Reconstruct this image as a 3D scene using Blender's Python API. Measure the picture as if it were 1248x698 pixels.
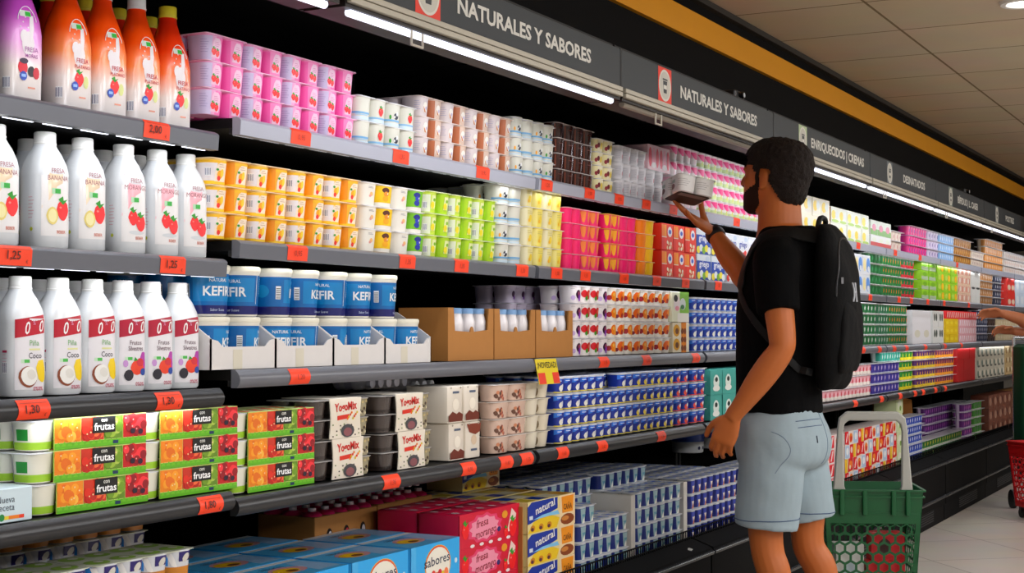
import bpy, bmesh, math, random
from mathutils import Vector, Matrix, noise
from mathutils.bvhtree import BVHTree
random.seed(11)
for o in list(bpy.data.objects):
    bpy.data.objects.remove(o)
SC = bpy.context.scene
COL = SC.collection
PI = math.pi

# ------------------------------------------------------------------ camera, world, lights, exposure
FPX, YAW, EYE = 1800.0, math.radians(27.85), 1.15
PITCH = math.atan(53.0 / FPX)
cam_d = bpy.data.cameras.new('camera')
cam_d.sensor_width = 36.0
cam_d.lens = FPX / 1248.0 * 36.0
cam_d.clip_start, cam_d.clip_end = 0.05, 80
cam = bpy.data.objects.new('camera', cam_d)
COL.objects.link(cam)
cam.location = (0, 0, EYE)
cam.rotation_euler = (PI / 2 + PITCH, 0, YAW - PI / 2)
SC.camera = cam

SC.view_settings.view_transform = 'Standard'
SC.view_settings.look = 'None'
SC.view_settings.exposure = -0.08
SC.view_settings.gamma = 1.0
SC.view_settings.use_curve_mapping = False

w = bpy.data.worlds.new('World')
SC.world = w
w.use_nodes = True
w.node_tree.nodes['Background'].inputs[0].default_value = (0.55, 0.58, 0.65, 1)
w.node_tree.nodes['Background'].inputs[1].default_value = 0.09

def area(name, loc, rot, sx, sy, power, col):
    d = bpy.data.lights.new(name, 'AREA')
    d.shape = 'RECTANGLE'
    d.size, d.size_y, d.energy, d.color = sx, sy, power, col
    o = bpy.data.objects.new(name, d)
    COL.objects.link(o)
    o.location, o.rotation_euler = loc, rot
    return o
# fluorescent ceiling panels over the aisle (their housings are built further down, at the same places); the outermost row is unseen fill added to brighten the deck
PANELS = [(x, y) for y in (-.6, -2.2, -3.4) for x in (-1.2, 1.4, 4.0, 6.6, 9.2, 11.8)]
for px_, py_ in PANELS:
    area('panel_light', (px_, py_, 2.40), (math.radians(0 if py_ > -1 else 22), 0, 0), 1.15, 0.55, (17 if py_ > -1 else 44 if py_ > -3 else 50) * (1 if px_ < 8 else .55), (0.98, 0.98, 1.0))
# LED strips under the canopy lip, one per bay; the strip of the second bay is out
BAYS = [(1.035, 2.367), (2.387, 3.722), (3.735, 5.078), (5.092, 6.44), (6.455, 7.795), (7.81, 9.15), (9.165, 10.5), (10.515, 11.86), (11.875, 13.2)]
for i, (b0, b1) in enumerate(BAYS):
    if i != 2:
        area('strip_light', ((b0 + b1) / 2, 1.665, 1.768), (math.radians(26), 0, 0), b1 - b0 - .1, 0.03, 1.3 if i == 0 else 1.9, (0.90, 0.93, 1.0))

SHELF_Z = {1: 1.585, 2: 1.334, 3: 1.069, 4: .810}
BOTTLE_Z = {1: 1.545, 2: 1.293, 3: 1.034, 4: .825}
for i, (b0, b1) in enumerate(BAYS):          # LED strips under the front edge of the three upper shelves
    for n in (1, 2, 3):
        z = (BOTTLE_Z if i == 0 else SHELF_Z)[n]
        area('shelf_strip_light', ((b0 + b1) / 2, 1.918, z - .040), (math.radians(12), 0, 0), b1 - b0 - .12, .008, .55 if i == 0 else .28, (.92, .95, 1.0))

# ------------------------------------------------------------------ pixel rays of the photograph -> points on real planes (measuring aid)
_fw = Vector((math.cos(YAW) * math.cos(PITCH), math.sin(YAW) * math.cos(PITCH), math.sin(PITCH)))
_rt = Vector((math.sin(YAW), -math.cos(YAW), 0))
_up = _rt.cross(_fw)
def ray(u, v):
    return _fw + _rt * ((u - 624) / FPX) + _up * ((349 - v) / FPX)
def onY(u, v, Y):
    d = ray(u, v)
    p = Vector((0, 0, EYE)) + d * (Y / d.y)
    return p
def onZ(u, v, Z):
    d = ray(u, v)
    return Vector((0, 0, EYE)) + d * ((Z - EYE) / d.z)
def X(u, Y, v=400):
    return onY(u, v, Y).x

# ------------------------------------------------------------------ materials
def lin(h):
    h = h.lstrip('#')
    c = [int(h[i:i + 2], 16) / 255 for i in (0, 2, 4)]
    g = .3 * c[0] + .59 * c[1] + .11 * c[2]
    c = [min(1, max(0, g + (x - g) * 1.16)) ** 1.06 for x in c]      # inks a little purer and deeper than picked
    return tuple(x / 12.92 if x <= .04045 else ((x + .055) / 1.055) ** 2.4 for x in c) + (1,)
_mc = {}
def M(hexc, rough=.45, spec=.5, metal=0.0, emit=0.0, alpha=1.0, noise_amt=0.0, nscale=30, bump=0.0, trans=0.0, sss=0.0, coat=0.0):
    k = (hexc, rough, spec, metal, emit, alpha, noise_amt, nscale, bump, trans, sss, coat)
    if k in _mc:
        return _mc[k]
    m = bpy.data.materials.new('paint_' + hexc.lstrip('#'))
    m.use_nodes = True
    nt = m.node_tree
    b = nt.nodes['Principled BSDF']
    b.inputs['Base Color'].default_value = lin(hexc)
    b.inputs['Roughness'].default_value = rough
    b.inputs['Specular IOR Level'].default_value = spec
    b.inputs['Metallic'].default_value = metal
    if coat:
        b.inputs['Coat Weight'].default_value = coat
        b.inputs['Coat Roughness'].default_value = .12
    if trans:
        b.inputs['Transmission Weight'].default_value = trans
        b.inputs['IOR'].default_value = 1.25
    if sss:
        b.inputs['Subsurface Weight'].default_value = sss
        b.inputs['Subsurface Radius'].default_value = (.01, .004, .002)
    if emit:
        b.inputs['Emission Color'].default_value = lin(hexc)
        b.inputs['Emission Strength'].default_value = emit
    if noise_amt or bump:
        tc = nt.nodes.new('ShaderNodeTexCoord')
        nz = nt.nodes.new('ShaderNodeTexNoise')
        nz.inputs['Scale'].default_value = nscale
        nz.inputs['Detail'].default_value = 4
        nt.links.new(tc.outputs['Object'], nz.inputs['Vector'])
        if noise_amt:
            mx = nt.nodes.new('ShaderNodeMix')
            mx.data_type = 'RGBA'
            c = lin(hexc)
            mx.inputs[6].default_value = tuple(min(1, x * (1 + noise_amt)) for x in c[:3]) + (1,)
            mx.inputs[7].default_value = tuple(x * (1 - noise_amt) for x in c[:3]) + (1,)
            nt.links.new(nz.outputs['Fac'], mx.inputs[0])
            nt.links.new(mx.outputs[2], b.inputs['Base Color'])
        if bump:
            bp = nt.nodes.new('ShaderNodeBump')
            bp.inputs['Strength'].default_value = bump
            bp.inputs['Distance'].default_value = .01
            nt.links.new(nz.outputs['Fac'], bp.inputs['Height'])
            nt.links.new(bp.outputs['Normal'], b.inputs['Normal'])
    _mc[k] = m
    return m
def grad(name, stops, axis='Z', z0=0.0, z1=1.0, rough=.35, coat=0.0):
    """Print that runs from one ink to another along an object axis."""
    if name in _mc:
        return _mc[name]
    m = bpy.data.materials.new(name)
    m.use_nodes = True
    nt = m.node_tree
    b = nt.nodes['Principled BSDF']
    b.inputs['Roughness'].default_value = rough
    b.inputs['Coat Weight'].default_value = coat
    tc = nt.nodes.new('ShaderNodeTexCoord')
    sp = nt.nodes.new('ShaderNodeSeparateXYZ')
    mr = nt.nodes.new('ShaderNodeMapRange')
    rp = nt.nodes.new('ShaderNodeValToRGB')
    mr.inputs[1].default_value, mr.inputs[2].default_value = z0, z1
    nt.links.new(tc.outputs['Object'], sp.inputs[0])
    nt.links.new(sp.outputs[axis], mr.inputs[0])
    nt.links.new(mr.outputs[0], rp.inputs[0])
    el = rp.color_ramp.elements
    el[0].position, el[0].color = stops[0][0], lin(stops[0][1])
    el[1].position, el[1].color = stops[-1][0], lin(stops[-1][1])
    for p, c in stops[1:-1]:
        e = el.new(p)
        e.color = lin(c)
    nt.links.new(rp.outputs[0], b.inputs['Base Color'])
    _mc[name] = m
    return m
def tiles(name, c1, c2, cm, wx, wy, gap, rough, ox=0, oy=0, rot=0.0, bump=.2):
    m = bpy.data.materials.new(name)
    m.use_nodes = True
    nt = m.node_tree
    b = nt.nodes['Principled BSDF']
    b.inputs['Roughness'].default_value = rough
    tc = nt.nodes.new('ShaderNodeTexCoord')
    mp = nt.nodes.new('ShaderNodeMapping')
    mp.vector_type = 'TEXTURE'
    mp.inputs['Location'].default_value = (ox, oy, 0)
    mp.inputs['Rotation'].default_value = (0, 0, rot)
    br = nt.nodes.new('ShaderNodeTexBrick')
    br.offset = 0
    br.inputs['Color1'].default_value = lin(c1)
    br.inputs['Color2'].default_value = lin(c2)
    br.inputs['Mortar'].default_value = lin(cm)
    br.inputs['Scale'].default_value = 1
    br.inputs['Mortar Size'].default_value = gap
    br.inputs['Mortar Smooth'].default_value = .1
    br.inputs['Brick Width'].default_value = wx
    br.inputs['Row Height'].default_value = wy
    nz = nt.nodes.new('ShaderNodeTexNoise')
    nz.inputs['Scale'].default_value = 3.0
    nz.inputs['Detail'].default_value = 6
    mx = nt.nodes.new('ShaderNodeMix')
    mx.data_type = 'RGBA'
    mx.blend_type = 'MULTIPLY'
    mx.inputs[0].default_value = .25
    nt.links.new(tc.outputs['Object'], mp.inputs['Vector'])
    nt.links.new(mp.outputs[0], br.inputs['Vector'])
    nt.links.new(tc.outputs['Object'], nz.inputs['Vector'])
    nt.links.new(br.outputs['Color'], mx.inputs[6])
    nt.links.new(nz.outputs['Color'], mx.inputs[7])
    nt.links.new(mx.outputs[2], b.inputs['Base Color'])
    bp = nt.nodes.new('ShaderNodeBump')
    bp.inputs['Strength'].default_value = bump
    bp.inputs['Distance'].default_value = .004
    bp.invert = True
    nt.links.new(br.outputs['Fac'], bp.inputs['Height'])
    nt.links.new(bp.outputs['Normal'], b.inputs['Normal'])
    return m

# ------------------------------------------------------------------ mesh collector
_txt = {}
def text_geo(s, bold=0.0):
    k = (s, bold)
    if k not in _txt:
        c = bpy.data.curves.new('lettering', 'FONT')
        c.body = s
        c.size = 1
        c.resolution_u = 2
        c.offset = bold
        o = bpy.data.objects.new('lettering', c)
        me = bpy.data.meshes.new_from_object(o)
        vs = [(v.co.x, v.co.y) for v in me.vertices]
        fs = [tuple(p.vertices) for p in me.polygons]
        bpy.data.objects.remove(o)
        bpy.data.curves.remove(c)
        bpy.data.meshes.remove(me)
        if vs:
            x0, x1 = min(v[0] for v in vs), max(v[0] for v in vs)
            y0 = 0
            vs = [(x - x0, y - y0) for x, y in vs]
            _txt[k] = (vs, fs, x1 - x0)
        else:
            _txt[k] = ([], [], 0)
    return _txt[k]

def rrect(x0, x1, y0, y1, r, k=4):
    """Rounded rectangle, counter-clockwise seen from above."""
    r = min(r, (x1 - x0) / 2 - 1e-5, (y1 - y0) / 2 - 1e-5)
    out = []
    for cx, cy, a0 in ((x1 - r, y0 + r, -PI / 2), (x1 - r, y1 - r, 0), (x0 + r, y1 - r, PI / 2), (x0 + r, y0 + r, PI)):
        for i in range(k + 1):
            a = a0 + i * PI / 2 / k
            out.append((cx + r * math.cos(a), cy + r * math.sin(a)))
    return out
def ellipse(cx, cy, a, b, n=24, e=2.0):
    out = []
    for i in range(n):
        t = 2 * PI * i / n
        c, s = math.cos(t), math.sin(t)
        r = 1.0 / (abs(c) ** e + abs(s) ** e) ** (1 / e)
        out.append((cx + a * r * c, cy + b * r * s))
    return out

class MB:
    def __init__(s):
        s.v, s.f, s.mi, s.mats = [], [], [], []
    def _m(s, m):
        if m not in s.mats:
            s.mats.append(m)
        return s.mats.index(m)
    def add(s, vs, fs, m):
        b = len(s.v)
        i = s._m(m)
        s.v += [tuple(v) for v in vs]
        s.f += [tuple(b + j for j in f) for f in fs]
        s.mi += [i] * len(fs)
    def append(s, o, off=(0, 0, 0)):
        b = len(s.v)
        s.v += [(v[0] + off[0], v[1] + off[1], v[2] + off[2]) for v in o.v]
        s.f += [tuple(b + j for j in f) for f in o.f]
        mp = [s._m(m) for m in o.mats]
        s.mi += [mp[i] for i in o.mi]
    def box(s, x0, x1, y0, y1, z0, z1, m):
        s.add([(x0, y0, z0), (x1, y0, z0), (x1, y1, z0), (x0, y1, z0), (x0, y0, z1), (x1, y0, z1), (x1, y1, z1), (x0, y1, z1)],
              [(3, 2, 1, 0), (4, 5, 6, 7), (0, 1, 5, 4), (1, 2, 6, 5), (2, 3, 7, 6), (3, 0, 4, 7)], m)
    def loft(s, rings, m, cap0=True, cap1=True):
        n = len(rings[0])
        vs = [p for r in rings for p in r]
        fs = []
        for k in range(len(rings) - 1):
            for i in range(n):
                j = (i + 1) % n
                fs.append((k * n + i, k * n + j, (k + 1) * n + j, (k + 1) * n + i))
        if cap0:
            fs.append(tuple(range(n - 1, -1, -1)))
        if cap1:
            fs.append(tuple((len(rings) - 1) * n + i for i in range(n)))
        s.add(vs, fs, m)
    def rbox(s, x0, x1, y0, y1, z0, z1, m, r=.006, c=.002, k=3):
        rings = []
        for z, i in ((z0, c), (z0 + c, 0), (z1 - c, 0), (z1, c)):
            rings.append([(x, y, z) for x, y in rrect(x0 + i, x1 - i, y0 + i, y1 - i, r, k)])
        s.loft(rings, m)
    def tube(s, path, r, m, n=8, caps=True, flat=None):
        """Round bar along a path; r a number or one per point; flat=(normal, factor) squashes it."""
        P = [Vector(p) for p in path]
        rs = r if isinstance(r, (list, tuple)) else [r] * len(P)
        rings = []
        prev = None
        for i, p in enumerate(P):
            t = (P[min(i + 1, len(P) - 1)] - P[max(i - 1, 0)]).normalized()
            if prev is None:
                a = Vector((0, 0, 1)) if abs(t.z) < .9 else Vector((1, 0, 0))
                prev = t.cross(a).normalized()
            x = (prev - t * prev.dot(t)).normalized()
            prev = x
            y = t.cross(x)
            ring = []
            for k in range(n):
                a = 2 * PI * k / n
                d = (x * math.cos(a) + y * math.sin(a)) * rs[i]
                if flat:
                    nn = Vector(flat[0])
                    d = d - nn * d.dot(nn) * (1 - flat[1])
                ring.append(tuple(p + d))
            rings.append(ring)
        s.loft(rings, m, caps, caps)
    def ball(s, c, rx, ry, rz, m, n=16, k=10, R=None):
        rings = []
        for j in range(1, k):
            a = -PI / 2 + PI * j / k
            ring = []
            for i in range(n):
                t = 2 * PI * i / n
                p = Vector((rx * math.cos(a) * math.cos(t), ry * math.cos(a) * math.sin(t), rz * math.sin(a)))
                if R is not None:
                    p = R @ p
                ring.append((c[0] + p.x, c[1] + p.y, c[2] + p.z))
            rings.append(ring)
        s.loft(rings, m)
    # ---- print laid on a surface S(s, t, o)
    def d_rect(s, S, a, b, c, d, m, o=.0004, nx=4, ny=1):
        if getattr(S, 'curved', False):
            nx = max(nx, int((b - a) / .0042) + 1)
        vs = [S(a + (b - a) * i / nx, c + (d - c) * j / ny, o) for j in range(ny + 1) for i in range(nx + 1)]
        fs = [(j * (nx + 1) + i, j * (nx + 1) + i + 1, (j + 1) * (nx + 1) + i + 1, (j + 1) * (nx + 1) + i) for j in range(ny) for i in range(nx)]
        s.add(vs, fs, m)
    def d_poly(s, S, pts, m, o=.0006):
        n = len(pts)
        if not getattr(S, 'curved', False):
            s.add([S(p[0], p[1], o) for p in pts], [tuple(range(n))], m)
            return
        cr = [(pts[(i + 1) % n][0] - pts[i][0]) * (pts[(i + 2) % n][1] - pts[(i + 1) % n][1]) - (pts[(i + 1) % n][1] - pts[i][1]) * (pts[(i + 2) % n][0] - pts[(i + 1) % n][0]) for i in range(n)]
        if min(cr) < -1e-10 and max(cr) > 1e-10:
            cx, cy = sum(p[0] for p in pts) / n, sum(p[1] for p in pts) / n
            vs = [S(cx, cy, o)] + [S(cx + (p[0] - cx) * .5, cy + (p[1] - cy) * .5, o) for p in pts] + [S(p[0], p[1], o) for p in pts]
            fs = []
            for i in range(n):
                j = (i + 1) % n
                fs += [(0, 1 + i, 1 + j), (1 + i, 1 + n + i, 1 + n + j, 1 + j)]
            s.add(vs, fs, m)
            return
        x0, x1 = min(p[0] for p in pts), max(p[0] for p in pts)
        N = max(5, int((x1 - x0) / .004) + 1)
        R = 3 if max(p[1] for p in pts) - min(p[1] for p in pts) > .02 else 1
        vs, fs = [], []
        for k in range(N + 1):
            x = x0 + (x1 - x0) * (.5 - .5 * math.cos(PI * k / N))
            ys = []
            for i in range(n):
                (ax, ay), (bx, by) = pts[i], pts[(i + 1) % n]
                if min(ax, bx) - 1e-9 <= x <= max(ax, bx) + 1e-9:
                    if abs(bx - ax) < 1e-9: ys += [ay, by]
                    else: ys.append(ay + (by - ay) * (x - ax) / (bx - ax))
            lo, hi = min(ys), max(ys)
            for r in range(R + 1):
                vs.append(S(x, lo + (hi - lo) * r / R, o))
        for k in range(N):
            for r in range(R):
                q = k * (R + 1) + r
                fs.append((q, q + R + 1, q + R + 2, q + 1))
        s.add(vs, fs, m)
    def d_ell(s, S, x, y, a, b, m, o=.0006, n=12, rot=0.0):
        c, sn = math.cos(rot), math.sin(rot)
        pts = []
        for i in range(n):
            t = 2 * PI * i / n
            p, q = a * math.cos(t), b * math.sin(t)
            pts.append((x + p * c - q * sn, y + p * sn + q * c))
        s.d_poly(S, pts, m, o)
    def d_text(s, S, txt, x, y, size, m, o=.0009, al='c', bold=.0, sx=1.0, shear=0.0, rot=0.0, width=None):
        vs, fs, w = text_geo(txt, bold)
        if not vs:
            return
        if width:
            sx = width / (w * size)
        dx = {'c': -w / 2, 'l': 0, 'r': -w}[al]
        c, sn = math.cos(rot), math.sin(rot)
        out = []
        for a, b in vs:
            p, q = (a + dx + shear * b) * size * sx, b * size
            out.append(S(x + p * c - q * sn, y + p * sn + q * c, o))
        s.add(out, fs, m)
    def mesh(s, name, smooth=True):
        me = bpy.data.meshes.new(name)
        me.from_pydata(s.v, [], s.f)
        for m in s.mats:
            me.materials.append(m)
        me.polygons.foreach_set('material_index', s.mi)
        if smooth:
            me.polygons.foreach_set('use_smooth', [True] * len(s.f))
            try:
                me.set_sharp_from_angle(angle=math.radians(38))
            except Exception:
                pass
        me.update()
        return me
    def build(s, name, parent=None, smooth=True):
        o = bpy.data.objects.new(name, s.mesh(name, smooth))
        COL.objects.link(o)
        if parent:
            o.parent = parent
        return o

def tag(o, label=None, cat=None, group=None, kind=None):
    if label: o['label'] = label
    if cat: o['category'] = cat
    if group: o['group'] = group
    if kind: o['kind'] = kind
    return o
def empty(name, loc=(0, 0, 0), rz=0.0):
    o = bpy.data.objects.new(name, None)
    o.empty_display_size = .05
    COL.objects.link(o)
    o.location = loc
    o.rotation_euler = (0, 0, rz)
    return o
def put(name, mesh, parent, loc=(0, 0, 0)):
    o = bpy.data.objects.new(name, mesh)
    COL.objects.link(o)
    o.parent = parent
    o.location = loc
    return o
ORD = 'zeroth first second third fourth fifth sixth seventh eighth ninth tenth eleventh twelfth thirteenth fourteenth fifteenth sixteenth seventeenth eighteenth nineteenth twentieth'.split()

BLACK = M('#060607', .7, .12)
INNER = M('#040404', .9, .05)
DARK = M('#1c1d1f', .45, .4)
WHITE = M('#f2f2f0', .35)

# ------------------------------------------------------------------ the room
H = 2.42
def struct(o):
    o['kind'] = 'structure'
    return o
g = MB()
g.box(-6, 22, -4, 3.2, -.05, 0, tiles('floor_tiles', '#cfc8bf', '#c8c0b7', '#8a8076', .62, .62, .004, .32, 8.4, 1.53, math.radians(40)))
struct(g.build('floor', smooth=False))
pc = onZ(1098, 36.6, H)
cx_, cy_ = pc.x, pc.y
g = MB()
g.box(-6, 22, -4, 2.02, H, H + .05, tiles('ceiling_tiles', '#dcccb4', '#d6c6ae', '#8a7658', .6, .56, .006, .8, cx_, cy_, 0.0))
struct(g.build('ceiling', smooth=False))
# bulkhead over the fridges: black wall with a yellow band
YW = 2.0
g = MB()
g.box(-6, 22, YW, 3.2, 1.99, H + .05, M('#060607', .8, .15))
struct(g.build('wall_shelf_side', smooth=False))
zb0, zb1 = onY(1050, 148.8, YW).z, onY(1050, 125.5, YW).z
g = MB()
g.box(-6, 22, YW - .02, YW, zb0, zb1, M('#e0a010', .5, .4, noise_amt=.06, nscale=2))
struct(g.build('trim_1', smooth=False))
g = MB()
g.box(-6, 22, YW - .03, YW + .02, H - .025, H - .002, M('#2a2620', .6))
struct(g.build('trim_2', smooth=False))
g = MB()
g.box(-6, 22, -4.1, -4, 0, H, M('#8d8a86', .8))
struct(g.build('wall_aisle_side', smooth=False))
g = MB()
g.box(16.5, 16.6, -4, 3.2, 0, H, M('#a39d94', .8))
struct(g.build('wall_far_end', smooth=False))
g = MB()
g.box(-6, 22, 2.75, 2.85, 0, 2.0, M('#050505', .8))
struct(g.build('wall_behind_fridges', smooth=False))

def ceiling_panel(x, y, label):
    r = empty('ceiling_light', (x, y, H))
    tag(r, label, 'ceiling light', 'fluorescent ceiling panels over the aisle')
    f = MB()
    for a in ((-.62, .62, -.32, -.29), (-.62, .62, .29, .32), (-.62, -.59, -.29, .29), (.59, .62, -.29, .29)):
        f.box(a[0], a[1], a[2], a[3], -.012, .0, M('#d8d8d6', .5))
    f.build('frame', r, False)
    f = MB()
    f.box(-.59, .59, -.29, .29, -.004, .0, M('#fffaf2', .5, emit=2.5))
    f.build('diffuser', r, False)
for i, (px_, py_) in enumerate(PANELS):
    ceiling_panel(px_, py_, 'bright rectangular ceiling panel, %s in the row %s' % (ORD[i % 6 + 1], ('over the aisle', 'behind the aisle row', 'farthest from the fridges, added as fill')[i // 6]))
pl = onZ(1247, 2, H)
r = empty('ceiling_downlight', (pl.x, pl.y, H))
tag(r, 'round recessed downlight in the ceiling tiles at the picture corner', 'ceiling light')
g = MB()
g.loft([[(x, y, 0) for x, y in ellipse(0, 0, .09, .09)], [(x, y, -.012) for x, y in ellipse(0, 0, .085, .085)], [(x, y, -.012) for x, y in ellipse(0, 0, .065, .065)], [(x, y, -.004) for x, y in ellipse(0, 0, .06, .06)]], WHITE, False, False)
g.build('ring', r)
g = MB()
g.loft([[(x, y, -.003) for x, y in ellipse(0, 0, .062, .062)], [(x, y, -.006) for x, y in ellipse(0, 0, .05, .05)]], M('#fff6e8', .5, emit=6))
g.build('lens', r)

# ------------------------------------------------------------------ fridge bays
YF = 1.90           # front of the shelf rails
YP = 1.925          # front of the goods on the shelves
YD = 1.985          # front of the goods on the bottom deck
ZD = .365           # bottom deck
SH = {1: 1.585, 2: 1.334, 3: 1.069, 4: .810}
LB = {1: 1.545, 2: 1.293, 3: 1.034, 4: .825}
BAYWORDS = ['with the drink bottles', 'under the first sign', 'under the second sign', 'under the third sign', 'under the fourth sign', 'under the fifth sign', 'under the sixth sign', 'beyond the last sign', 'at the far end']
grille = M('#141414', .5)
chrome = M('#9aa0a6', .25, .5, metal=1.0)
for i, (b0, b1) in enumerate(BAYS):
    r = empty('display_fridge', ((b0 + b1) / 2, 1.87, 0))
    tag(r, 'black open refrigerated display bay ' + BAYWORDS[i], 'display fridge', 'open display fridges in one run')
    hw = (b1 - b0) / 2
    def bld(n, mb): return mb.build(n, r, False)
    g = MB(); g.box(-hw, hw, .70, .73, .1, 1.97, INNER); bld('back_panel', g)
    g = MB()
    g.box(-hw, hw, .0, .70, .10, .345, BLACK)
    g.add([(-hw, .08, .395), (hw, .08, .395), (hw, -.005, .365), (-hw, -.005, .365), (-hw, .08, .345), (hw, .08, .345), (hw, -.005, .345), (-hw, -.005, .345)],
          [(0, 3, 2, 1), (3, 7, 6, 2), (4, 5, 6, 7), (0, 1, 5, 4)], M('#070708', .75, .12))
    bld('base_panel', g)
    g = MB(); g.box(-hw, hw, .085, .69, .346, .362, M('#0a0a0a', .6)); bld('deck', g)
    g = MB()
    for z in (.348, .150):
        g.tube([(-hw, -.006, z), (hw, -.006, z)], .009, M('#2a2c30', .25, .6), 8)
        g.tube([(-hw, -.0135, z + .003), (hw, -.0135, z + .003)], .0022, chrome, 6)
    bld('bumper_rail', g)
    g = MB()
    g.box(-hw, hw, .01, .60, .0, .13, M('#08080a', .7, .15))
    for k in range(7):
        g.box(-hw * .35, hw * .55, .006, .012, .03 + k * .013, .036 + k * .013, M('#2c2c2e', .5))
    bld('kick_grille', g)
    g = MB()
    g.tube([(-hw, .072, .425), (hw, .072, .425)], .0028, BLACK, 6)
    g.tube([(-hw, .072, .400), (hw, .072, .400)], .0022, BLACK, 6)
    n = int(2 * hw / .018)
    for k in range(n):
        x = -hw + (k + .5) * 2 * hw / n
        g.box(x - .0015, x + .0015, .0705, .0735, .390, .425, BLACK)
    bld('deck_guard', g)
    g = MB()
    g.box(-hw, hw, -.218, .70, 1.925, 1.94, M('#101011', .6))
    g.box(-hw, hw, -.218, -.20, 1.815, 1.925, M('#0a0a0b', .5))
    g.box(-hw, hw, -.24, -.14, 1.783, 1.815, M('#1d1512', .5))
    g.box(-hw, hw, -.14, -.13, 1.786, 1.93, M('#0b0909', .6))
    bld('canopy', g)
    g = MB()
    for z in (1.797, 1.811):
        g.rbox(-hw + .004, hw - .004, -.252, -.24, z - .006, z + .006, M('#b8b3a6', .4), .003, .001)
    bld('blind_cassette', g)
    g = MB()
    lit = i != 2
    g.tube([(-hw + .03, -.226, 1.778), (hw - .03, -.226, 1.778)], .0085, M('#e9edff', .4, emit=1.6) if lit else M('#8f877c', .4), 10)
    bld('light_tube', g)
    for sx in (-1, 1):
        g = MB(); g.box(sx * (hw - .014) - .012, sx * (hw - .014) + .012,   .662, .70, .36, 1.93, M('#0c0c0c', .6)); bld('upright', g)
    g = MB()
    x = hw * -.62
    g.tube([(x, -.235, 1.782), (x, -.235, 1.752), (x + .045, -.235, 1.752), (x + .045, -.235, 1.782)], .003, M('#c9c4b8', .3), 6)
    if i > 0:
        bld('blind_handle', g)

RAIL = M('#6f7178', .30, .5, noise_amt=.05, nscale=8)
RAIL_LIT = M('#b3b5c1', .30, .5, noise_amt=.05, nscale=8)  # top shelf rails: same plastic, the stronger light put into the colour
RAIL_SHADE = M('#26272a', .32, .5)  # lower rails: same plastic with their shade put into the colour
BOARD = M('#0c0c0d', .6, .3)
TAG = M('#f2502a', .45)
TAGX = M('#5a1c10', .6)
def rail_flat(k):
    """Flat faced rail with a rounded upper edge."""
    return (-.012 * min(1, k * 5) ** .5 + .003 * max(0, k - .2), -.037 * k)
def rail_round(k):
    """Nose of the shelf rail: k 0 (top) to 1 (bottom)."""
    a = k * PI
    return (-.011 * math.sin(a) ** .8 - .004 * k, -.037 * k)
SHELFWORD = {1: 'top', 2: 'second', 3: 'third', 4: 'lowest'}
def shelf(b0, b1, z, n, bay, tags, col=RAIL, texts=None):
    cx = (b0 + b1) / 2
    r = empty('refrigerator_shelf', (cx, YF, z))
    tag(r, '%s shelf of the fridge bay %s' % (SHELFWORD[n], BAYWORDS[bay]), 'shelf', 'shelves of the display fridges')
    hw = (b1 - b0) / 2 - .005
    g = MB()
    g.box(-hw, hw, .012, .60, -.022, -.002, BOARD)
    for sx in (-1, 1):
        g.add([(sx * (hw - .003), .32, -.022), (sx * (hw - .003), .595, -.022), (sx * (hw - .003), .595, -.06), (sx * (hw - .003), .32, -.024)], [(0, 1, 2, 3)], BOARD)
    g.build('shelf_board', r, False)
    if n < 4:
        g = MB()
        m_ = int(2 * hw / .085)
        for k in range(m_):
            x = -hw + (k + .5) * 2 * hw / m_
            g.box(x - .033, x + .033, .0125, .0175, -.0375 if bay == 0 else -.0360, -.0345, M('#eef2ff', .4, emit=2.2 if bay == 0 else .6))
        g.box(-hw, hw, .0115, .0185, -.0345, -.022, M('#1a1a1c', .5))
        g.build('led_strip', r, False)
    g = MB()
    N = 9
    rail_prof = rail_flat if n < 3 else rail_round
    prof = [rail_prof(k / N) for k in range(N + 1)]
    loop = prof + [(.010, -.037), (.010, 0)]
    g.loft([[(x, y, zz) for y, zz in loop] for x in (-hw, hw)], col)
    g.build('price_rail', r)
    for j, u in enumerate(tags):
        tx = X(u, YF - .01, 402 - (z - EYE) * 500) - cx
        wd = .036
        def S(s, t, o, tx=tx, rail_prof=rail_prof):
            y, zz = rail_prof(1 - t / .037)
            return (tx + s, y - .0012 - o, zz)
        g = MB()
        g.d_rect(S, -wd, wd, .002, .035, TAG, 0, 1, 6)
        g.d_rect(S, -wd, wd, .0015, .002, M('#a83418'), 0, 1, 1)
        tx_ = (texts or {}).get(j)
        if tx_:
            g.d_text(S, tx_, -.006, .0125, .020, TAGX, .0024, 'c', .015)
            g.d_text(S, '€', .024, .006, .008, TAGX, .0016)
            g.d_rect(S, -.03, .03, .029, .0305, M('#c8492c'), .0004, 1, 1)
        else:
            g.d_text(S, random.choice(['1,00', '1,20', '1,10', '0,95', '1,35', '1,60']), 0, .012, .016, M('#a02f16'), .0022)
        g.build('price_tag', r)
    return r
LT = {1: [190], 2: [18, 210], 3: [41, 206], 4: [257]}
LX = {1: {0: '2,00'}, 2: {0: '1,25', 1: '1,25'}, 3: {0: '1,30', 1: '1,30'}, 4: {0: '1,80'}}
for n in (1, 2, 3, 4):
    shelf(1.045, X({1: 262, 2: 273, 3: 270, 4: 284}[n], YF), LB[n], n, 0, LT[n], RAIL if n < 3 else RAIL_SHADE, LX[n])
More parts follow.
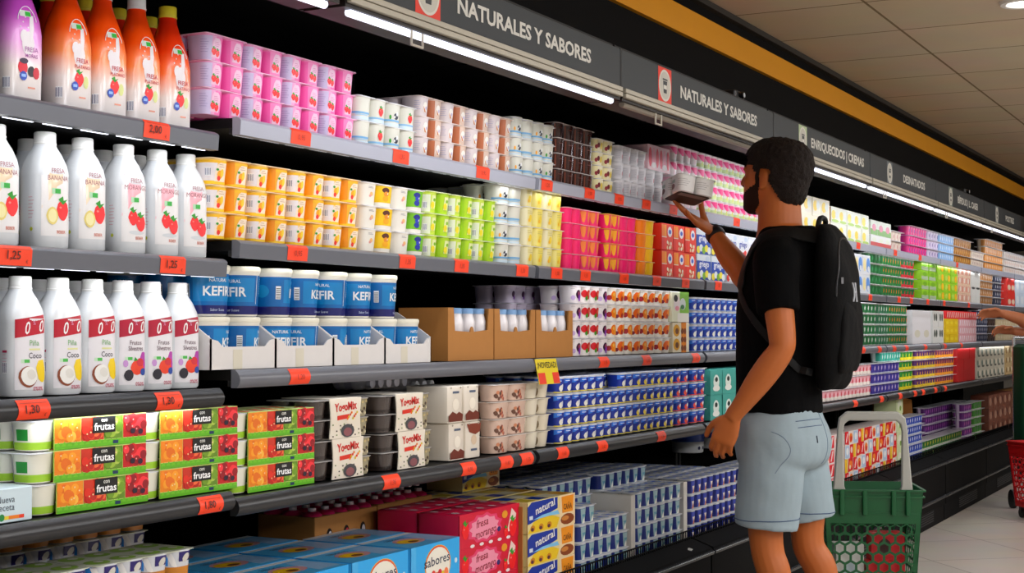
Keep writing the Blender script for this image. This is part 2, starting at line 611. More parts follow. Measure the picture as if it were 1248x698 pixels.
NT = {(1, 1): [366, 488, 588], (1, 2): [666, 718, 754, 787, 820], (1, 3): [897], (1, 4): [1018, 1045], (1, 5): [1090, 1120], (1, 6): [1165],
      (2, 1): [362, 496, 562, 636], (2, 2): [678, 713, 760, 800, 835], (2, 3): [875], (2, 4): [1045, 1060], (2, 5): [1095, 1110, 1130], (2, 6): [1150, 1180],
      (3, 1): [365], (3, 2): [736, 788, 848], (3, 4): [1052, 1072], (3, 5): [1090, 1105, 1128], (3, 6): [1152, 1172],
      (4, 1): [477, 571, 617, 642], (4, 2): [686, 734, 806], (4, 3): [884], (4, 4): [1043, 1075], (4, 5): [1098, 1116, 1126], (4, 6): [1141, 1153]}
for i in range(1, 9):
    for n in (1, 2, 3, 4):
        shelf(BAYS[i][0], BAYS[i][1], SH[n], n, i, NT.get((n, i), []), RAIL_LIT if n == 1 else RAIL if n < 4 else RAIL_SHADE)

# ------------------------------------------------------------------ sign boards on the canopy
YS = 1.63
SIGN = M('#353a3e', .5, .4)
SIGNS = {1: ('NATURALES Y SABORES', 505, 537, 557, 720, '#d8432e'), 2: ('NATURALES Y SABORES', 800, 820, 829, 922, '#d8432e'), 3: ('ENRIQUECIDOS | CREMAS', 972, 984, 988, 1052, '#b9c9a4'),
         4: ('DESNATADOS', 1079, 1088, 1100, 1126, '#6d7478'), 5: ('BÍFIDUS | L. CASEI', 1154, 1161, 1166, 1190, '#7d8a80'), 6: ('POSTRES', 1211, 1216, 1224, 1234, '#8a8f92'), 0: (None,) * 6}
SIGNLAB = {0: 'blank dark grey sign board, first in the row over the bottles', 1: 'dark grey sign reading NATURALES Y SABORES with red icon, nearer of the two', 2: 'grey sign reading NATURALES Y SABORES just before the head of the man',
           3: 'grey sign reading ENRIQUECIDOS and CREMAS with pale green icon', 4: 'grey sign reading DESNATADOS with plain oval icon', 5: 'grey sign with oval icon after DESNATADOS', 6: 'grey sign past the last dark joint, at the far end'}
for i in range(0, 7):
    b0, b1 = BAYS[i]
    txt, ia, ib, ta, tb, ic = SIGNS[i]
    r = empty('sign_board', (b0, YS, 1.818))
    tag(r, SIGNLAB[i], 'sign', 'aisle signs along the fridge canopy')
    g = MB()
    g.rbox(0, b1 - b0 + .006, 0, .018, 0, .107, SIGN, .003, .001)
    g.build('panel', r, False)
    S = lambda s, t, o: (s, -o, t)
    if txt:
        vy = 402 - .7 * 440
        xa, xb = X(ia, YS, 120) - b0, X(ib, YS, 120) - b0
        g = MB()
        cxx = (xa + xb) / 2
        g.d_rect(S, cxx - .052, cxx + .052, .002, .105, M(ic, .5), .0006)
        g.d_ell(S, cxx, .053, .047, .047, M('#dedcd4', .5), .0010, 28)
        g.d_ell(S, cxx, .053, .041, .041, M('#c9c7be', .5), .0013, 28)
        dk = M('#3b3f42', .5)
        g.d_poly(S, [(cxx - .016, .066), (cxx - .012, .03), (cxx + .012, .03), (cxx + .016, .066)], dk, .0016)
        g.d_rect(S, cxx - .019, cxx + .019, .068, .073, dk, .0016, 1)
        g.d_rect(S, cxx - .012, cxx + .012, .042, .054, M('#dedcd4', .5), .0019, 1)
        g.build('icon', r)
        g = MB()
        xt0, xt1 = X(ta, YS, 120) - b0, X(tb, YS, 120) - b0
        g.d_text(S, txt, xt0, .036, .050, M('#d9d8d2', .5),   .0012, 'l', .03, width=xt1 - xt0)
        g.build('lettering', r, False)
    if i in (1, 2, 5):
        g = MB()
        g.box(b1 - b0 + .002, b1 - b0 + .010, -.001, .02, -.004, .109, M('#060606', .5))
        g.build('joint_strip', r, False)
for k, (u, v, lab) in enumerate(((895, 112, 'small black spotlight on the canopy over the second sign'), (1174, 236, 'small black spotlight on the canopy over the far signs'))):
    p = onY(u, v, 1.70)
    r = empty('spotlight', (p.x, 1.72, 1.9406))
    tag(r, lab, 'spotlight')
    g = MB(); g.rbox(-.05, .05, -.04, .04, 0, .035, M('#0b0b0c', .4), .008, .003); g.build('housing', r)
    g = MB(); g.tube([(.0, -.04, .02), (.0, -.055, .02)], .012, M('#1b1b1d', .2), 12); g.build('lens_barrel', r)
    g = MB(); g.tube([(.0, -.055, .02), (.0, -.057, .02)], .008, M('#cfd4da', .1), 10); g.build('lens', r)

# ------------------------------------------------------------------ yoghurt cups, packs and cartons
def cup(w, d, h, base, art=None, n=2.9, taper=.86, seg=24, wall=None):
    a, b = w / 2, d / 2
    mb = MB()
    def prof(t):
        return taper + (1 - taper) * min(1, max(0, t / h))
    rings = []
    for t, k in ((0, taper * .93), (.03, taper), (.35, None), (.7, None), (.92, None), (.925, 1.03), (.99, 1.03)):
        k = k or prof(t * h)
        rings.append([(x, y, t * h) for x, y in ellipse(0, 0, a * k, b * k, seg, n)])
    mb.loft(rings, base)
    sq = n > 3.9
    def S(s, t, o):
        th = s / a * (PI / 4) if sq else s / a - .30
        k = prof(t)
        sn, cs = math.sin(th), math.cos(th)
        r = 1 / (abs(sn / (a * k)) ** n + abs(cs / (b * k)) ** n) ** (1 / n) + o
        return (r * sn, -r * cs, t)
    S.curved = True
    if art:
        art(mb, S, a, h)
    return mb

class Spec:
    def __init__(s, parts, w, d, h):
        s.parts, s.w, s.d, s.h = parts, w, d, h     # parts: (name, mesh, loc); origin: front bottom left corner
def place(spec, name, loc, label, cat='yogurt', group=None, rz=0.0, sx=1.0):
    if len(spec.parts) == 1:
        o = bpy.data.objects.new(name, spec.parts[0][1])
        COL.objects.link(o)
        o.location, o.rotation_euler, o.scale = loc, (0, 0, rz), (sx, 1, 1)
        return tag(o, label, cat, group)
    r = empty(name, loc, rz)
    r.scale = (sx, 1, 1)
    tag(r, label, cat, group)
    for nm, me, l in spec.parts:
        put(nm, me, r, l)
    return r
LIDW = M('#e9e9ee', .3)
def lid_mb(nx, ny, px, py, h, mat, art=None, z=None):
    g = MB()
    W, D = nx * px, ny * py
    rings = []
    zt = h if z is None else z
    for zz, i in ((zt - .0022, .0006), (zt - .0016, -.0004), (zt - .0004, -.0004), (zt, .0008)):
        rings.append([(x, y, zz) for x, y in rrect(i, W - i, i, D - i, .010, 3)])
    g.loft(rings, mat)
    if art:
        for i in range(nx):
            for j in range(ny):
                def S(s, t, o, i=i, j=j):
                    return ((i + .5) * px + s, (j + .5) * py + t, zt + o)
                art(g, S, px / 2, py / 2)
    return g
def cups_pack(cups, nx=2, ny=2, p=.066, h=.055, lid=LIDW, lidart=None, single=False, pd=None, stagger=0):
    pd = pd or p
    if single:
        g = MB()
        for i in range(nx):
            for j in range(ny):
                g.append(cups[(i + j * stagger) % len(cups)], ((i + .5) * p, (j + .5) * pd, 0))
        g.append(lid_mb(nx, ny, p, pd, h, lid, lidart))
        return Spec([('pack', g.mesh('pack'), (0, 0, 0))], nx * p, ny * pd, h)
    ms = [c.mesh('yogurt_cup') for c in cups]
    parts = []
    for i in range(nx):
        for j in range(ny):
            parts.append(('yogurt_cup', ms[(i + j * stagger) % len(cups)], ((i + .5) * p, (j + .5) * pd, 0)))
    parts.append(('foil_lid', lid_mb(nx, ny, p, pd, h, lid, lidart).mesh('foil_lid'), (0, 0, 0)))
    return Spec(parts, nx * p, ny * pd, h)
def sleeve_box(w, d, h, base, front=None, top=None, left=None, r=.004, right=None):
    g = MB()
    g.rbox(0, w, 0, d, 0, h, base, r, .0015, 2)
    if front: front(g, lambda s, t, o: (s, -o, t), w, h)
    if top: top(g, lambda s, t, o: (s, t, h + o), w, d)
    if left: left(g, lambda s, t, o: (-o, d - s, t), d, h)
    return g
TIER = ['bottom', 'second', 'third', 'fourth', 'fifth', 'sixth', 'seventh']
def tierword(t, n):
    return 'only' if n == 1 else 'top' if t == n - 1 else 'middle' if (n == 3 and t == 1) else TIER[t]
def block(specs, name, desc, u0, u1, z, tiers, Y=None, rows=1, cat='yogurt', x0=None, x1=None, skip=(), gap=.004, rowgap=.006, rowtiers=None, tier0=0):
    """Stacks of one product side by side on a shelf; every pack is a thing of its own."""
    specs = specs if isinstance(specs, list) else [specs]
    Y = YP if Y is None else Y
    x0 = X(u0, Y, 402 - (z + .07 - EYE) * 450) if x0 is None else x0
    x1 = X(u1, Y, 402 - (z + .07 - EYE) * 450) if x1 is None else x1
    s0 = specs[0]
    n = max(1, int((x1 - x0) / s0.w + .42))
    pitch = (x1 - x0) / n
    sx = min(1.12, max(.86, (pitch - .001) / s0.w))
    for r in range(rows):
        T = tiers if (r == 0 or rowtiers is None) else rowtiers
        for c in range(n):
            for t in range(T):
                if (c, t) in skip and r == 0:
                    continue
                s = specs[(c + t * 2 + r) % len(specs)]
                x = x0 + c * pitch + random.uniform(-.0008, .0008)
                y = Y + r * (s0.d + rowgap) + random.uniform(-.0015, .0015)
                lab = desc + ', %s tier' % tierword(t, T)
                extra = ', %s row back' % ORD[r + 1] if r else ''
                if n > 1:
                    st = ', %s stack from left' % ORD[c + 1]
                    if len((lab + st + extra).replace(',', ' ').split()) > 16:
                        st, extra = ', %s stack' % ORD[c + 1], extra.replace(' back', '')
                    lab += st
                lab += extra
                place(s, name, (x, y, z + t * (s0.h + .0006)), lab, cat, desc, random.uniform(-.006, .006), sx)
    return x1

# ---- small prints
RED, DRED, GRN, YEL, ORA, BLU, NAVY, PINK = '#e21f26', '#a80f22', '#3c9a35', '#f6d027', '#f28a1c', '#1f52c0', '#16246e', '#f56fb2'
def berry(g, S, x, y, r, o=.0008, col=RED):
    pts = [(x + r * .95 * math.cos(t) * (1 - .25 * (math.sin(t) < 0) * abs(math.sin(t))), y + r * 1.1 * math.sin(t)) for t in [2 * PI * k / 10 for k in range(10)]]
    g.d_poly(S, pts, M(col, .4), o)
    g.d_poly(S, [(x - r * .7, y + r * 1.15), (x - r * .2, y + r * .75), (x, y + r * .6), (x + r * .2, y + r * .75), (x + r * .75, y + r * 1.2), (x + r * .1, y + r * 1.05), (x, y + r * 1.5)], M(GRN, .5), o + .0003)
    g.d_ell(S, x - r * .35, y + r * .3, r * .2, r * .13, M('#f58a83', .4), o + .0003, 6)
def pair(g, S, x, y, r, col=RED):
    berry(g, S, x - r * .8, y, r, .0008, col)
    berry(g, S, x + r * .7, y - r * .4, r, .0011, col)
def bars(g, S, x, y, wd, ht, n=7):
    g.d_rect(S, x, x + wd, y, y + ht, M('#ffffff', .5), .0006, 2)
    for k in range(n):
        g.d_rect(S, x + wd * (k + .2) / n, x + wd * (k + .2 + .25 + .35 * ((k * 7) % 3 == 0)) / n, y + ht * .08, y + ht * .92, M('#3c3f78', .5), .0009, 1)
def scrib(g, S, x, y, wd, n, dy, col, th=.0011):
    for k in range(n):
        g.d_rect(S, x, x + wd * (.75 + .25 * ((k * 5) % 3) / 2), y - k * dy, y - k * dy + th, M(col, .5), .0009, 2)

# ---- kinds of cup (front print, side print)
def art_pink(light):
    def f(g, S, a, h):
        if light:
            g.d_rect(S, -3 * a, -.1 * a, .02 * h, .9 * h, M('#cfc3e0', .35), .0003, 10)
            scrib(g, S, -.85 * a, .74 * h, .5 * a, 6, .09 * h, '#a79cc4')
            g.d_rect(S, .25 * a, 1.1 * a, .02 * h, .9 * h, M('#ee78b6', .35), .0003, 4)
        else:
            g.d_rect(S, -3 * a, -.3 * a, .02 * h, .9 * h, M('#e85ca8', .35), .0003, 10)
        g.d_poly(S, [(-.15 * a, .12 * h), (.75 * a, .12 * h), (.8 * a, .6 * h), (.6 * a, .85 * h), (.1 * a, .85 * h), (-.1 * a, .6 * h)], M('#f0c6dc', .35), .0005)
        scrib(g, S, .12 * a, .68 * h, .45 * a, 3, .07 * h, '#d48ab2')
        pair(g, S, .25 * a, .34 * h, .23 * a)
    return f
pinkA = cup(.064, .064, .055, M('#eaa9d0', .35), art_pink(True))
pinkB = cup(.064, .064, .055, M('#ef8cc0', .35), art_pink(False))
PACK_PINK = cups_pack([pinkA, pinkB], h=.0545, lid=M('#eec3da', .3))
def art_nat(fruit):
    def f(g, S, a, h):
        g.d_rect(S, -3 * a, 1.2 * a, .02 * h, .16 * h, M('#d9e8f2', .35), .0003, 12)
        if fruit == 0:
            g.d_rect(S, -3 * a, .9 * a, .26 * h, .34 * h, M('#7fb6dd', .35), .0005, 12)
            g.d_rect(S, -.7 * a, .6 * a, .20 * h, .24 * h, M('#a9cfe8', .35), .0005, 4)
        elif fruit == 1:
            berry(g, S, .25 * a, .48 * h, .33 * a)
            g.d_rect(S, -1.2 * a, .9 * a, .17 * h, .24 * h, M('#8fc0e2', .35), .0005, 6)
        else:
            g.d_ell(S, .3 * a, .45 * h, .32 * a, .14 * h, M('#1b2437', .4), .0006)
            g.d_ell(S, .42 * a, .56 * h, .14 * a, .1 * h, M('#fdfdfd', .4), .0009)
            g.d_ell(S, .1 * a, .42 * h, .1 * a, .06 * h, M('#f6f6f6', .4), .0009)
            g.d_rect(S, -1.2 * a, .9 * a, .22 * h, .30 * h, M('#7fb6dd', .35), .0005, 6)
            g.d_ell(S, -.35 * a, .4 * h, .1 * a, .1 * h, M(GRN if fruit == 3 else '#f2b13c', .4), .0008)
    return f
nat = [cup(.064, .064, .058, M('#e2e1d6', .35), art_nat(k), 3) for k in (0, 1, 2, 3)]
PACK_NAT = cups_pack([nat[0], nat[1]], h=.0575)
PACK_NAT2 = cups_pack([nat[3], nat[1]], h=.0575)
PACK_COW = cups_pack([nat[2], nat[0]], h=.054)
PACK_COW2 = cups_pack([nat[2], nat[3]], h=.054)
def art_coco(brown):
    def f(g, S, a, h):
        if brown:
            g.d_rect(S, -3 * a, -.15 * a, .02 * h, .9 * h, M('#b0683e', .4), .0003, 8)
        else:
            scrib(g, S, -.8 * a, .72 * h, .5 * a, 5, .1 * h, '#a9a3c0')
        g.d_ell(S, .35 * a, .45 * h, .38 * a, .28 * h, M('#f7f2ea', .4), .0006)
        g.d_poly(S, [(.05 * a, .5 * h), (.15 * a, .22 * h), (.5 * a, .2 * h), (.35 * a, .32 * h)], M('#c98558', .4), .0009)
        g.d_ell(S, .45 * a, .42 * h, .12 * a, .09 * h, M('#c3b9d4', .4), .0012)
    return f
PACK_COCO = cups_pack([cup(.064, .064, .051, M('#ddd2d2', .35), art_coco(False)), cup(.064, .064, .051, M('#dcc4b4', .35), art_coco(True))], h=.0505, lid=M('#f0e4de', .3))
chocm = M('#3a150d', .18, .6, coat=.4)
def art_choc(g, S, a, h):
    g.d_rect(S, -.62 * a, -.46 * a, .1 * h, .88 * h, M('#7b4a3c', .15), .0004, 1)
    g.d_rect(S, -.2 * a, .5 * a, .62 * h, .68 * h, M('#5d2c1f', .3), .0004, 2)
PACK_CHOC = cups_pack([cup(.064, .064, .046, chocm, art_choc)], h=.0455, lid=M('#cfc6c4', .25))
def art_cherry(g, S, a, h):
    g.d_rect(S, -3 * a, -.2 * a, .02 * h, .9 * h, M('#efe6b8', .4), .0003, 8)
    g.d_ell(S, -.05 * a, .5 * h, .22 * a, .2 * h, M('#6d0f1d', .4), .0006)
    g.d_ell(S, -.35 * a, .38 * h, .18 * a, .17 * h, M('#8d1626', .4), .0008)
    g.d_ell(S, .45 * a, .45 * h, .25 * a, .28 * h, M('#eed75b', .4), .0008)
PACK_CHERRY = cups_pack([cup(.064, .064, .042, M('#f3ecd2', .4), art_cherry)], h=.0415)
def art_grey(g, S, a, h):
    g.d_rect(S, -.8 * a, .2 * a, .15 * h, .8 * h, M('#cfcdd2', .4), .0004, 3)
    scrib(g, S, -.65 * a, .68 * h, .7 * a, 5, .1 * h, '#9d98a6')
    g.d_ell(S, .6 * a, .35 * h, .16 * a, .15 * h, M('#c98f9a', .4), .0006)
PACK_GREY = cups_pack([cup(.064, .064, .055, M('#e2e0e4', .35), art_grey)], h=.0545)
def art_pinkw(gr):
    def f(g, S, a, h):
        g.d_rect(S, -3 * a, 1.1 * a, .48 * h, .9 * h, M('#f5c9dd', .4), .0003, 10)
        g.d_poly(S, [(-.7 * a, .85 * h), (.5 * a, .85 * h), (.75 * a, .45 * h), (.1 * a, .38 * h), (-.3 * a, .55 * h)], M('#e4458c', .4), .0006)
        if gr:
            g.d_rect(S, -1.1 * a, 1.1 * a, .04 * h, .3 * h, M('#d4e4ae', .4), .0005, 4)
            g.d_ell(S, .1 * a, .28 * h, .2 * a, .18 * h, M('#dfe08a', .4), .0008)
        else:
            g.d_ell(S, .1 * a, .25 * h, .24 * a, .18 * h, M('#f7dfe9', .4), .0008)
    return f
PACK_PW = cups_pack([cup(.064, .064, .055, M('#f6eef2', .35), art_pinkw(False))], h=.0545)
PACK_PG = cups_pack([cup(.064, .064, .055, M('#f3f2ea', .35), art_pinkw(True))], h=.0545)
def art_peach(light):
    def f(g, S, a, h):
        g.d_rect(S, -3 * a, 1.1 * a, .02 * h, .14 * h, M('#f7ce3a', .4), .0003, 10)
        g.d_rect(S, -3 * a, 1.1 * a, .80 * h, .9 * h, M('#f9c62c', .4), .0003, 10)
        if light:
            g.d_rect(S, -3 * a, .0 * a, .14 * h, .80 * h, M('#efe8ea', .4), .0003, 8)
            bars(g, S, -.8 * a, .32 * h, .34 * a, .3 * h)
        else:
            g.d_rect(S, -3 * a, -.3 * a, .1 * h, .9 * h, M('#f9a21c', .4), .0004, 8)
        g.d_poly(S, [(-.2 * a, .12 * h), (.8 * a, .12 * h), (.9 * a, .82 * h), (.15 * a, .82 * h), (-.15 * a, .55 * h)], M('#fbead6', .4), .0005)
        g.d_ell(S, .25 * a, .38 * h, .26 * a, .17 * h, M('#f6b21d', .4), .0008)
        g.d_ell(S, .45 * a, .45 * h, .15 * a, .16 * h, M('#fad748', .4), .0011)
        g.d_ell(S, .15 * a, .24 * h, .16 * a, .1 * h, M('#e23a2c', .4), .0011)
        g.d_ell(S, .02 * a, .56 * h, .12 * a, .05 * h, M(GRN, .4), .0011)
        scrib(g, S, .15 * a, .74 * h, .5 * a, 2, .08 * h, '#caa98e')
    return f
PACK_PEACH = cups_pack([cup(.064, .064, .055, M('#fbd98a', .35), art_peach(True)), cup(.064, .064, .055, M('#fbbf4a', .35), art_peach(False))], h=.0545, lid=M('#f3dfc0', .3))
def art_banana(kind):
    def f(g, S, a, h):
        if kind == 0:
            scrib(g, S, .0 * a, .8 * h, .6 * a, 2, .05 * h, '#a8a4a8')
            g.d_ell(S, .4 * a, .5 * h, .2 * a, .1 * h, M('#f2c48b', .4), .0006)
            g.d_ell(S, .25 * a, .42 * h, .15 * a, .06 * h, M('#e9a9a0', .4), .0008)
        else:
            c = '#f8cf12' if kind == 1 else '#7fbf2c'
            g.d_rect(S, -1.05 * a, 1.1 * a, .2 * h, .93 * h, M(c, .4), .0003, 6)
            dk = '#5b2a14' if kind == 1 else '#1d2a86'
            g.d_ell(S, .15 * a, .74 * h, .42 * a, .13 * h, M(dk, .4), .0006)
            g.d_ell(S, .2 * a, .58 * h, .3 * a, .12 * h, M('#e79a3a' if kind == 1 else '#2740b4', .4), .0009)
            g.d_ell(S, .15 * a, .38 * h, .35 * a, .13 * h, M('#f6b71a' if kind == 1 else '#20349c', .4), .0009)
            g.d_ell(S, .35 * a, .6 * h, .06 * a, .05 * h, M('#fff6e0', .4), .0012, 8)
    return f
bn = [cup(.064, .064, .055, M('#f3efe6', .35), art_banana(k), 3.5) for k in (0, 1, 2)]
PACK_BAN = cups_pack([bn[0], bn[1]], h=.0545)
PACK_BAN2 = cups_pack([bn[0], bn[2]], h=.0545)
def art_lime(light):
    def f(g, S, a, h):
        if light:
            g.d_rect(S, -3 * a, -.1 * a, .05 * h, .82 * h, M('#e6ecd6', .4), .0003, 8)
            bars(g, S, -.75 * a, .2 * h, .3 * a, .3 * h)
        else:
            g.d_rect(S, -3 * a, -.4 * a, .02 * h, .9 * h, M('#a9d31f', .4), .0003, 8)
        g.d_poly(S, [(-.05 * a, .2 * h), (.7 * a, .2 * h), (.75 * a, .8 * h), (.1 * a, .8 * h)], M('#e9f0b6', .4), .0005)
        g.d_ell(S, .25 * a, .36 * h, .3 * a, .17 * h, M('#f3e333', .4), .0008)
        g.d_ell(S, .5 * a, .6 * h, .2 * a, .08 * h, M('#8dbf2a', .4), .0008)
    return f
PACK_LIME = cups_pack([cup(.064, .064, .056, M('#cfe45f', .35), art_lime(True)), cup(.064, .064, .056, M('#b6d92c', .35), art_lime(False))], h=.0555, lid=M('#eaf0d2', .3))
def art_ylight(v):
    def f(g, S, a, h):
        g.d_rect(S, -3 * a, -.2 * a, .05 * h, .9 * h, M('#f3e89a' if v else '#efe9c8', .4), .0003, 8)
        g.d_ell(S, .35 * a, .4 * h, .3 * a, .2 * h, M('#f6dd55', .4), .0006)
        g.d_ell(S, .1 * a, .3 * h, .14 * a, .1 * h, M('#f4c23c', .4), .0008)
        scrib(g, S, -.2 * a, .76 * h, .8 * a, 2, .1 * h, '#c5b87a')
    return f
PACK_YL = cups_pack([cup(.064, .064, .056, M('#f1e7ae', .35), art_ylight(0)), cup(.064, .064, .056, M('#f5e67e', .35), art_ylight(1))], h=.0555)
def art_mag(st, c2='#f6b61c'):
    def f(g, S, a, h):
        if st:
            g.d_poly(S, [(-.75 * a, .9 * h), (-.05 * a, .9 * h), (-.1 * a, .45 * h), (-.3 * a, .08 * h), (-.6 * a, .3 * h)], M(c2, .4), .0004)
            g.d_poly(S, [(.25 * a, .9 * h), (.8 * a, .9 * h), (.75 * a, .4 * h), (.5 * a, .08 * h), (.3 * a, .4 * h)], M(c2, .4), .0004)
    return f
mg = [cup(.058, .058, .0465, M('#ee2a75', .35), art_mag(k)) for k in (0, 1)] + [cup(.058, .058, .0465, M('#f4417f', .35), art_mag(1, '#f0914a'))]
PACK_MAG = cups_pack([mg[0]], p=.06, h=.046, lid=M('#f2c6cf', .3))
PACK_MAGY = cups_pack([mg[2]], p=.06, h=.046, lid=M('#f2c6cf', .3))
PACK_MAGZ = cups_pack([mg[1]], p=.06, h=.046, lid=M('#efc25a', .3))
PACK_ORY = cups_pack([cup(.058, .058, .0465, M('#f08c12', .35), art_mag(0)), cup(.058, .058, .0465, M('#f1c41a', .35), art_mag(0))], p=.06, h=.046, lid=M('#f0d6a8', .3))

def photo_sleeve(base, c1, c2, c3):
    def front(g, S, w, h):
        g.d_rect(S, .42 * w, w, 0, h, M(base, .4), .0004, 2)
        g.d_ell(S, .7 * w, .7 * h, .2 * w, .2 * h, M('#f3f1f6', .4), .0007)
        g.d_ell(S, .7 * w, .7 * h, .11 * w, .09 * h, M('#3a62c6', .4), .001)
        for k in range(9):
            g.d_ell(S, (.48 + .1 * (k % 5)) * w, (.1 + .16 * (k // 5) + .04 * (k % 2)) * h, .07 * w, .07 * h, M((c1, c2, c3)[k % 3], .45), .0008 + k * .00005, 8)
        g.d_rect(S, 0, .2 * w, .52 * h, .95 * h, M('#ef8a1b', .4), .0004, 1)
        g.d_rect(S, .21 * w, .41 * w, .52 * h, .95 * h, M('#f0a024', .4), .0004, 1)
        g.d_rect(S, 0, .2 * w, .03 * h, .46 * h, M('#d8281f', .4), .0004, 1)
        g.d_rect(S, .21 * w, .41 * w, .03 * h, .46 * h, M('#e33a22', .4), .0004, 1)
        g.d_rect(S, 0, .42 * w, .47 * h, .51 * h, M('#f2d9c4', .4), .0006, 1)
    return front
PACK_PHOTO = Spec([('sleeve', sleeve_box(.118, .12, .0925, M('#d8331f', .4), photo_sleeve('#dd3b22', '#f0d9b4', '#c9551f', '#f7efe0')).mesh('sleeve'), (0, 0, 0))], .12, .12, .093)
def griego(var):
    def front(g, S, w, h):
        g.d_rect(S, 0, w, 0, h * (.62 if var else .75), M('#1c4aa8' if var == 0 else '#e9edf2', .4), .0004, 2)
        g.d_text(S, 'griego', .5 * w, .52 * h, .032, M('#f4f6fa' if var == 0 else '#1c3f9a', .4), .0008, 'c', .02, width=.7 * w)
        cols = ('#f2e55a', '#e8eef2', '#86b53b') if var == 0 else ('#d23a30', '#f0f0ee', '#c32b3c')
        for k in range(5):
            g.d_ell(S, (.12 + .19 * k) * w, (.16 + .08 * (k % 2)) * h, .13 * w, .15 * h, M(cols[k % 3], .4), .0008 + k * .0001, 10)
        g.d_ell(S, .75 * w, .84 * h, .16 * w, .1 * h, M('#cdd9ea', .4), .0008)
    return front
PACK_GRI = Spec([('sleeve', sleeve_box(.13, .13, .094, M('#dfe7ef', .4), griego(0)).mesh('sleeve'), (0, 0, 0))], .132, .132, .0945)
PACK_GRI2 = Spec([('sleeve', sleeve_box(.13, .13, .094, M('#e3e8ef', .4), griego(1)).mesh('sleeve'), (0, 0, 0))], .132, .132, .0945)

def art_fruit(c, dots):
    def f(g, S, a, h):
        for k, (x, y, r, cc) in enumerate(dots):
            g.d_ell(S, x * a, y * h, r * a, r * a * .95, M(cc, .4), .0006 + .0002 * k, 12)
        scrib(g, S, -.75 * a, .8 * h, .5 * a, 1, .05 * h, '#b9b4bb')
    return f
fr = [cup(.064, .064, .054, M('#f0eaec', .35), art_fruit(0, [(.25, .5, .45, '#3c1238'), (.6, .3, .35, '#8c3bb0'), (-.5, .3, .25, '#cdb6e0'), (.3, .55, .2, '#a04a6a')])),
      cup(.064, .064, .054, M('#f2ecea', .35), art_fruit(0, [(-.25, .55, .4, '#c4152a'), (.5, .5, .5, '#b3261f'), (.1, .3, .25, '#4f9a3c'), (.5, .55, .22, '#e0705a')])),
      cup(.064, .064, .054, M('#f2ede6', .35), art_fruit(0, [(.15, .5, .55, '#ee8b1c'), (.65, .35, .38, '#f5a92c'), (-.55, .4, .3, '#9a1530'), (.1, .58, .2, '#f8c766')])),
      cup(.064, .064, .054, M('#f2ece4', .35), art_fruit(0, [(.0, .5, .55, '#e3701a'), (.6, .6, .42, '#f3a230'), (.2, .35, .28, '#a9341b'), (-.6, .3, .22, '#7a1838')]))]
PACK_FIG = cups_pack([fr[0], fr[1]], h=.0535)
PACK_FIG2 = cups_pack([fr[1], fr[0]], h=.0535)
PACK_ORF = cups_pack([fr[2], fr[3]], h=.0535)
PACK_FIGD = cups_pack([cup(.064, .064, .054, M('#d9cfe0', .35), art_fruit(0, [(.3, .5, .32, '#3c1440'), (.5, .3, .2, '#7a3aa0')]))], h=.0535)
def cowbox(g, S, w, h):
    g.d_rect(S, .45 * w, w, .05 * h, h, M('#8cc152', .4), .0004, 2)
    g.d_rect(S, .3 * w, w, .0, .3 * h, M('#f1f0ea', .4), .0006, 2)
    g.d_ell(S, .28 * w, .6 * h, .2 * w, .25 * h, M('#efe7ea', .4), .0007)
    g.d_ell(S, .2 * w, .78 * h, .12 * w, .12 * h, M('#17181a', .4), .0009)
    g.d_ell(S, .28 * w, .45 * h, .12 * w, .08 * h, M('#e7a3b0', .4), .0011)
    g.d_ell(S, .62 * w, .6 * h, .18 * w, .2 * h, M('#dfe9ea', .4), .0008)
    g.d_ell(S, .6 * w, .5 * h, .12 * w, .08 * h, M('#3f7a4f', .4), .001)
def goldbox(g, S, w, h):
    for k in range(2):
        g.d_ell(S, .22 * w, (.27 + .46 * k) * h, .2 * w, .2 * h, M('#d8a417', .4), .0004)
        g.d_ell(S, .24 * w, (.25 + .46 * k) * h, .1 * w, .1 * h, M('#6d3d12', .4), .0007)
    g.d_rect(S, .5 * w, .8 * w, .0, h, M('#d98a17', .4), .0005, 2)
    for k in range(6):
        g.d_ell(S, (.56 + .16 * (k % 2)) * w, (.15 + .28 * (k // 2)) * h, .08 * w, .1 * h, M('#7a3d10', .4), .0008)
PACK_COWBOX = Spec([('sleeve', sleeve_box(.16, .13, .107, M('#e8ead2', .4), cowbox).mesh('sleeve'), (0, 0, 0))], .162, .132, .1075)
PACK_GOLD = Spec([('sleeve', sleeve_box(.16, .13, .107, M('#ece4cf', .4), goldbox).mesh('sleeve'), (0, 0, 0))], .162, .132, .1075)
def art_blue(v, c=None):
    def f(g, S, a, h):
        g.d_rect(S, -3 * a, 1.4 * a, .08 * h, .86 * h, M('#17348f' if v != 3 else '#1a3f9d', .35), .0003, 12)
        g.d_poly(S, [(-.85 * a, .86 * h), (.2 * a, .86 * h), (-.3 * a, .62 * h), (-.85 * a, .55 * h)], M('#3f7fd8', .4), .0005)
        lo = c or '#f0f0e6'
        g.d_ell(S, .15 * a, .3 * h, .42 * a, .2 * h, M(lo, .4), .0006)
        g.d_ell(S, .35 * a, .42 * h, .2 * a, .14 * h, M('#f2f2ee' if c else '#dfe3ea', .4), .0009)
        g.d_rect(S, -.85 * a, .85 * a, .04 * h, .1 * h, M(('#e9d750', '#e9d750', '#e5574a', '#9fb7e6')[v], .4), .0008, 3)
        scrib(g, S, -.5 * a, .72 * h, .8 * a, 1, .1 * h, '#e8eefc', .002)
    return f
bl = [cup(.061, .061, .05, M('#e7e9ee', .35), art_blue(0)), cup(.061, .061, .05, M('#e7e9ee', .35), art_blue(1, '#f2de63')), cup(.061, .061, .05, M('#e7e9ee', .35), art_blue(2, '#e0563f')), cup(.061, .061, .05, M('#e7e9ee', .35), art_blue(3))]
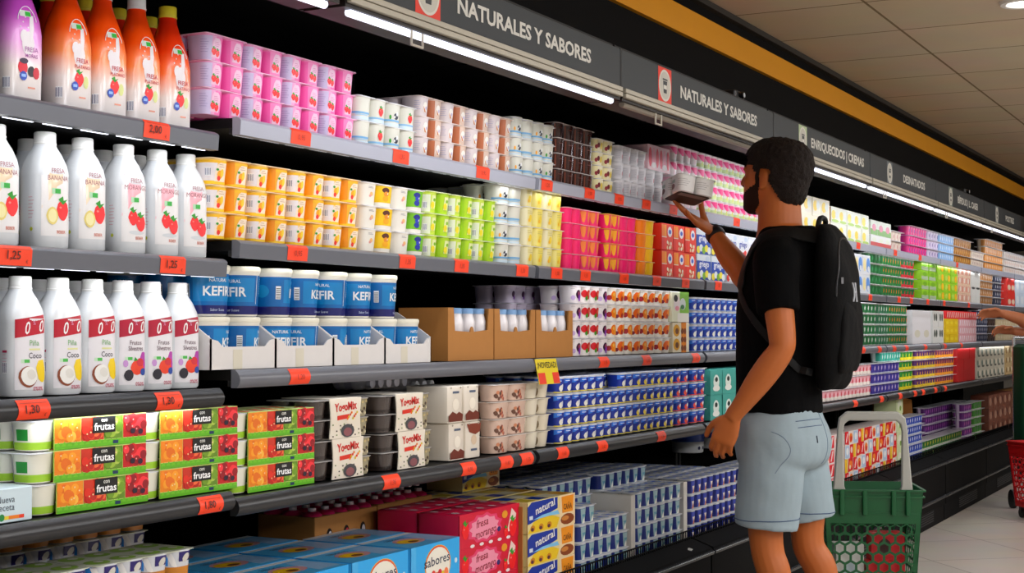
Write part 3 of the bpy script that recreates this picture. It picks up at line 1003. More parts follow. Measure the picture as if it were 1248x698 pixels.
def lid_blue(g, S, a, b):
    g.d_ell(S, 0, 0, a * .8, b * .8, M('#dde6f6', .25), .0004, 14)
    g.d_rect(S, -a * .6, a * .5, -b * .1, b * .25, M('#2f62cc', .3), .0007, 2)
    g.d_ell(S, a * .3, -b * .45, a * .3, b * .16, M('#6f9fe2', .3), .0007, 8)
PACK_BL0 = cups_pack([bl[0]], p=.063, h=.0495, lidart=lid_blue)
PACK_BL1 = cups_pack([bl[1]], p=.063, h=.0495, lidart=lid_blue)
PACK_BL2 = cups_pack([bl[2]], p=.063, h=.0495, lidart=lid_blue)
PACK_BL3 = cups_pack([bl[3]], p=.063, h=.0495, lidart=lid_blue)
def art_teal(deep):
    def f(g, S, a, h):
        g.d_rect(S, -3 * a, 1.4 * a, .06 * h, .88 * h, M('#12296f' if not deep else '#14236b', .35), .0003, 12)
        g.d_poly(S, [(-.1 * a, .06 * h), (.95 * a, .06 * h), (.95 * a, .86 * h), (-.3 * a, .86 * h)], M('#9fb9bd' if not deep else '#2a3f9d', .4), .0005)
        g.d_poly(S, [(-.05 * a, .55 * h), (.9 * a, .55 * h), (.45 * a, .1 * h)], M('#5d97a8' if not deep else '#efe6dd', .4), .0007)
        g.d_poly(S, [(.1 * a, .06 * h), (.8 * a, .06 * h), (.45 * a, .45 * h)], M('#f4f2ea' if not deep else '#c98a63', .4), .0009)
    return f
PACK_TEAL = cups_pack([cup(.063, .063, .057, M('#cfd6da', .35), art_teal(0))], h=.0565, lidart=lid_blue)
PACK_NAVY = cups_pack([cup(.063, .063, .057, M('#cfd6da', .35), art_teal(1))], h=.0565, lidart=lid_blue)
def boxart(bg, blobs, txt=None, tc='#ffffff', diag=None, two=None):
    def f(g, S, w, h):
        g.d_rect(S, 0, w, 0, h, M(bg, .4), .0003, 2)
        if two:
            g.d_rect(S, 0, w, 0, h * .4, M(two, .4), .0005, 2)
        if diag:
            for k in range(3):
                x = (.05 + .34 * k) * w
                g.d_poly(S, [(x, .15 * h), (x + .12 * w, .15 * h), (x + .25 * w, .85 * h), (x + .12 * w, .85 * h)], M(diag, .4), .0006)
        for k, (x, y, rx, ry, c) in enumerate(blobs):
            g.d_ell(S, x * w, y * h, rx * w, ry * h, M(c, .4), .0007 + .0002 * k, 10)
        if txt:
            g.d_text(S, txt, .5 * w, .55 * h, .3 * h, M(tc, .4), .0016, 'c', .02, width=.6 * w)
    return f
def boxspec(w, d, h, bg, blobs=(), txt=None, tc='#ffffff', diag=None, two=None, top=None, side=None):
    g = sleeve_box(w, d, h, M(bg, .4), boxart(bg, blobs, txt, tc, diag, two), (lambda g, S, a, b: g.d_rect(S, .02 * a, .98 * a, .05 * b, .95 * b, M(top, .4), .0004, 1)) if top else None,
                   (lambda g, S, a, b: g.d_rect(S, .02 * a, .98 * a, .05 * b, .95 * b, M(side, .4), .0004, 1)) if side else None)
    return Spec([('carton', g.mesh('carton'), (0, 0, 0))], w + .001, d, h)
PACK_TEALBOX = boxspec(.13, .13, .095, '#4fa39a', [(.5, .5, .25, .3, '#e6efe9'), (.5, .25, .3, .12, '#f2f3ee'), (.5, .6, .12, .1, '#1c2b2a')])

# ------------------------------------------------------------------ goods on the top shelf
Z1, Z2, Z3, Z4 = SH[1] + .001, SH[2] + .001, SH[3] + .001, SH[4] + .001
block(PACK_PINK, 'strawberry_yogurt_pack', 'pink strawberry yoghurt four-pack', 251, 436, Z1, 3)
block([PACK_NAT, PACK_NAT2], 'plain_yogurt_pack', 'white and strawberry yoghurt four-pack', 437, 510, Z1, 2)
block(PACK_COCO, 'coconut_yogurt_pack', 'brown and white coconut yoghurt four-pack', 511, 627, Z1, 3)
block(PACK_COCO, 'coconut_yogurt_pack', 'coconut yoghurt four-pack lying behind strawberry cups', 476, 512, Z1, 3, Y=YP + .142)
block([PACK_COW, PACK_COW2], 'plain_yogurt_pack', 'white yoghurt four-pack with cow picture on top shelf', 628, 678, Z1, 3)
block(PACK_CHOC, 'chocolate_dessert_pack', 'dark brown chocolate dessert four-pack', 679, 726, Z1, 4)
block(PACK_CHERRY, 'cherry_yogurt_pack', 'pale yellow cherry yoghurt four-pack', 727, 752, Z1, 4)
block(PACK_GREY, 'plain_yogurt_pack', 'greyish white yoghurt four-pack beside the chocolate desserts', 754, 790, Z1, 3)
PACK_FILM = boxspec(.12, .10, .085, '#f0cfd8', [(.2, .5, .14, .4, '#d81f45'), (.5, .5, .13, .42, '#f3a7bd'), (.8, .5, .13, .4, '#d92a50'), (.5, .2, .2, .12, '#f5eef0')])
block(PACK_GREY, 'plain_yogurt_pack', 'greyish white yoghurt four-pack under the red film pack', 791, 818, Z1, 2)
block(PACK_FILM, 'film_wrapped_pack', 'red and pink film-wrapped yoghurt pack lying on white packs', 789, 816, Z1 + 2 * .0552, 1)
block(PACK_PW, 'pink_yogurt_pack', 'pink and white yoghurt four-pack behind the raised hand', 820, 853, Z1, 4)
block(PACK_PG, 'pink_green_yogurt_pack', 'pink white and pale green yoghurt four-pack', 854, 960, Z1, 4)
# second shelf
block(PACK_PEACH, 'peach_yogurt_pack', 'orange and yellow tropical fruit yoghurt four-pack', 256, 442, Z2, 3)
block([PACK_BAN, PACK_BAN2], 'banana_yogurt_pack', 'cream and yellow banana yoghurt four-pack', 443, 520, Z2, 3)
block(PACK_LIME, 'lemon_yogurt_pack', 'lime green lemon yoghurt four-pack', 521, 608, Z2, 3)
block(PACK_COW2, 'plain_yogurt_pack', 'plain white yoghurt four-pack behind the lime green packs', 566, 606, Z2, 4, Y=YP + .142)
block([PACK_COW, PACK_COW2], 'plain_yogurt_pack', 'white yoghurt four-pack with cow picture on second shelf', 609, 640, Z2, 4)
block(PACK_YL, 'light_yogurt_pack', 'pale yellow light yoghurt four-pack', 641, 689, Z2, 4)
block(PACK_MAG, 'raspberry_dessert_pack', 'plain magenta dessert four-pack beside the yellow packs', 691, 711, Z2, 4)
block(PACK_MAGY, 'raspberry_dessert_pack', 'magenta dessert four-pack with orange stripes', 712, 739, Z2, 4)
block(PACK_MAGZ, 'raspberry_dessert_pack', 'magenta dessert four-pack with yellow flame print', 740, 758, Z2, 4)
block(PACK_MAG, 'raspberry_dessert_pack', 'plain magenta dessert four-pack beside the orange packs', 759, 780, Z2, 4)
block(PACK_ORY, 'orange_dessert_pack', 'orange and yellow dessert four-pack', 781, 806, Z2, 4)
block(PACK_PHOTO, 'fruit_dessert_pack', 'red and orange dessert pack with photo sleeve', 807, 848, Z2, 2)
block(PACK_GRI, 'greek_yogurt_pack', 'blue and white greek yoghurt pack with lemons', 849, 884, Z2, 2)
block(PACK_GRI2, 'greek_yogurt_pack', 'white greek yoghurt pack with red berries', 885, 985, Z2, 2)
# third shelf (kefir trays and bottle boxes are built below)
block(PACK_FIGD, 'fig_yogurt_pack', 'purple and white fig yoghurt four-pack behind brown boxes', 621, 668, Z3, 4, Y=YP + .16)
block([PACK_FIG, PACK_FIG2], 'fig_yogurt_pack', 'white yoghurt four-pack with dark figs and cherries', 701, 744, Z3, 4)
block(PACK_ORF, 'apricot_yogurt_pack', 'white yoghurt four-pack with apricots', 745, 819, Z3, 4)
x_ = X(820, YP)
place(PACK_GOLD, 'dessert_sleeve_pack', (x_, YP, Z3), 'gold and brown dessert pack under the green cow carton', group=None)
place(PACK_COWBOX, 'cow_print_carton', (x_ - .02, YP - .006, Z3 + .108), 'pale green carton with a cow print beside apricot yoghurts')
block(PACK_BL3, 'blue_yogurt_pack', 'blue and white yoghurt four-pack on third shelf', 845, 995, Z3, 4)
# lowest shelf
block(PACK_BL0, 'blue_yogurt_pack', 'blue yoghurt four-pack with pale yellow print', 681, 775, Z4, 4, rows=2, skip=((3, 3),), rowtiers=4)
block(PACK_BL1, 'blue_yogurt_pack', 'blue yoghurt four-pack with lemon yellow print', 776, 824, Z4, 4, rows=2, rowtiers=4)
block(PACK_BL2, 'blue_yogurt_pack', 'blue yoghurt four-pack with red print', 825, 864, Z4, 4, rows=2, rowtiers=4)
block(PACK_TEALBOX, 'teal_yogurt_carton', 'teal and white yoghurt carton on lowest shelf', 866, 968, Z4, 2)

# ------------------------------------------------------------------ drink bottles
def bottle_spec(hw, prof, cap, body, capm, art, n=3.2, hd=None):
    hd = hd or hw
    g = MB()
    rings = []
    for z, k, e in prof:
        rings.append([(x, y, z) for x, y in ellipse(0, 0, hw * k, hd * k, 28, e)])
    g.loft(rings, body)
    zs = [p[0] for p in prof]
    def S(s, t, o):
        for i in range(len(prof) - 1):
            if prof[i][0] <= t <= prof[i + 1][0] or i == len(prof) - 2:
                f = (t - prof[i][0]) / max(1e-6, prof[i + 1][0] - prof[i][0])
                k = prof[i][1] + (prof[i + 1][1] - prof[i][1]) * f
                e = prof[i][2] + (prof[i + 1][2] - prof[i][2]) * f
                break
        th = s / hw * (PI / 4)
        a, b = hw * k, hd * k
        sn, cs = math.sin(th), math.cos(th)
        r = 1 / (abs(sn / a) ** e + abs(cs / b) ** e) ** (1 / e) + o
        return (r * sn, -r * cs, t)
    S.curved = True
    me = g.mesh('bottle')
    parts = [('bottle', me, (0, 0, 0))]
    if art:
        for nm, fn in art:
            gg = MB()
            fn(gg, S)
            parts.append((nm, gg.mesh(nm), (0, 0, 0)))
    c = MB()
    r, z0, z1 = cap
    rr = []
    for z, k in ((z0, 1.0), (z0 + .003, 1.0), (z0 + .004, .95), (z1 - .002, .95), (z1, .88)):
        ring = []
        for i in range(40):
            t = 2 * PI * i / 40
            q = r * k * (1 - (.02 if i % 2 and z > z0 + .0035 else 0))
            ring.append((q * math.cos(t), q * math.sin(t), z))
        rr.append(ring)
    c.loft(rr, capm)
    parts.append(('screw_cap', c.mesh('screw_cap'), (0, 0, 0)))
    return Spec(parts, hw * 2, hd * 2, z1)
PR1 = [(0, .90, 3.6), (.004, .98, 3.6), (.06, 1, 3.6), (.120, 1, 3.4), (.145, .93, 3.0), (.170, .78, 2.5), (.195, .58, 2.1), (.212, .46, 2), (.232, .42, 2), (.236, .40, 2)]
PR2 = [(0, .90, 3.4), (.004, .98, 3.4), (.05, 1, 3.4), (.055, .985, 3.4), (.128, .985, 3.2), (.133, 1, 3.2), (.150, .93, 2.8), (.168, .76, 2.4), (.181, .57, 2.1), (.188, .50, 2), (.206, .48, 2)]
capw = M('#f0f0ee', .35)
bodyw = M('#e8ebee', .28, .5, coat=.4)
def smoothie_art(top, berries):
    def label(g, S):
        # splash of milk, strawberry, seal, maker's flag
        wt = M('#ebe4e6', .4)
        g.d_ell(S, .000, .100, .015, .022, wt, .0006, 14)
        g.d_ell(S, -.010, .112, .009, .012, wt, .0007, 10)
        g.d_poly(S, [(.006, .150), (.016, .150), (.013, .105), (.001, .098)], wt, .0008)
        for k in range(6):
            g.d_ell(S, -.018 + .006 * k, .128 + .009 * (k % 3), .0018, .0018, wt, .0008, 6)
        g.d_rect(S, -.019, .010, .147, .158, M('#dfe5da', .4), .0007, 3)
        g.d_rect(S, -.006, .009, .148, .156, M('#45b24c', .4), .001, 2)
        if berries:
            g.d_ell(S, -.012, .058, .011, .013, M('#d3203a', .4), .0009)
            g.d_ell(S, .008, .052, .009, .010, M('#20151f', .4), .001)
            g.d_ell(S, .020, .050, .008, .011, M('#c01a35', .4), .0011)
            g.d_ell(S, -.010, .069, .010, .005, M('#3a2440', .4), .0012)
        else:
            berry(g, S, .0, .056, .013, .0009)
            g.d_ell(S, .018, .052, .007, .012, M('#dfe3a0', .4), .0009)
        g.d_ell(S, -.011, .043, .0085, .0085, M('#2a4fb0', .4), .0016, 14)
        g.d_rect(S, -.016, -.006, .041, .046, M('#9fc0ee', .4), .002, 2)
        c = M('#b5283c' if not berries else '#a05a9a', .4)
        g.d_text(S, 'FRESA', .008, .086, .012, c, .0012, 'c', .01)
        g.d_text(S, 'PLÁTANO' if not berries else 'MORAS', .008, .076, .009, c, .0012, 'c', .01)
        g.d_rect(S, .0, .018, .022, .025, M('#e5a48f', .4), .0008, 2)
        bars(g, S, -.052, .02, .014, .02)
    def arc(g, S):
        pts = []
        for k in range(15):
            a = PI * k / 14
            pts.append(S(-.022 + .046 * (1 - math.cos(a)) / 2 - .002, .140 + .026 * math.sin(a), .001))
        g.tube(pts, .0007, M('#ffffff', .25), 5)
    return [('printed_label', label), ('embossed_arch', arc)]
def gradbottle(nm, c0, c1, c2):
    return grad(nm, [(0, '#f1ecec'), (.28, '#f4e9e4'), (.5, c0), (.72, c1), (1, c2)], 'Z', 0, .21, .3, .25)
B_ORA = bottle_spec(.039, PR1, (.0185, .222, .245), gradbottle('orange_bottle_print', '#f59a5a', '#f2600f', '#dd4707'), capw, smoothie_art(0, False))
B_ORY = bottle_spec(.039, PR1, (.0185, .222, .245), gradbottle('red_orange_bottle_print', '#f3874a', '#e84a10', '#cc2f0a'), M('#e3d34a', .35), smoothie_art(0, False))
B_PUR = bottle_spec(.039, PR1, (.0185, .222, .245), gradbottle('purple_bottle_print', '#e7a3dc', '#c65fbf', '#a43aa5'), capw, smoothie_art(0, True))
def pastel_art(two, c, words):
    def label(g, S):
        g.d_rect(S, -.034, .034, .022, .148, M('#f0eeee', .3, coat=.4), .0003, 8, 6)
        g.d_poly(S, [(-.033, .07), (-.018, .085), (.0, .105), (.033, .12), (.033, .150), (-.030, .150)], M(c, .35, coat=.4), .0005)
        g.d_text(S, words[0], .004, .134, .0125, M('#a8737c', .4), .0009, 'c', .0)
        g.d_text(S, words[1], .004, .121, .0125, M('#a8737c', .4), .0009, 'c', .0)
        g.d_rect(S, -.012, .010, .097, .107, M('#bfe3c2', .4), .0008, 2)
        g.d_rect(S, -.004, .010, .098, .106, M('#3fae4d', .4), .0011, 2)
        if two:
            berry(g, S, -.006, .068, .014, .0009)
            berry(g, S, .015, .058, .015, .0014)
            g.d_ell(S, .004, .04, .022, .004, M('#dadde0', .4), .0008)
        else:
            berry(g, S, .016, .068, .017, .0009)
            g.d_ell(S, -.010, .058, .014, .016, M('#ead98a', .4), .0014)
            g.d_ell(S, -.010, .058, .010, .012, M('#f4ecb8', .4), .0017)
        g.d_text(S, 'BEBER', .012, .027, .008, M('#cf7a62', .4), .0009, 'c', .01)
        g.d_ell(S, -.055, .034, .004, .004, M('#c9cf4a', .4), .0009, 8)
        scrib(g, S, -.065, .09, .016, 7, .006, '#d99aa0', .0009)
    return [('printed_label', label)]
B_BAN = bottle_spec(.0372, PR2, (.0205, .186, .209), bodyw, capw, pastel_art(False, '#efdcc0', ('FRESA', 'BANANA')))
B_STR = bottle_spec(.0372, PR2, (.0205, .186, .209), bodyw, capw, pastel_art(True, '#f3b9c3', ('FRESA', 'MORANGO')))
def zero_art(coco):
    def label(g, S):
        g.d_rect(S, -.034, .034, .012, .135, M('#eceaee', .3, coat=.4), .0003, 8, 6)
        g.d_poly(S, [(-.034, .101), (.034, .110), (.034, .142), (-.034, .133)], M('#b01030' if coco else '#a8123a', .35), .0006)
        wt = M('#f6f2f2', .4)
        g.d_text(S, '0', -.010, .108, .031, wt, .0012, 'c', .012, .8, .22)
        g.d_text(S, '%', .007, .124, .011, M('#d7a9c8', .4), .0012, 'c', .0, .9)
        g.d_text(S, '0', .023, .112, .029, wt, .0012, 'c', .012, .8, .22)
        if coco:
            g.d_text(S, 'Piña', .008, .088, .014, M('#8fb98a', .4), .0009, 'c', .008)
            g.d_rect(S, -.004, .022, .080, .083, M('#e6e6b0', .4), .0009, 2)
            g.d_text(S, 'Coco', .010, .066, .014, M('#3c3346', .4), .0009, 'c', .008)
            g.d_poly(S, [(.012, .05), (.018, .062), (.033, .064), (.036, .03), (.028, .022), (.018, .03)], M('#efd21c', .4), .0009)
            g.d_ell(S, -.006, .034, .021, .0185, M('#8a4a2a', .45), .0012, 16, -.3)
            g.d_ell(S, -.0035, .0355, .0185, .0165, M('#f7f6f2', .35), .0015, 16, -.3)
            g.d_ell(S, .001, .038, .011, .009, M('#e8e6e0', .35), .0018, 12, -.3)
        else:
            g.d_text(S, 'Frutos', .006, .087, .0125, M('#6d5560', .4), .0009, 'c', .006)
            g.d_text(S, 'Silvestres', .006, .076, .0125, M('#6d5560', .4), .0009, 'c', .006, .85)
            g.d_poly(S, [(.012, .05), (.024, .075), (.034, .072), (.034, .04)], M('#b04aa6', .4), .0008)
            g.d_ell(S, .010, .044, .018, .014, M('#de4a2a', .45), .0009, 12)
            g.d_ell(S, .018, .054, .010, .008, M('#c6283a', .45), .0011, 10)
            g.d_ell(S, .026, .036, .008, .007, M('#2f4f9a', .45), .0013, 10)
            g.d_ell(S, -.012, .030, .012, .011, M('#241f2c', .45), .0014, 12)
            g.d_ell(S, -.02, .052, .006, .007, M('#c79ad0', .4), .0011, 10)
            g.d_poly(S, [(.0, .056), (.004, .064), (.012, .058)], M(GRN, .4), .0016)
        g.d_rect(S, -.022, -.003, .058, .0645, M('#cfe8cf', .4), .0009, 2)
        g.d_rect(S, -.015, -.003, .0585, .064, M('#5ab85c', .4), .0011, 2)
        g.d_text(S, '0%0%', .018, .010, .010, M('#b8506a', .4), .0009, 'c', .01)
        bars(g, S, -.062, .04, .012, .02)
        g.d_rect(S, -.064, -.05, .076, .080, M('#b0305a', .4), .0009, 2)
        scrib(g, S, -.064, .072, .014, 4, .006, '#e5b3c4', .0009)
    return [('printed_label', label)]
B_COCO = bottle_spec(.0375, PR2, (.0205, .186, .209), bodyw, capw, zero_art(True))
B_WILD = bottle_spec(.0375, PR2, (.0205, .186, .209), bodyw, capw, zero_art(False))
def bottles(items, z, Y, name, rz=0.0):
    for spec, u, lab in items:
        x = X(u, Y, 402 - (z + .1 - EYE) * 640)
        place(spec, name, (x, Y, z), lab, 'drink bottle', None, rz + random.uniform(-.03, .03))
YB = YP + .045
bottles([(B_PUR, 18, 'purple smoothie bottle with dark berries on the top shelf'), (B_ORA, 80, 'orange strawberry bottle next to the purple one'), (B_ORA, 124, 'second orange strawberry bottle after the purple one'),
         (B_ORA, 166, 'third orange strawberry bottle, white cap just in the picture'), (B_ORY, 204, 'red-orange strawberry bottle with yellow cap at the shelf end')], LB[1] + .001, YB, 'smoothie_bottle', -.16)
bottles([(B_ORY, 60, 'red-orange bottle behind the purple and first orange bottle'), (B_ORY, 103, 'yellow-capped bottle behind the first two orange bottles'), (B_ORY, 143, 'yellow-capped bottle behind the second and third orange bottles'), (B_ORY, 181, 'yellow-capped bottle behind the last red-orange bottle')], LB[1] + .001, YB + .10, 'smoothie_bottle')
bottles([(B_BAN, -8, 'white strawberry banana bottle cut by the picture edge'), (B_BAN, 54, 'white strawberry banana bottle, first full one on its shelf'), (B_BAN, 100, 'white strawberry banana bottle beside the pink strawberry bottles'),
         (B_STR, 150, 'white and pink strawberry bottle, first of three alike'), (B_STR, 191, 'white and pink strawberry bottle, middle of three alike'), (B_STR, 226, 'white and pink strawberry bottle at the end of its shelf')], LB[2] + .001, YB, 'drinking_yogurt_bottle', -.2)
bottles([(B_BAN, -9, 'white bottle behind the edge bottle, second shelf'), (B_BAN, 34, 'white-capped bottle behind the first banana bottle'), (B_BAN, 82, 'white-capped bottle between the two banana bottles, at the back'), (B_STR, 125, 'white-capped bottle at the back between banana and strawberry bottles'), (B_STR, 166, 'white-capped bottle at the back between first and middle strawberry bottles'), (B_STR, 203, 'white-capped bottle at the back near the shelf end')], LB[2] + .001, YB + .10, 'drinking_yogurt_bottle')
bottles([(B_COCO, 24, 'pineapple coconut zero fat bottle, first of three alike'), (B_COCO, 70, 'pineapple coconut zero fat bottle, middle of three alike'), (B_COCO, 112, 'pineapple coconut zero fat bottle beside the wild berry bottles'),
         (B_WILD, 149, 'wild berry zero fat bottle, first of three alike'), (B_WILD, 183, 'wild berry zero fat bottle, middle of three alike'), (B_WILD, 216, 'wild berry zero fat bottle at the end of its shelf')], LB[3] + .001, YB, 'zero_yogurt_bottle', -.24)
bottles([(B_COCO, -2, 'zero fat bottle behind the first coconut bottle at the picture edge'), (B_COCO, 45, 'zero fat bottle at the back between first and second coconut bottles'), (B_COCO, 90, 'zero fat bottle at the back between second and third coconut bottles'), (B_WILD, 130, 'zero fat bottle at the back between coconut and berry bottles'), (B_WILD, 166, 'zero fat bottle at the back between first and second berry bottles')], LB[3] + .001, YB + .10, 'zero_yogurt_bottle')

# ------------------------------------------------------------------ four-flavour packs in printed sleeves
def fruit_front(g, S, w, h):
    g.d_rect(S, 0, w, 0, h, M('#cfe08a', .4), .0003, 4)
    g.d_rect(S, 0, w, 0, .2 * h, M('#6db52c', .4), .0005, 4)
    for k in range(16):
        x = w * (k + .5) / 16
        g.d_poly(S, [(x - .006, .1 * h), (x + .006, .1 * h), (x + .002, (.24 + .03 * (k % 3)) * h)], M('#7cc234', .45), .0006)
    pan = [(.0, .27, '#e8902a', ['#f3a93a', '#ef9326', '#f7c25a', '#e07a24']), (.275, .52, '#c23a22', ['#e0452a', '#d4361f', '#ea7a4a', '#b92a1c']), (.525, .73, '#6d8f2c', ['#a9c552', '#8db23f', '#bcd06a', '#7da034']), (.735, 1.0, '#b81c20', ['#dd2a2a', '#c81d22', '#e8434a', '#8d1420'])]
    rnd = random.Random(5)
    for x0, x1, bg, cs in pan:
        g.d_rect(S, x0 * w, x1 * w, .22 * h, .97 * h, M(bg, .45), .0006, 2)
        for k in range(17):
            rr_ = rnd.uniform(.030, .048)
            px = rnd.uniform(x0 + rr_ * .8, x1 - rr_ * .8)
            py = rnd.uniform(.36, .84)
            g.d_ell(S, px * w, py * h, rr_ * w, rr_ * w * .95, M(cs[rnd.randrange(4)], .45), .0008 + .00006 * k, 12)
            if k % 4 == 0: g.d_ell(S, (px - .008) * w, (py + .05) * h, .008 * w, .007 * w, M('#f6dcae' if x0 < .6 else '#f0b0a8', .45), .0019 + .00001 * k, 7)
    g.d_ell(S, .84 * w, .42 * h, .03 * w, .1 * h, M('#2a1a2e', .4), .002, 8)
    g.d_ell(S, .93 * w, .38 * h, .03 * w, .1 * h, M('#331a30', .4), .002, 8)
    g.d_poly(S, [(.39 * w, .44 * h), (.64 * w, .44 * h), (.64 * w, .97 * h), (.39 * w, .97 * h)], M('#0f1010', .4), .0023)
    g.d_text(S, 'con', .515 * w, .80 * h, .011, M('#f4f4ee', .4), .0027, 'c', .01)
    g.d_text(S, 'frutas', .515 * w, .53 * h, .019, M('#ffffff', .4), .0027, 'c', .02, width=.22 * w)
    g.d_rect(S, .62 * w, .68 * w, .05 * h, .16 * h, M('#1d3b5a', .4), .0009, 1)
def art_side(g, S, a, h):
    g.d_rect(S, -3.2 * a, -1.9 * a, .1 * h, .88 * h, M('#d6d3e8', .4), .0004, 5)
    g.d_rect(S, -1.9 * a, 1.2 * a, .05 * h, .3 * h, M('#a7cf4a', .4), .0004, 6)
    g.d_rect(S, -1.55 * a, -.75 * a, .36 * h, .74 * h, M('#2f8f3f', .4), .0006, 4)
    scrib(g, S, -3.0 * a, .75 * h, .9 * a, 6, .09 * h, '#b7b2d2')
fc = cup(.064, .064, .052, M('#eeecdf', .35), art_side).mesh('yogurt_cup')
def frutas_spec():
    w = .285
    parts = []
    for i in range(4):
        for j in range(2):
            parts.append(('yogurt_cup', fc, ((i + .5) * .0665 + .002, .004 + (j + .5) * .066, 0)))
    parts.append(('foil_lid', lid_mb(4, 2, .067, .067, .0535, LIDW).mesh('foil_lid'), (.001, .003, 0)))
    x0 = .048
    g = MB()
    g.rbox(x0, .282, -.001, .002, .0, .0555, M('#bcd36a', .4), .001, .0005)
    g.rbox(x0, .282, -.001, .137, .0538, .0555, M('#dfe7b4', .4), .001, .0005)
    fruit_front(g, lambda s, t, o: (x0 + s, -.001 - o, t), .234, .0555)
    S2 = lambda s, t, o: (x0 + s, t, .0555 + o)
    for k in range(14):
        g.d_ell(S2, .012 + .0165 * k, .02 + .03 * (k % 3), .011, .014, M(('#e0452a', '#a9c552', '#ef9326', '#dd2a2a')[k % 4], .4), .0006, 8)
    parts.append(('printed_sleeve', g.mesh('printed_sleeve'), (0, 0, 0)))
    return Spec(parts, w, .138, .0558)
FRUTAS = frutas_spec()
def frutas(u, z, what):
    x = X(u, YP, 560) - .048
    for t in range(3):
        place(FRUTAS, 'fruit_yogurt_pack', (x + (.007 if t == 0 else 0) * (u < 100) + random.uniform(-.002, .002), YP + .002, z + t * .0562), 'fruit sleeve yoghurt eight-pack %s, %s tier' % (what, tierword(t, 3)), 'yogurt', 'yoghurt packs in fruit print sleeves')
frutas(66, LB[4] + .001, 'in the stack at the picture edge')
frutas(196, LB[4] + .001, 'in the stack above the 1,80 price tag')
frutas(303, Z4, 'in the stack beside the chocolate yoghurts')
r = place(Spec([('carton', sleeve_box(.17, .12, .058, M('#d3e3ea', .4), lambda g, S, w, h: (
    g.d_text(S, 'Nueva', .105, .034, .016, M('#4a5560', .4), .0008, 'c', .0), g.d_text(S, 'receta', .105, .021, .016, M('#4a5560', .4), .0008, 'c', .0),
    g.d_rect(S, 0, .045, .006, .05, M('#efe3b0', .4), .0006, 2), g.d_rect(S, .112, .135, .006, .012, M('#e58a2c', .4), .0008, 2),
    g.d_rect(S, .135, .146, .006, .012, M('#d8452a', .4), .0008, 1), g.d_rect(S, .100, .112, .006, .012, M('#e5d34a', .4), .0008, 1), g.d_ell(S, .097, .010, .006, .006, M('#2c8a4a', .4), .0009)), r=.01).mesh('carton'), (0, 0, 0))], .17, .12, .058),
    'new_recipe_pack', (X(42, YP - .012, 610) - .17, YP - .012, LB[4] + .001), 'pale blue pack reading Nueva receta at the shelf edge')
block(cups_pack([cup(.064, .064, .055, M('#eef0e6', .35), lambda g, S, a, h: (g.d_rect(S, -3 * a, .3 * a, .1 * h, .85 * h, M('#d9dff0', .4), .0004, 8), g.d_ell(S, .8 * a, .5 * h, .3 * a, .3 * h, M('#4aa64a', .4), .0006)))], h=.0545), 'plain_yogurt_pack', 'white yoghurt four-pack standing behind the pale blue pack', 0, 0, LB[4] + .001, 2, Y=YP + .115, x0=X(42, YP, 610) - .15, x1=X(42, YP, 610) - .018)

# ------------------------------------------------------------------ chocolate ball twin packs, coconut bottles, clear dessert cups
def yogo_front(g, S, w, h):
    g.d_text(S, 'YogoMix', .5 * w, .70 * h, .026, M('#c2281f', .4), .0009, 'c', .03, width=.72 * w, rot=.05)
    g.d_poly(S, [(.22 * w, .46 * h), (.6 * w, .49 * h), (.6 * w, .6 * h), (.22 * w, .57 * h)], M('#cf3a26', .4), .0009)
    for k in range(8):
        g.d_ell(S, (.55 + .045 * k) * w, (.48 + .05 * (k % 4)) * h, .03 * w, .035 * h, M(('#e8842a', '#d9c23a', '#cf4a2a')[k % 3], .4), .0011, 7)
    for k in range(22):
        g.d_ell(S, (.08 + .12 * (k % 8)) * w, (.06 + .13 * (k // 8) + .03 * (k % 3)) * h, .025 * w, .022 * h, M(('#3a241a', '#7d8f5a', '#efe4cf')[k % 3], .4), .001, 6)
    g.d_ell(S, .55 * w, .18 * h, .22 * w, .17 * h, M('#4a4a4e', .4), .0013, 12)
    g.d_ell(S, .55 * w, .15 * h, .14 * w, .11 * h, M('#8d5a5e', .4), .0016, 10)
def choco_layers(g, S, a, h):
    g.d_rect(S, -3 * a, 3 * a, .1 * h, .25 * h, M('#2c2422', .2), .0004, 12)
clear_d = M('#3d3432', .15, .5, coat=.5)
def art_seeds(g, S, a, h):
    rnd = random.Random(3)
    for k in range(26):
        g.d_ell(S, rnd.uniform(-1.9, .9) * a, rnd.uniform(.12, .85) * h, .14 * a, .09 * h, M(('#e9e0c4', '#c9b98c', '#4a3a2c')[k % 3], .5), .0005 + .00004 * k, 6, rnd.uniform(0, 3))
cup_dark = cup(.070, .064, .043, clear_d, choco_layers).mesh('dark_cup')
cup_seed = cup(.05, .064, .043, M('#a79f86', .3), art_seeds).mesh('seed_cup')
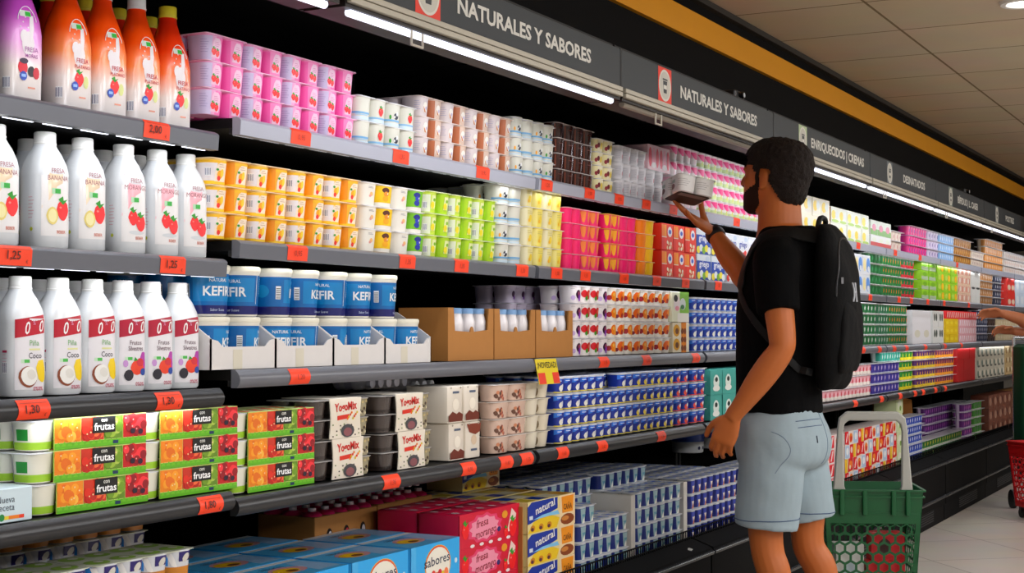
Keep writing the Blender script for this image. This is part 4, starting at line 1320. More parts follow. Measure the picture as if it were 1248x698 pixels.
def yogo_spec():
    parts = []
    for t in range(2):
        for j in range(2):
            parts.append(('dark_cup', cup_dark, (.036, .034 + j * .066, t * .0445)))
            parts.append(('dark_cup', cup_dark, (.118, .034 + j * .066, t * .0445)))
            parts.append(('seed_cup', cup_seed, (.212, .034 + j * .066, t * .0445)))
        parts.append(('clear_rim', lid_mb(1, 1, .232, .132, .0440 + t * .0445, M('#b9b6b4', .2)).mesh('clear_rim'), (0, 0, 0)))
    g = MB()
    rows = []
    for k in range(7):
        z = k / 6 * .0905
        wd = .128 - .010 * math.sin(PI * k / 6)
        rows.append((z, wd))
    vs, fs = [], []
    for z, wd in rows:
        vs += [(.128 - wd / 2, -.0025, z), (.128 + wd / 2, -.0025, z), (.128 + wd / 2, .0, z), (.128 - wd / 2, .0, z)]
    for k in range(6):
        for i in range(4):
            fs.append((k * 4 + i, k * 4 + (i + 1) % 4, k * 4 + 4 + (i + 1) % 4, k * 4 + 4 + i))
    fs += [(3, 2, 1, 0), (24, 25, 26, 27)]
    g.add(vs, fs, M('#ece4d6', .4))
    g.rbox(.065, .191, -.0025, .134, .0895, .0912, M('#ece4d6', .4), .001, .0005)
    yogo_front(g, lambda s, t, o: (.066 + s, -.0025 - o, t), .124, .09)
    parts.append(('printed_sleeve', g.mesh('printed_sleeve'), (0, 0, 0)))
    return Spec(parts, .24, .136, .0915)
YOGO = yogo_spec()
for c, u in enumerate((383, 466)):
    for t in range(2):
        x = X(u, YP, 545) + (.006 if t == 0 else -.004)
        place(YOGO, 'chocolate_ball_yogurt_pack', (x, YP + .003, Z4 + t * .092), 'dark chocolate cup twin pack with cream sleeve, %s, %s tier' % (('nearer the fruit packs', 'nearer the coconut packs')[c], tierword(t, 2)), 'yogurt', 'chocolate cup packs with cream sleeves')
r = place(boxspec(.20, .10, .012, '#d6d6da', [(.3, .5, .2, .3, '#9aa2b4')], top='#c9cdd6'), 'flat_pack', (X(395, YP + .15, 480), YP + .155, Z4 + .185), 'flat pale pack lying on the chocolate cup packs at the back')
bpy.data.objects.remove(r)
# coconut drink cartons wrapped in cream sleeves
def coco_front(up):
    def f(g, S, w, h):
        if up:
            g.d_poly(S, [(.08 * w, .04 * h), (.92 * w, .04 * h), (.95 * w, .22 * h), (.7 * w, .3 * h), (.55 * w, .24 * h), (.3 * w, .32 * h), (.06 * w, .2 * h)], M('#6d2f1c', .4), .0006)
            g.d_ell(S, .5 * w, .5 * h, .2 * w, .16 * h, M('#f3ecdf', .4), .0008)
        else:
            g.d_poly(S, [(.05 * w, .95 * h), (.95 * w, .95 * h), (.9 * w, .72 * h), (.6 * w, .64 * h), (.2 * w, .72 * h)], M('#7d381f', .4), .0006)
            g.d_ell(S, .5 * w, .5 * h, .18 * w, .14 * h, M('#d9c4ac', .4), .0008)
        g.d_rect(S, .3 * w, .7 * w, .80 * h if up else .2 * h, .86 * h if up else .26 * h, M('#5a6478', .4), .0009, 1)
        for k in range(2):
            g.d_ell(S, (.2 + .6 * k) * w, .95 * h, .05 * w, .03 * h, M('#a59c8e', .4), .0009, 8)
    return f
COCOA = Spec([('sleeve', sleeve_box(.083, .13, .096, M('#e2dace', .4), coco_front(True), r=.012).mesh('sleeve'), (0, 0, 0))], .084, .13, .0965)
COCOB = Spec([('sleeve', sleeve_box(.083, .13, .096, M('#e2dace', .4), coco_front(False), r=.012).mesh('sleeve'), (0, 0, 0))], .084, .13, .0965)
xc = X(549, YP, 540)
for t in range(2):
    place(COCOA, 'coconut_drink_pack', (xc - .008 * t, YP + .004, Z4 + t * .0972), 'cream coconut drink pack with brown print, nearer the chocolate packs, %s tier' % tierword(t, 2), 'drink pack', 'coconut drink packs')
    place(COCOB if t == 0 else COCOA, 'coconut_drink_pack', (xc + .088 - .008 * t, YP + .004, Z4 + t * .0972), 'cream coconut drink pack with brown print, nearer the clear cups, %s tier' % tierword(t, 2), 'drink pack', 'coconut drink packs')
# little bottles lying behind them, wrapped in film
def lying_bottles(name, x, y, z, n, body, capc, lab, r=.019, band=None, rows=1):
    rt = empty(name, (x, y, z))
    tag(rt, lab, 'drink pack')
    L = .11
    g = MB()
    g.loft([[(a, yy, r + b) for a, b in ellipse(0, 0, r * k2, r * k2, 14)] for yy, k2 in ((0, .55), (.015, .6), (.03, .95), (.05, 1), (.06, .86), (.075, 1), (.105, 1), (L, .8))], body)
    if band:
        g.loft([[(a, yy, r + b) for a, b in ellipse(0, 0, r * k2, r * k2, 14)] for yy, k2 in ((.05, 1.01), (.058, .9), (.072, .98), (.1, 1.015))], band, False, False)
    mb_ = g.mesh('small_bottle')
    g = MB()
    g.loft([[(a, yy, r + b) for a, b in ellipse(0, 0, r * k2, r * k2, 14)] for yy, k2 in ((-.004, .55), (-.003, .68), (.009, .70))], capc)
    mc_ = g.mesh('cap')
    for q in range(rows):
        for k in range(n):
            o = put('small_bottle', mb_, rt, (r + k * r * 2.02 + (r if q % 2 else 0), 0, q * r * 1.8))
            put('cap', mc_, o)
    return rt
YY = YP + .02
milk = M('#e6e2e4', .3, coat=.4)
lying_bottles('film_wrapped_bottles', X(452, YP + .14, 470), YP + .15, Z4 + .185, 5, milk, M('#d8d5dc', .4), 'film pack of small white bottles lying on the chocolate cup packs', .019, M('#cfc9d6', .35))
lying_bottles('film_wrapped_bottles', X(500, YP + .14, 470), YP + .145, Z4 + .0005, 3, milk, M('#f1efef', .4), 'stacked film pack of small white bottles behind the coconut drink packs', .019, None, 6)
# clear cups with fruit
def art_muesli(g, S, a, h):
    rnd = random.Random(9)
    for k in range(12):
        g.d_ell(S, rnd.uniform(-.7, .5) * a, rnd.uniform(.12, .6) * h, .16 * a, .12 * h, M(('#8d3b3a', '#c98a6a', '#6a4a3c')[k % 3], .4), .0006 + .00005 * k, 7)
PACK_CLEAR = cups_pack([cup(.128, .064, .047, M('#d8bfb0', .2, coat=.5), art_muesli)], nx=1, ny=2, p=.13, pd=.066, h=.0468, lid=M('#d9d4d0', .2))
PACK_CREAM = cups_pack([cup(.060, .064, .047, M('#e3dccb', .2, coat=.4), None, 2.4, .8), cup(.060, .064, .047, M('#ded5c2', .2, coat=.4), lambda g, S, a, h: g.d_ell(S, -.9 * a, .4 * h, .3 * a, .3 * h, M('#8a7a62', .4), .0006), 2.4, .8)], p=.062, h=.0468, lid=M('#d9d4cc', .2))
block(PACK_CLEAR, 'muesli_dessert_pack', 'clear dessert cup pack with fruit pieces', 603, 645, Z4, 4)
block(PACK_CREAM, 'cream_dessert_pack', 'cream dessert four-pack with round cups', 646, 680, Z4, 4)

# ------------------------------------------------------------------ kefir tubs in white trays
def kefir_label(turn):
    def f(g, S):
        a = .046
        t0 = turn
        g.d_rect(S, -a * PI, a * PI, .004, .086, M('#0d6aa8', .3, coat=.5), .0004, 70)
        g.d_rect(S, -a * PI, a * PI, .004, .022, M('#191e62', .3, coat=.5), .0006, 40)
        wt = M('#f2f4f6', .35)
        g.d_text(S, 'NATURAL', t0, .070, .0095, wt, .0010, 'c', .008)
        g.d_text(S, 'KEFIR', t0, .042, .027, wt, .0012, 'c', .025)
        g.d_text(S, 'Sabor Suave', t0, .0105, .0075, M('#c9d4e8', .4), .0010, 'c', .0)
        bx = t0 + .075
        g.d_rect(S, bx - .014, bx - .0125, .026, .086, wt, .0009, 1)
        for k in range(7):
            g.d_rect(S, bx, bx + .018 * (.6 + .4 * ((k * 3) % 4) / 3), .078 - .005 * k, .0795 - .005 * k, M('#8fc3dd', .4), .0009, 2)
        bx = t0 - .075
        g.d_rect(S, bx, bx + .012, .038, .066, wt, .0009, 2)
        for k in range(6):
            g.d_rect(S, bx + .001, bx + .011, .040 + .004 * k, .0415 + .004 * k, M('#222', .4) if False else M('#262626', .4), .0013, 2)
        g.d_ell(S, t0 - .105, .055, .016, .014, M('#1d8fc0', .4), .0009, 14)
        g.d_rect(S, t0 - .055, t0 + .055, .030, .080, M('#1384bd', .3, coat=.5), .0005, 8)
    return f
def kefir_spec(turn):
    g = MB()
    rings = []
    for z, r in ((0, .040), (.003, .0425), (.09, .0475), (.092, .0485), (.0955, .0485)):
        rings.append([(x, y, z) for x, y in ellipse(0, 0, r, r, 36)])
    g.loft(rings, M('#f0ede2', .35))
    lab = MB()
    def S(s, t, o):
        r = .0425 + (t - .003) / .087 * .005 + o
        th = s / .046
        return (r * math.sin(th), -r * math.cos(th), t)
    S.curved = True
    kefir_label(turn)(lab, S)
    lid = MB()
    rr = []
    for z, r in ((.094, .0495), (.100, .0500), (.1015, .0495), (.1035, .0490), (.1045, .0470)):
        rr.append([(x, y, z) for x, y in ellipse(0, 0, r, r, 36)])
    lid.loft(rr, M('#e8e4d4', .35))
    lid.d_ell(lambda s, t, o: (s, t, .1045 + o), 0, 0, .042, .042, M('#2a3f9a', .35), .0004, 24)
    return Spec([('tub', g.mesh('tub'), (0, 0, 0)), ('printed_label', lab.mesh('printed_label'), (0, 0, 0)), ('lid', lid.mesh('lid'), (0, 0, 0))], .1, .1, .1045)
KEF = [kefir_spec(t) for t in (.02, -.004, .035, -.06)]
trayx0 = X(256, YP - .01, 425)
TRW = .212
CARD_W = M('#dfdcda', .7, noise_amt=.03, nscale=40)
def tray(x, wd, dp, label, bc=CARD_W):
    r = empty('cardboard_tray', (x, YP - .012, Z3))
    tag(r, label, 'tray', 'white cardboard trays of kefir')
    t = .003
    g = MB()
    # front panel with raised corners
    pts = [(0, 0), (wd, 0), (wd, .062), (wd - .02, .058), (wd - .035, .046), (.038, .046), (.022, .058), (0, .062)]
    n = len(pts)
    vs = [(a, 0, b) for a, b in pts] + [(a, t, b) for a, b in pts]
    fs = [tuple(range(n)), tuple(range(2 * n - 1, n - 1, -1))] + [(i, n + i, n + (i + 1) % n, (i + 1) % n) for i in range(n)]
    g.add(vs, fs, bc)
    S = lambda s, q, o: (s, -o, q)
    g.d_rect(S, .07, .10, .0, .04, M('#d8d3c4', .7), .0004, 1)
    g.build('front_panel', r, False)
    for sx in (0, wd - t):
        g = MB()
        zs = [(0.0, .062), (.05, .095), (.10, .125), (dp, .155)]
        vs, fs = [], []
        for yy, zz in zs:
            vs += [(sx, yy, 0), (sx + t, yy, 0), (sx + t, yy, zz), (sx, yy, zz)]
        for k in range(len(zs) - 1):
            for i in range(4):
                fs.append((k * 4 + i, k * 4 + (i + 1) % 4, k * 4 + 4 + (i + 1) % 4, k * 4 + 4 + i))
        fs += [(3, 2, 1, 0), tuple(len(vs) - 4 + i for i in range(4))]
        g.add(vs, fs, bc)
        g.build('side_panel', r, False)
    g = MB()
    g.box(t, wd - t, t, dp, 0, .002, bc)
    g.build('tray_floor', r, False)
    return r
for k in range(4):
    x = trayx0 + k * (TRW + .002)
    tray(x, TRW, .33, 'white cardboard kefir tray, %s from the bottles' % ORD[k + 1])
    for rr_ in range(3):
        for c in range(2):
            for t in range(2):
                if t == 1 and k == 3 and (c == 1 or rr_ < 1) and not (c == 0 and rr_ == 0):
                    continue
                if rr_ == 2 and k > 1:
                    continue
                lab = 'blue kefir tub in %s tray, %s tier, %s column' % (ORD[k + 1], ('bottom', 'top')[t], ('first', 'second')[c])
                if rr_: lab += ', %s row back' % ORD[rr_ + 1]
                place(KEF[(k + 2 * c + t + rr_ * 3) % 4], 'kefir_tub', (x + .055 + .1015 * c, YP + .048 + rr_ * .1015, Z3 + .0028 + t * .1055), lab, 'kefir tub', 'blue kefir tubs', random.uniform(-.25, .25))

# ------------------------------------------------------------------ brown boxes of little bottles
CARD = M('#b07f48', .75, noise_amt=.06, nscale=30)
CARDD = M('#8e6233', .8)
def small_bottle():
    b = MB()
    b.loft([[(x, y, z) for x, y in ellipse(0, 0, r, r, 18)] for z, r in ((0, .020), (.004, .0235), (.03, .0235), (.05, .019), (.068, .0235), (.098, .0235), (.116, .019), (.124, .0175))], milk)
    c = MB()
    c.loft([[(x, y, z) for x, y in ellipse(0, 0, r, r, 18)] for z, r in ((.120, .0195), (.133, .0195), (.1345, .017))], M('#8fb4dd', .35))
    return Spec([('bottle', b.mesh('bottle'), (0, 0, 0)), ('foil_cap', c.mesh('foil_cap'), (0, 0, 0))], .05, .05, .1345)
SB = small_bottle()
bx0, bx1 = X(546, YP, 405), X(699, YP, 405)
bw = (bx1 - bx0) / 3
for k in range(3):
    x = bx0 + k * bw
    r = empty('cardboard_box', (x, YP, Z3))
    tag(r, 'brown cardboard box with cut-out front, %s after the kefir trays' % ORD[k + 1], 'box', 'brown boxes of small bottles')
    wd, ht, dp, t = bw - .006, .138, .15, .004
    g = MB()
    pts = [(0, 0), (wd, 0), (wd, ht), (wd * .90, ht), (wd * .87, .080), (wd * .56, .075), (wd * .54, .086), (wd * .52, .089), (wd * .5, .086), (wd * .48, .075), (wd * .15, .078), (wd * .12, ht), (0, ht)]
    n = len(pts)
    # the panel as strips between the outline and the bottom edge
    vs, fs = [], []
    for a, b in sorted(set(pts[2:]), key=lambda q: (q[0], q[1])):
        pass
    top = list(reversed(pts[2:]))
    for a, b in top:
        vs += [(a, 0, 0), (a, 0, b), (a, t, 0), (a, t, b)]
    for i in range(len(top) - 1):
        A, B = 4 * i, 4 * i + 4
        fs += [(A, B, B + 1, A + 1), (A + 2, A + 3, B + 3, B + 2), (A + 1, B + 1, B + 3, A + 3), (A, A + 2, B + 2, B)]
    fs += [(0, 1, 3, 2), (len(vs) - 4, len(vs) - 2, len(vs) - 1, len(vs) - 3)]
    g.add(vs, fs, CARD)
    g.build('front_panel', r, False)
    for sx in (0, wd - t):
        g = MB(); g.box(sx, sx + t, t, dp, 0, ht, CARD); g.build('side_panel', r, False)
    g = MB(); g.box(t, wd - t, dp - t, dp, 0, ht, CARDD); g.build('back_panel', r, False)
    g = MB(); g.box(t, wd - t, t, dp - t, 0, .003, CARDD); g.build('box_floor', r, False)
    for c in range(4):
        for q in range(2):
            if k == 2 and c in (0,):
                continue
            xx = x + .03 + c * (wd - .06) / 3
            place(SB, 'small_milk_bottle', (xx, YP + .034 + q * .05, Z3 + .0035 + (.012 if True else 0) * 0), 'small white bottle with blue cap in %s brown box, %s from left%s' % (ORD[k + 1], ORD[c + 1], ', back row' if q else ''), 'bottle', 'small bottles in brown boxes')
# novelty flag on the rail
r = empty('novelty_sign', (X(655, YF - .02, 440), YF - .016, Z3 - .030))
tag(r, 'yellow NOVEDAD flag with red corners clipped to the shelf rail', 'shelf sign')
g = MB(); g.rbox(0, .135, -.0015, .0, -.045, .028, M('#e3cf2c', .45), .002, .0005); 
S = lambda s, t, o: (s, -.0015 - o, t)
g.d_text(S, '¡NOVEDAD!', .068, .002, .024, M('#3c3a10', .45), .0006, 'c', .015, width=.122)
g.d_rect(S, .002, .046, -.044, -.012, M('#d8452c', .45), .0005, 1)
g.d_rect(S, .092, .133, -.044, -.012, M('#d8452c', .45), .0005, 1)
g.build('flag', r, False)
g = MB(); g.box(.02, .05, -.0005, .012, .012, .022, M('#c9c9c9', .3)); g.build('clip', r, False)
r.rotation_euler = (math.radians(-12), 0, 0)

# ------------------------------------------------------------------ goods on the bottom deck
ZB = ZD + .001
PINA_ = cup(.066, .066, .057, M('#d9dbe0', .35), lambda g, S, a, h: (
    g.d_rect(S, -1.2 * a, 1.2 * a, .04 * h, .4 * h, M('#c98a3a', .45), .0004, 4), g.d_rect(S, -.1 * a, 1.1 * a, .58 * h, .92 * h, M('#2a1c66', .4), .0005, 3),
    g.d_poly(S, [(-.9 * a, .9 * h), (-.5 * a, .9 * h), (-.2 * a, .4 * h), (-.5 * a, .4 * h)], M('#f2f0ee', .4), .0007), g.d_ell(S, .5 * a, .7 * h, .35 * a, .14 * h, M('#d9d6cc', .4), .0009, 10, .6),
    g.d_rect(S, -1.2 * a, -.75 * a, .45 * h, .92 * h, M('#3f8fd8', .4), .0006, 2)))
PINA = cups_pack([PINA_], nx=4, ny=2, p=.07, pd=.066, h=.0565, lid=M('#d9ddca', .35), lidart=lambda g, S, a, b: (g.d_ell(S, 0, 0, a * .8, b * .7, M('#9dc05a', .4), .0005), g.d_ell(S, .2 * a, .1 * b, a * .3, b * .3, M('#e8e6da', .4), .0008)))
xe = X(238, YD, 665)
block(PINA, 'coconut_cup_pack', 'blue and brown coconut cup eight-pack under the bottle shelves', 0, 0, ZB, 6, Y=YD, x0=xe - .281, x1=xe)
block(PINA, 'coconut_cup_pack', 'blue and brown coconut cup eight-pack at the picture corner', 0, 0, ZB, 6, Y=YD + .006, x0=xe - .57, x1=xe - .288)
xe2 = X(184, YD + .26, 650)
block(PINA, 'coconut_cup_pack', 'coconut cup eight-pack in the shade behind the front packs', 0, 0, ZB, 7, Y=YD + .26, x0=xe2 - .28 * 2 - .006, x1=xe2)
# sabores boxes
def sab_front(g, S, w, h):
    g.d_rect(S, 0, w, 0, h, M('#3aaae4', .4), .0003, 2)
    g.d_rect(S, 0, .1 * w, 0, h, M('#57b4e6', .4), .0004, 1)
    g.d_ell(S, .54 * w, .5 * h, .27 * w, .44 * h, M('#e9c23a', .4), .0006, 24)
    g.d_ell(S, .54 * w, .5 * h, .26 * w, .425 * h, M('#d8523a', .4), .0008, 24)
    g.d_ell(S, .54 * w, .48 * h, .25 * w, .41 * h, M('#f3efe4', .4), .0010, 24)
    g.d_text(S, 'sabores', .52 * w, .52 * h, .034, M('#27304a', .4), .0014, 'c', .01, width=.52 * w, rot=.05)
    for k, c in enumerate(('#f0b428', '#d8402c', '#e98a2c', '#c92a3c', '#e7cf4a', '#f08a5a')):
        g.d_ell(S, (.38 + .065 * k) * w, (.26 + .05 * (k % 2)) * h, .045 * w, .1 * h, M(c, .4), .0012 + .0001 * k, 9)
    g.d_ell(S, .92 * w, .5 * h, .03 * w, .06 * h, M('#cfe6f4', .4), .0006)
def sab_top(g, S, w, d):
    g.d_rect(S, .0, w, .0, d, M('#62bcec', .3), .0003, 1)
    g.d_rect(S, .0, w, .86 * d, d, M('#e6e9ee', .35), .0005, 1)
    g.d_poly(S, [(.62 * w, .1 * d), (.97 * w, .1 * d), (.97 * w, .8 * d), (.72 * w, .8 * d)], M('#a9cdf0', .3), .0005)
    g.d_ell(S, .45 * w, .45 * d, .24 * w, .22 * d, M('#cfa0a8', .4), .0006, 14)
    g.d_ell(S, .40 * w, .42 * d, .17 * w, .15 * d, M('#f1c52a', .4), .0008, 12)
    g.d_ell(S, .44 * w, .36 * d, .08 * w, .07 * d, M('#7a4a2c', .4), .001, 10)
    g.d_text(S, 'sabores', .42 * w, .66 * d, .028, M('#5a6680', .4), .001, 'c', .0)
def sab_left(g, S, d, h):
    g.d_rect(S, .12 * d, .88 * d, .06 * h, .94 * h, M('#2a2624', .6), .0004, 1)
    for k in range(2):
        g.d_poly(S, [(d * (.16 + .36 * k), .08 * h), (d * (.46 + .36 * k), .08 * h), (d * (.48 + .36 * k), .86 * h), (d * (.14 + .36 * k), .86 * h)], M('#e2d6c6', .4), .0007)
        g.d_ell(S, d * (.31 + .36 * k), .45 * h, .1 * d, .2 * h, M('#b98a62', .4), .001)
def sabores_spec():
    w, d, h = .245, .165, .118
    g = sleeve_box(w, d, h, M('#4db2e8', .35), sab_front, sab_top, None, .006)
    side = MB()
    sab_left(side, lambda s, t, o: (-o, d - s, t), d, h)
    return Spec([('carton', g.mesh('carton'), (0, 0, 0)), ('cups_in_side_opening', side.mesh('cups_in_side_opening'), (0, 0, 0))], w, d, h)
SAB = sabores_spec()
xs_ = X(503, YD - .03, 665)
for c in range(3):
    for q in range(3):
        x = xs_ - .262 * c + .004 * q
        for t in range(2):
            if (c, q) == (0, 2):
                continue
            place(SAB, 'flavoured_yogurt_carton', (x, YD - .025 + q * .171, ZB + t * .1188), 'light blue carton reading sabores, %s tier, %s stack from right, %s row' % (('lower', 'upper')[t], ORD[c + 1], ('front', 'middle', 'back')[q]), 'yogurt carton', 'light blue yoghurt cartons', random.uniform(-.012, .012))
# red drink packs
def red_front(g, S, w, h):
    g.d_rect(S, 0, w, 0, h, M('#c8163c', .4), .0003, 3)
    for kk, (rx, cc) in enumerate(((.31, '#dc4a74'), (.25, '#ee9db2'))):
        pts = []
        for q in range(22):
            t = 2 * PI * q / 22
            e = rx * (1 if q % 2 else .84)
            pts.append((.4 * w + e * w * math.cos(t), .5 * h + e * 1.45 * h * math.sin(t)))
        g.d_poly(S, pts, M(cc, .4), .0005 + .0002 * kk)
    g.d_text(S, 'fresa', .36 * w, .55 * h, .030, M('#8d1430', .4), .0010, 'c', .012, width=.2 * w, rot=.08, shear=.2)
    g.d_text(S, 'morango', .42 * w, .26 * h, .030, M('#8d1430', .4), .0010, 'c', .012, width=.34 * w, rot=.08, shear=.2)
    berry(g, S, .09 * w, .5 * h, .06 * w, .001)
    g.d_poly(S, [(.78 * w, .2 * h), (.86 * w, .9 * h), (.94 * w, .7 * h), (.9 * w, .2 * h)], M('#f2d9d2', .4), .0009)
    berry(g, S, .88 * w, .3 * h, .07 * w, .0012)
    berry(g, S, .76 * w, .2 * h, .04 * w, .0014)
    g.d_ell(S, .74 * w, .75 * h, .05 * w, .12 * h, M('#e3a23a', .4), .0010)
    g.d_ell(S, .64 * w, .35 * h, .03 * w, .08 * h, M('#3a2a6a', .4), .0010)
    for k in range(5):
        g.d_ell(S, (.2 + .15 * k) * w, .03 * h, .035 * w, .05 * h, M('#efe6e6', .4), .0012)
def red_top(g, S, w, d):
    for i in range(5):
        for j in range(2):
            g.d_ell(S, (.1 + .2 * i) * w, (.25 + .5 * j) * d, .035 * w, .09 * d, M('#f4dfe4', .35), .0012, 10)
            g.d_poly(S, [((.03 + .2 * i) * w, (.05 + .5 * j) * d), ((.17 + .2 * i) * w, (.05 + .5 * j) * d), ((.15 + .2 * i) * w, (.42 + .5 * j) * d), ((.05 + .2 * i) * w, (.42 + .5 * j) * d)], M('#e0446c', .35), .0006)
def red_spec():
    w, d, h = .345, .135, .0935
    g = sleeve_box(w, d, h, M('#d02450', .35), red_front, red_top, None, .012)
    return Spec([('film_sleeve', g.mesh('film_sleeve'), (0, 0, 0))], w, d, h)
REDP = red_spec()
xr = X(560, YD + .015, 640)
for q in range(2):
    for t in range(3):
        place(REDP, 'strawberry_drink_pack', (xr + .01 * q, YD + .015 + q * .14, ZB + t * .0941), 'crimson strawberry drink pack, %s tier, %s row' % (tierword(t, 3), ('front', 'back')[q]), 'drink pack', 'crimson strawberry drink packs', random.uniform(-.01, .01))
# cardboard boxes behind with pink capped bottles
def oval_box(x, y, wd, dp, ht, label):
    r = empty('cardboard_box', (x, y, ZB))
    tag(r, label, 'box', 'brown boxes behind the light blue cartons')
    g = MB()
    g.rbox(0, wd, 0, dp, 0, ht, CARD, .003, .001)
    S = lambda s, t, o: (s, -o, t)
    for k in range(3):
        g.d_ell(S, wd * (.22 + .27 * k), ht * .80, .014, .022, M('#1f120a', .9), .0005, 14)
        g.d_ell(S, wd * (.22 + .27 * k) + .003, ht * .79, .009, .017, M(('#d9d4d6', '#b8283c', '#cfcad0')[k], .5), .0009, 12)
    g.build('box_shell', r, False)
    g = MB()
    for i in range(5):
        for j in range(3):
            cx, cy = wd * (i + .5) / 5, dp * (j + .5) / 3
            g.ball((cx, cy, ht), wd / 10.5, dp / 6.5, .014, M('#e23a78', .35), 10, 6)
    g.build('pink_film', r)
    for i in range(5):
        for j in range(3):
            cx, cy = wd * (i + .5) / 5, dp * (j + .5) / 3
            g = MB(); g.tube([(0, 0, 0), (0, 0, .016)], .011, M('#efe4e8', .4), 10)
            o = g.build('bottle_cap', r); o.location = (cx, cy, ht + .005)
yb = YD + .32
oval_box(X(384, yb, 620), yb, .30, .19, .285, 'brown box with oval holes in the shade behind blue cartons')
oval_box(X(384, yb, 620) + .305, yb, .30, .19, .288, 'brown box with oval holes and pink tops beside the crimson packs')
# natural packs
def nat_front(g, S, w, h):
    g.d_rect(S, 0, w, 0, h, M('#e8d9a0', .4), .0003, 3)
    g.d_poly(S, [(0, .30 * h), (.62 * w, .62 * h), (.62 * w, .98 * h), (.08 * w, .98 * h), (0, .85 * h)], M('#1d3a94', .4), .0005)
    g.d_poly(S, [(0, .02 * h), (.6 * w, .02 * h), (.66 * w, .3 * h), (.4 * w, .52 * h), (.12 * w, .36 * h)], M('#e9c93a', .4), .0007)
    g.d_poly(S, [(.1 * w, .42 * h), (.3 * w, .52 * h), (.62 * w, .56 * h), (.66 * w, .42 * h), (.45 * w, .44 * h)], M('#8fc7e8', .4), .0008)
    for k in range(3):
        g.d_ell(S, (.1 + .17 * k) * w, .16 * h, .05 * w, .1 * h, M('#c98d2a', .4), .0010, 10)
        g.d_ell(S, (.09 + .17 * k) * w, .13 * h, .03 * w, .06 * h, M('#5a2a3c', .4), .0013, 8)
    g.d_text(S, 'natural', .36 * w, .66 * h, .032, M('#f2f0ea', .4), .0012, 'c', .015, width=.4 * w, rot=.14)
    g.d_rect(S, .03 * w, .1 * w, .44 * h, .56 * h, M('#dfe6f2', .4), .0012, 1)
    g.d_rect(S, .66 * w, 1.0 * w, .0, h, M('#efd9b4', .4), .0006, 2)
    g.d_poly(S, [(.72 * w, .42 * h), (.95 * w, .42 * h), (.97 * w, .95 * h), (.70 * w, .95 * h)], M('#e79a2f', .4), .0009)
    g.d_text(S, 'CAÑA', .835 * w, .52 * h, .024, M('#6a3a14', .4), .0013, 'c', .02, width=.18 * w)
    g.d_ell(S, .83 * w, .2 * h, .15 * w, .18 * h, M('#8a4a22', .4), .0010, 12)
    g.d_ell(S, .78 * w, .24 * h, .08 * w, .08 * h, M('#c98a4a', .4), .0013, 10)
def nat_top(g, S, w, d):
    for k in range(4):
        g.d_rect(S, (.02 + .25 * k) * w, (.22 + .25 * k) * w, .05 * d, .45 * d, M(('#e9cf5a', '#2a4aa0', '#ece4cc', '#d9a84a')[k], .35), .0004, 1)
        g.d_rect(S, (.02 + .25 * k) * w, (.22 + .25 * k) * w, .52 * d, .95 * d, M(('#2a4aa0', '#ece4cc', '#e9cf5a', '#b9a27a')[k], .35), .0004, 1)
NATP = Spec([('printed_sleeve', sleeve_box(.315, .135, .0935, M('#e6d39a', .4), nat_front, nat_top, None, .010).mesh('printed_sleeve'), (0, 0, 0))], .315, .135, .0935)
xn = X(643, YD - .01, 640)
for q in range(3):
    for t in range(3):
        place(NATP, 'cane_sugar_yogurt_pack', (xn + .006 * q, YD - .01 + q * .139, ZB + t * .0941), 'yellow and blue pack reading natural and CAÑA, %s tier, %s row' % (tierword(t, 3), ('front', 'middle', 'back')[q]), 'yogurt', 'yellow and blue natural yoghurt packs', random.uniform(-.01, .01))
g = MB(); g.box(0, .004, 0, .35, 0, .27, CARD)
r = tag(g.build('cardboard_divider', None, False), 'brown cardboard divider between the crimson and yellow packs', 'divider'); r.location = (xn - .014, YD + .0, ZB)
lying_bottles('bottle_pack', X(497, yb - .06, 590), YD + .32, ZB + .315, 4, M('#d9cfae', .35), M('#f0eef0', .35), 'pack of small lying bottles with white caps on the back boxes', .021, M('#22408f', .4), 2)
place(Spec([('printed_sleeve', sleeve_box(.24, .13, .085, M('#d9c48a', .4), nat_front).mesh('printed_sleeve'), (0, 0, 0))], .24, .13, .085), 'cane_sugar_yogurt_pack', (X(560, YD + .3, 590), YD + .29, ZB + .2835), 'darker natural yoghurt pack lying high at the back under the shelf')
# blue and teal cups on the deck with white dividers between the stacks
def deck_cups(spec, desc, u0, u1, tiers, rows, rowtiers, extra, Y=YD):
    x0, x1 = X(u0, Y, 640), X(u1, Y, 620)
    block(spec, 'natural_yogurt_pack', desc, 0, 0, ZB, tiers, Y=Y, rows=rows, x0=x0, x1=x1, rowtiers=rowtiers, skip=extra, rowgap=.004)
deck_cups(PACK_TEAL, 'blue and teal yoghurt four-pack beside the yellow packs', 707, 768, 4, 4, 5, ((2, 3), (1, 3)))
deck_cups(PACK_TEAL, 'blue and teal yoghurt four-pack between the white dividers', 776, 832, 4, 4, 5, ())
deck_cups(PACK_NAVY, 'navy yoghurt four-pack beside the man', 842, 900, 4, 4, 4, ())
deck_cups(PACK_NAVY, 'navy yoghurt four-pack behind the legs of the man', 902, 972, 4, 1, 4, ())
for u, lab in ((769.5, 'white cardboard divider between the two teal stacks'), (833.5, 'white cardboard divider between teal and navy stacks')):
    g = MB()
    g.rbox(0, .035, 0, .40, 0, .225, M('#cfccc6', .7, noise_amt=.04), .003, .001)
    r = tag(g.build('cardboard_divider', None, False), lab, 'divider'); r.location = (X(u, YD, 640), YD, ZB)
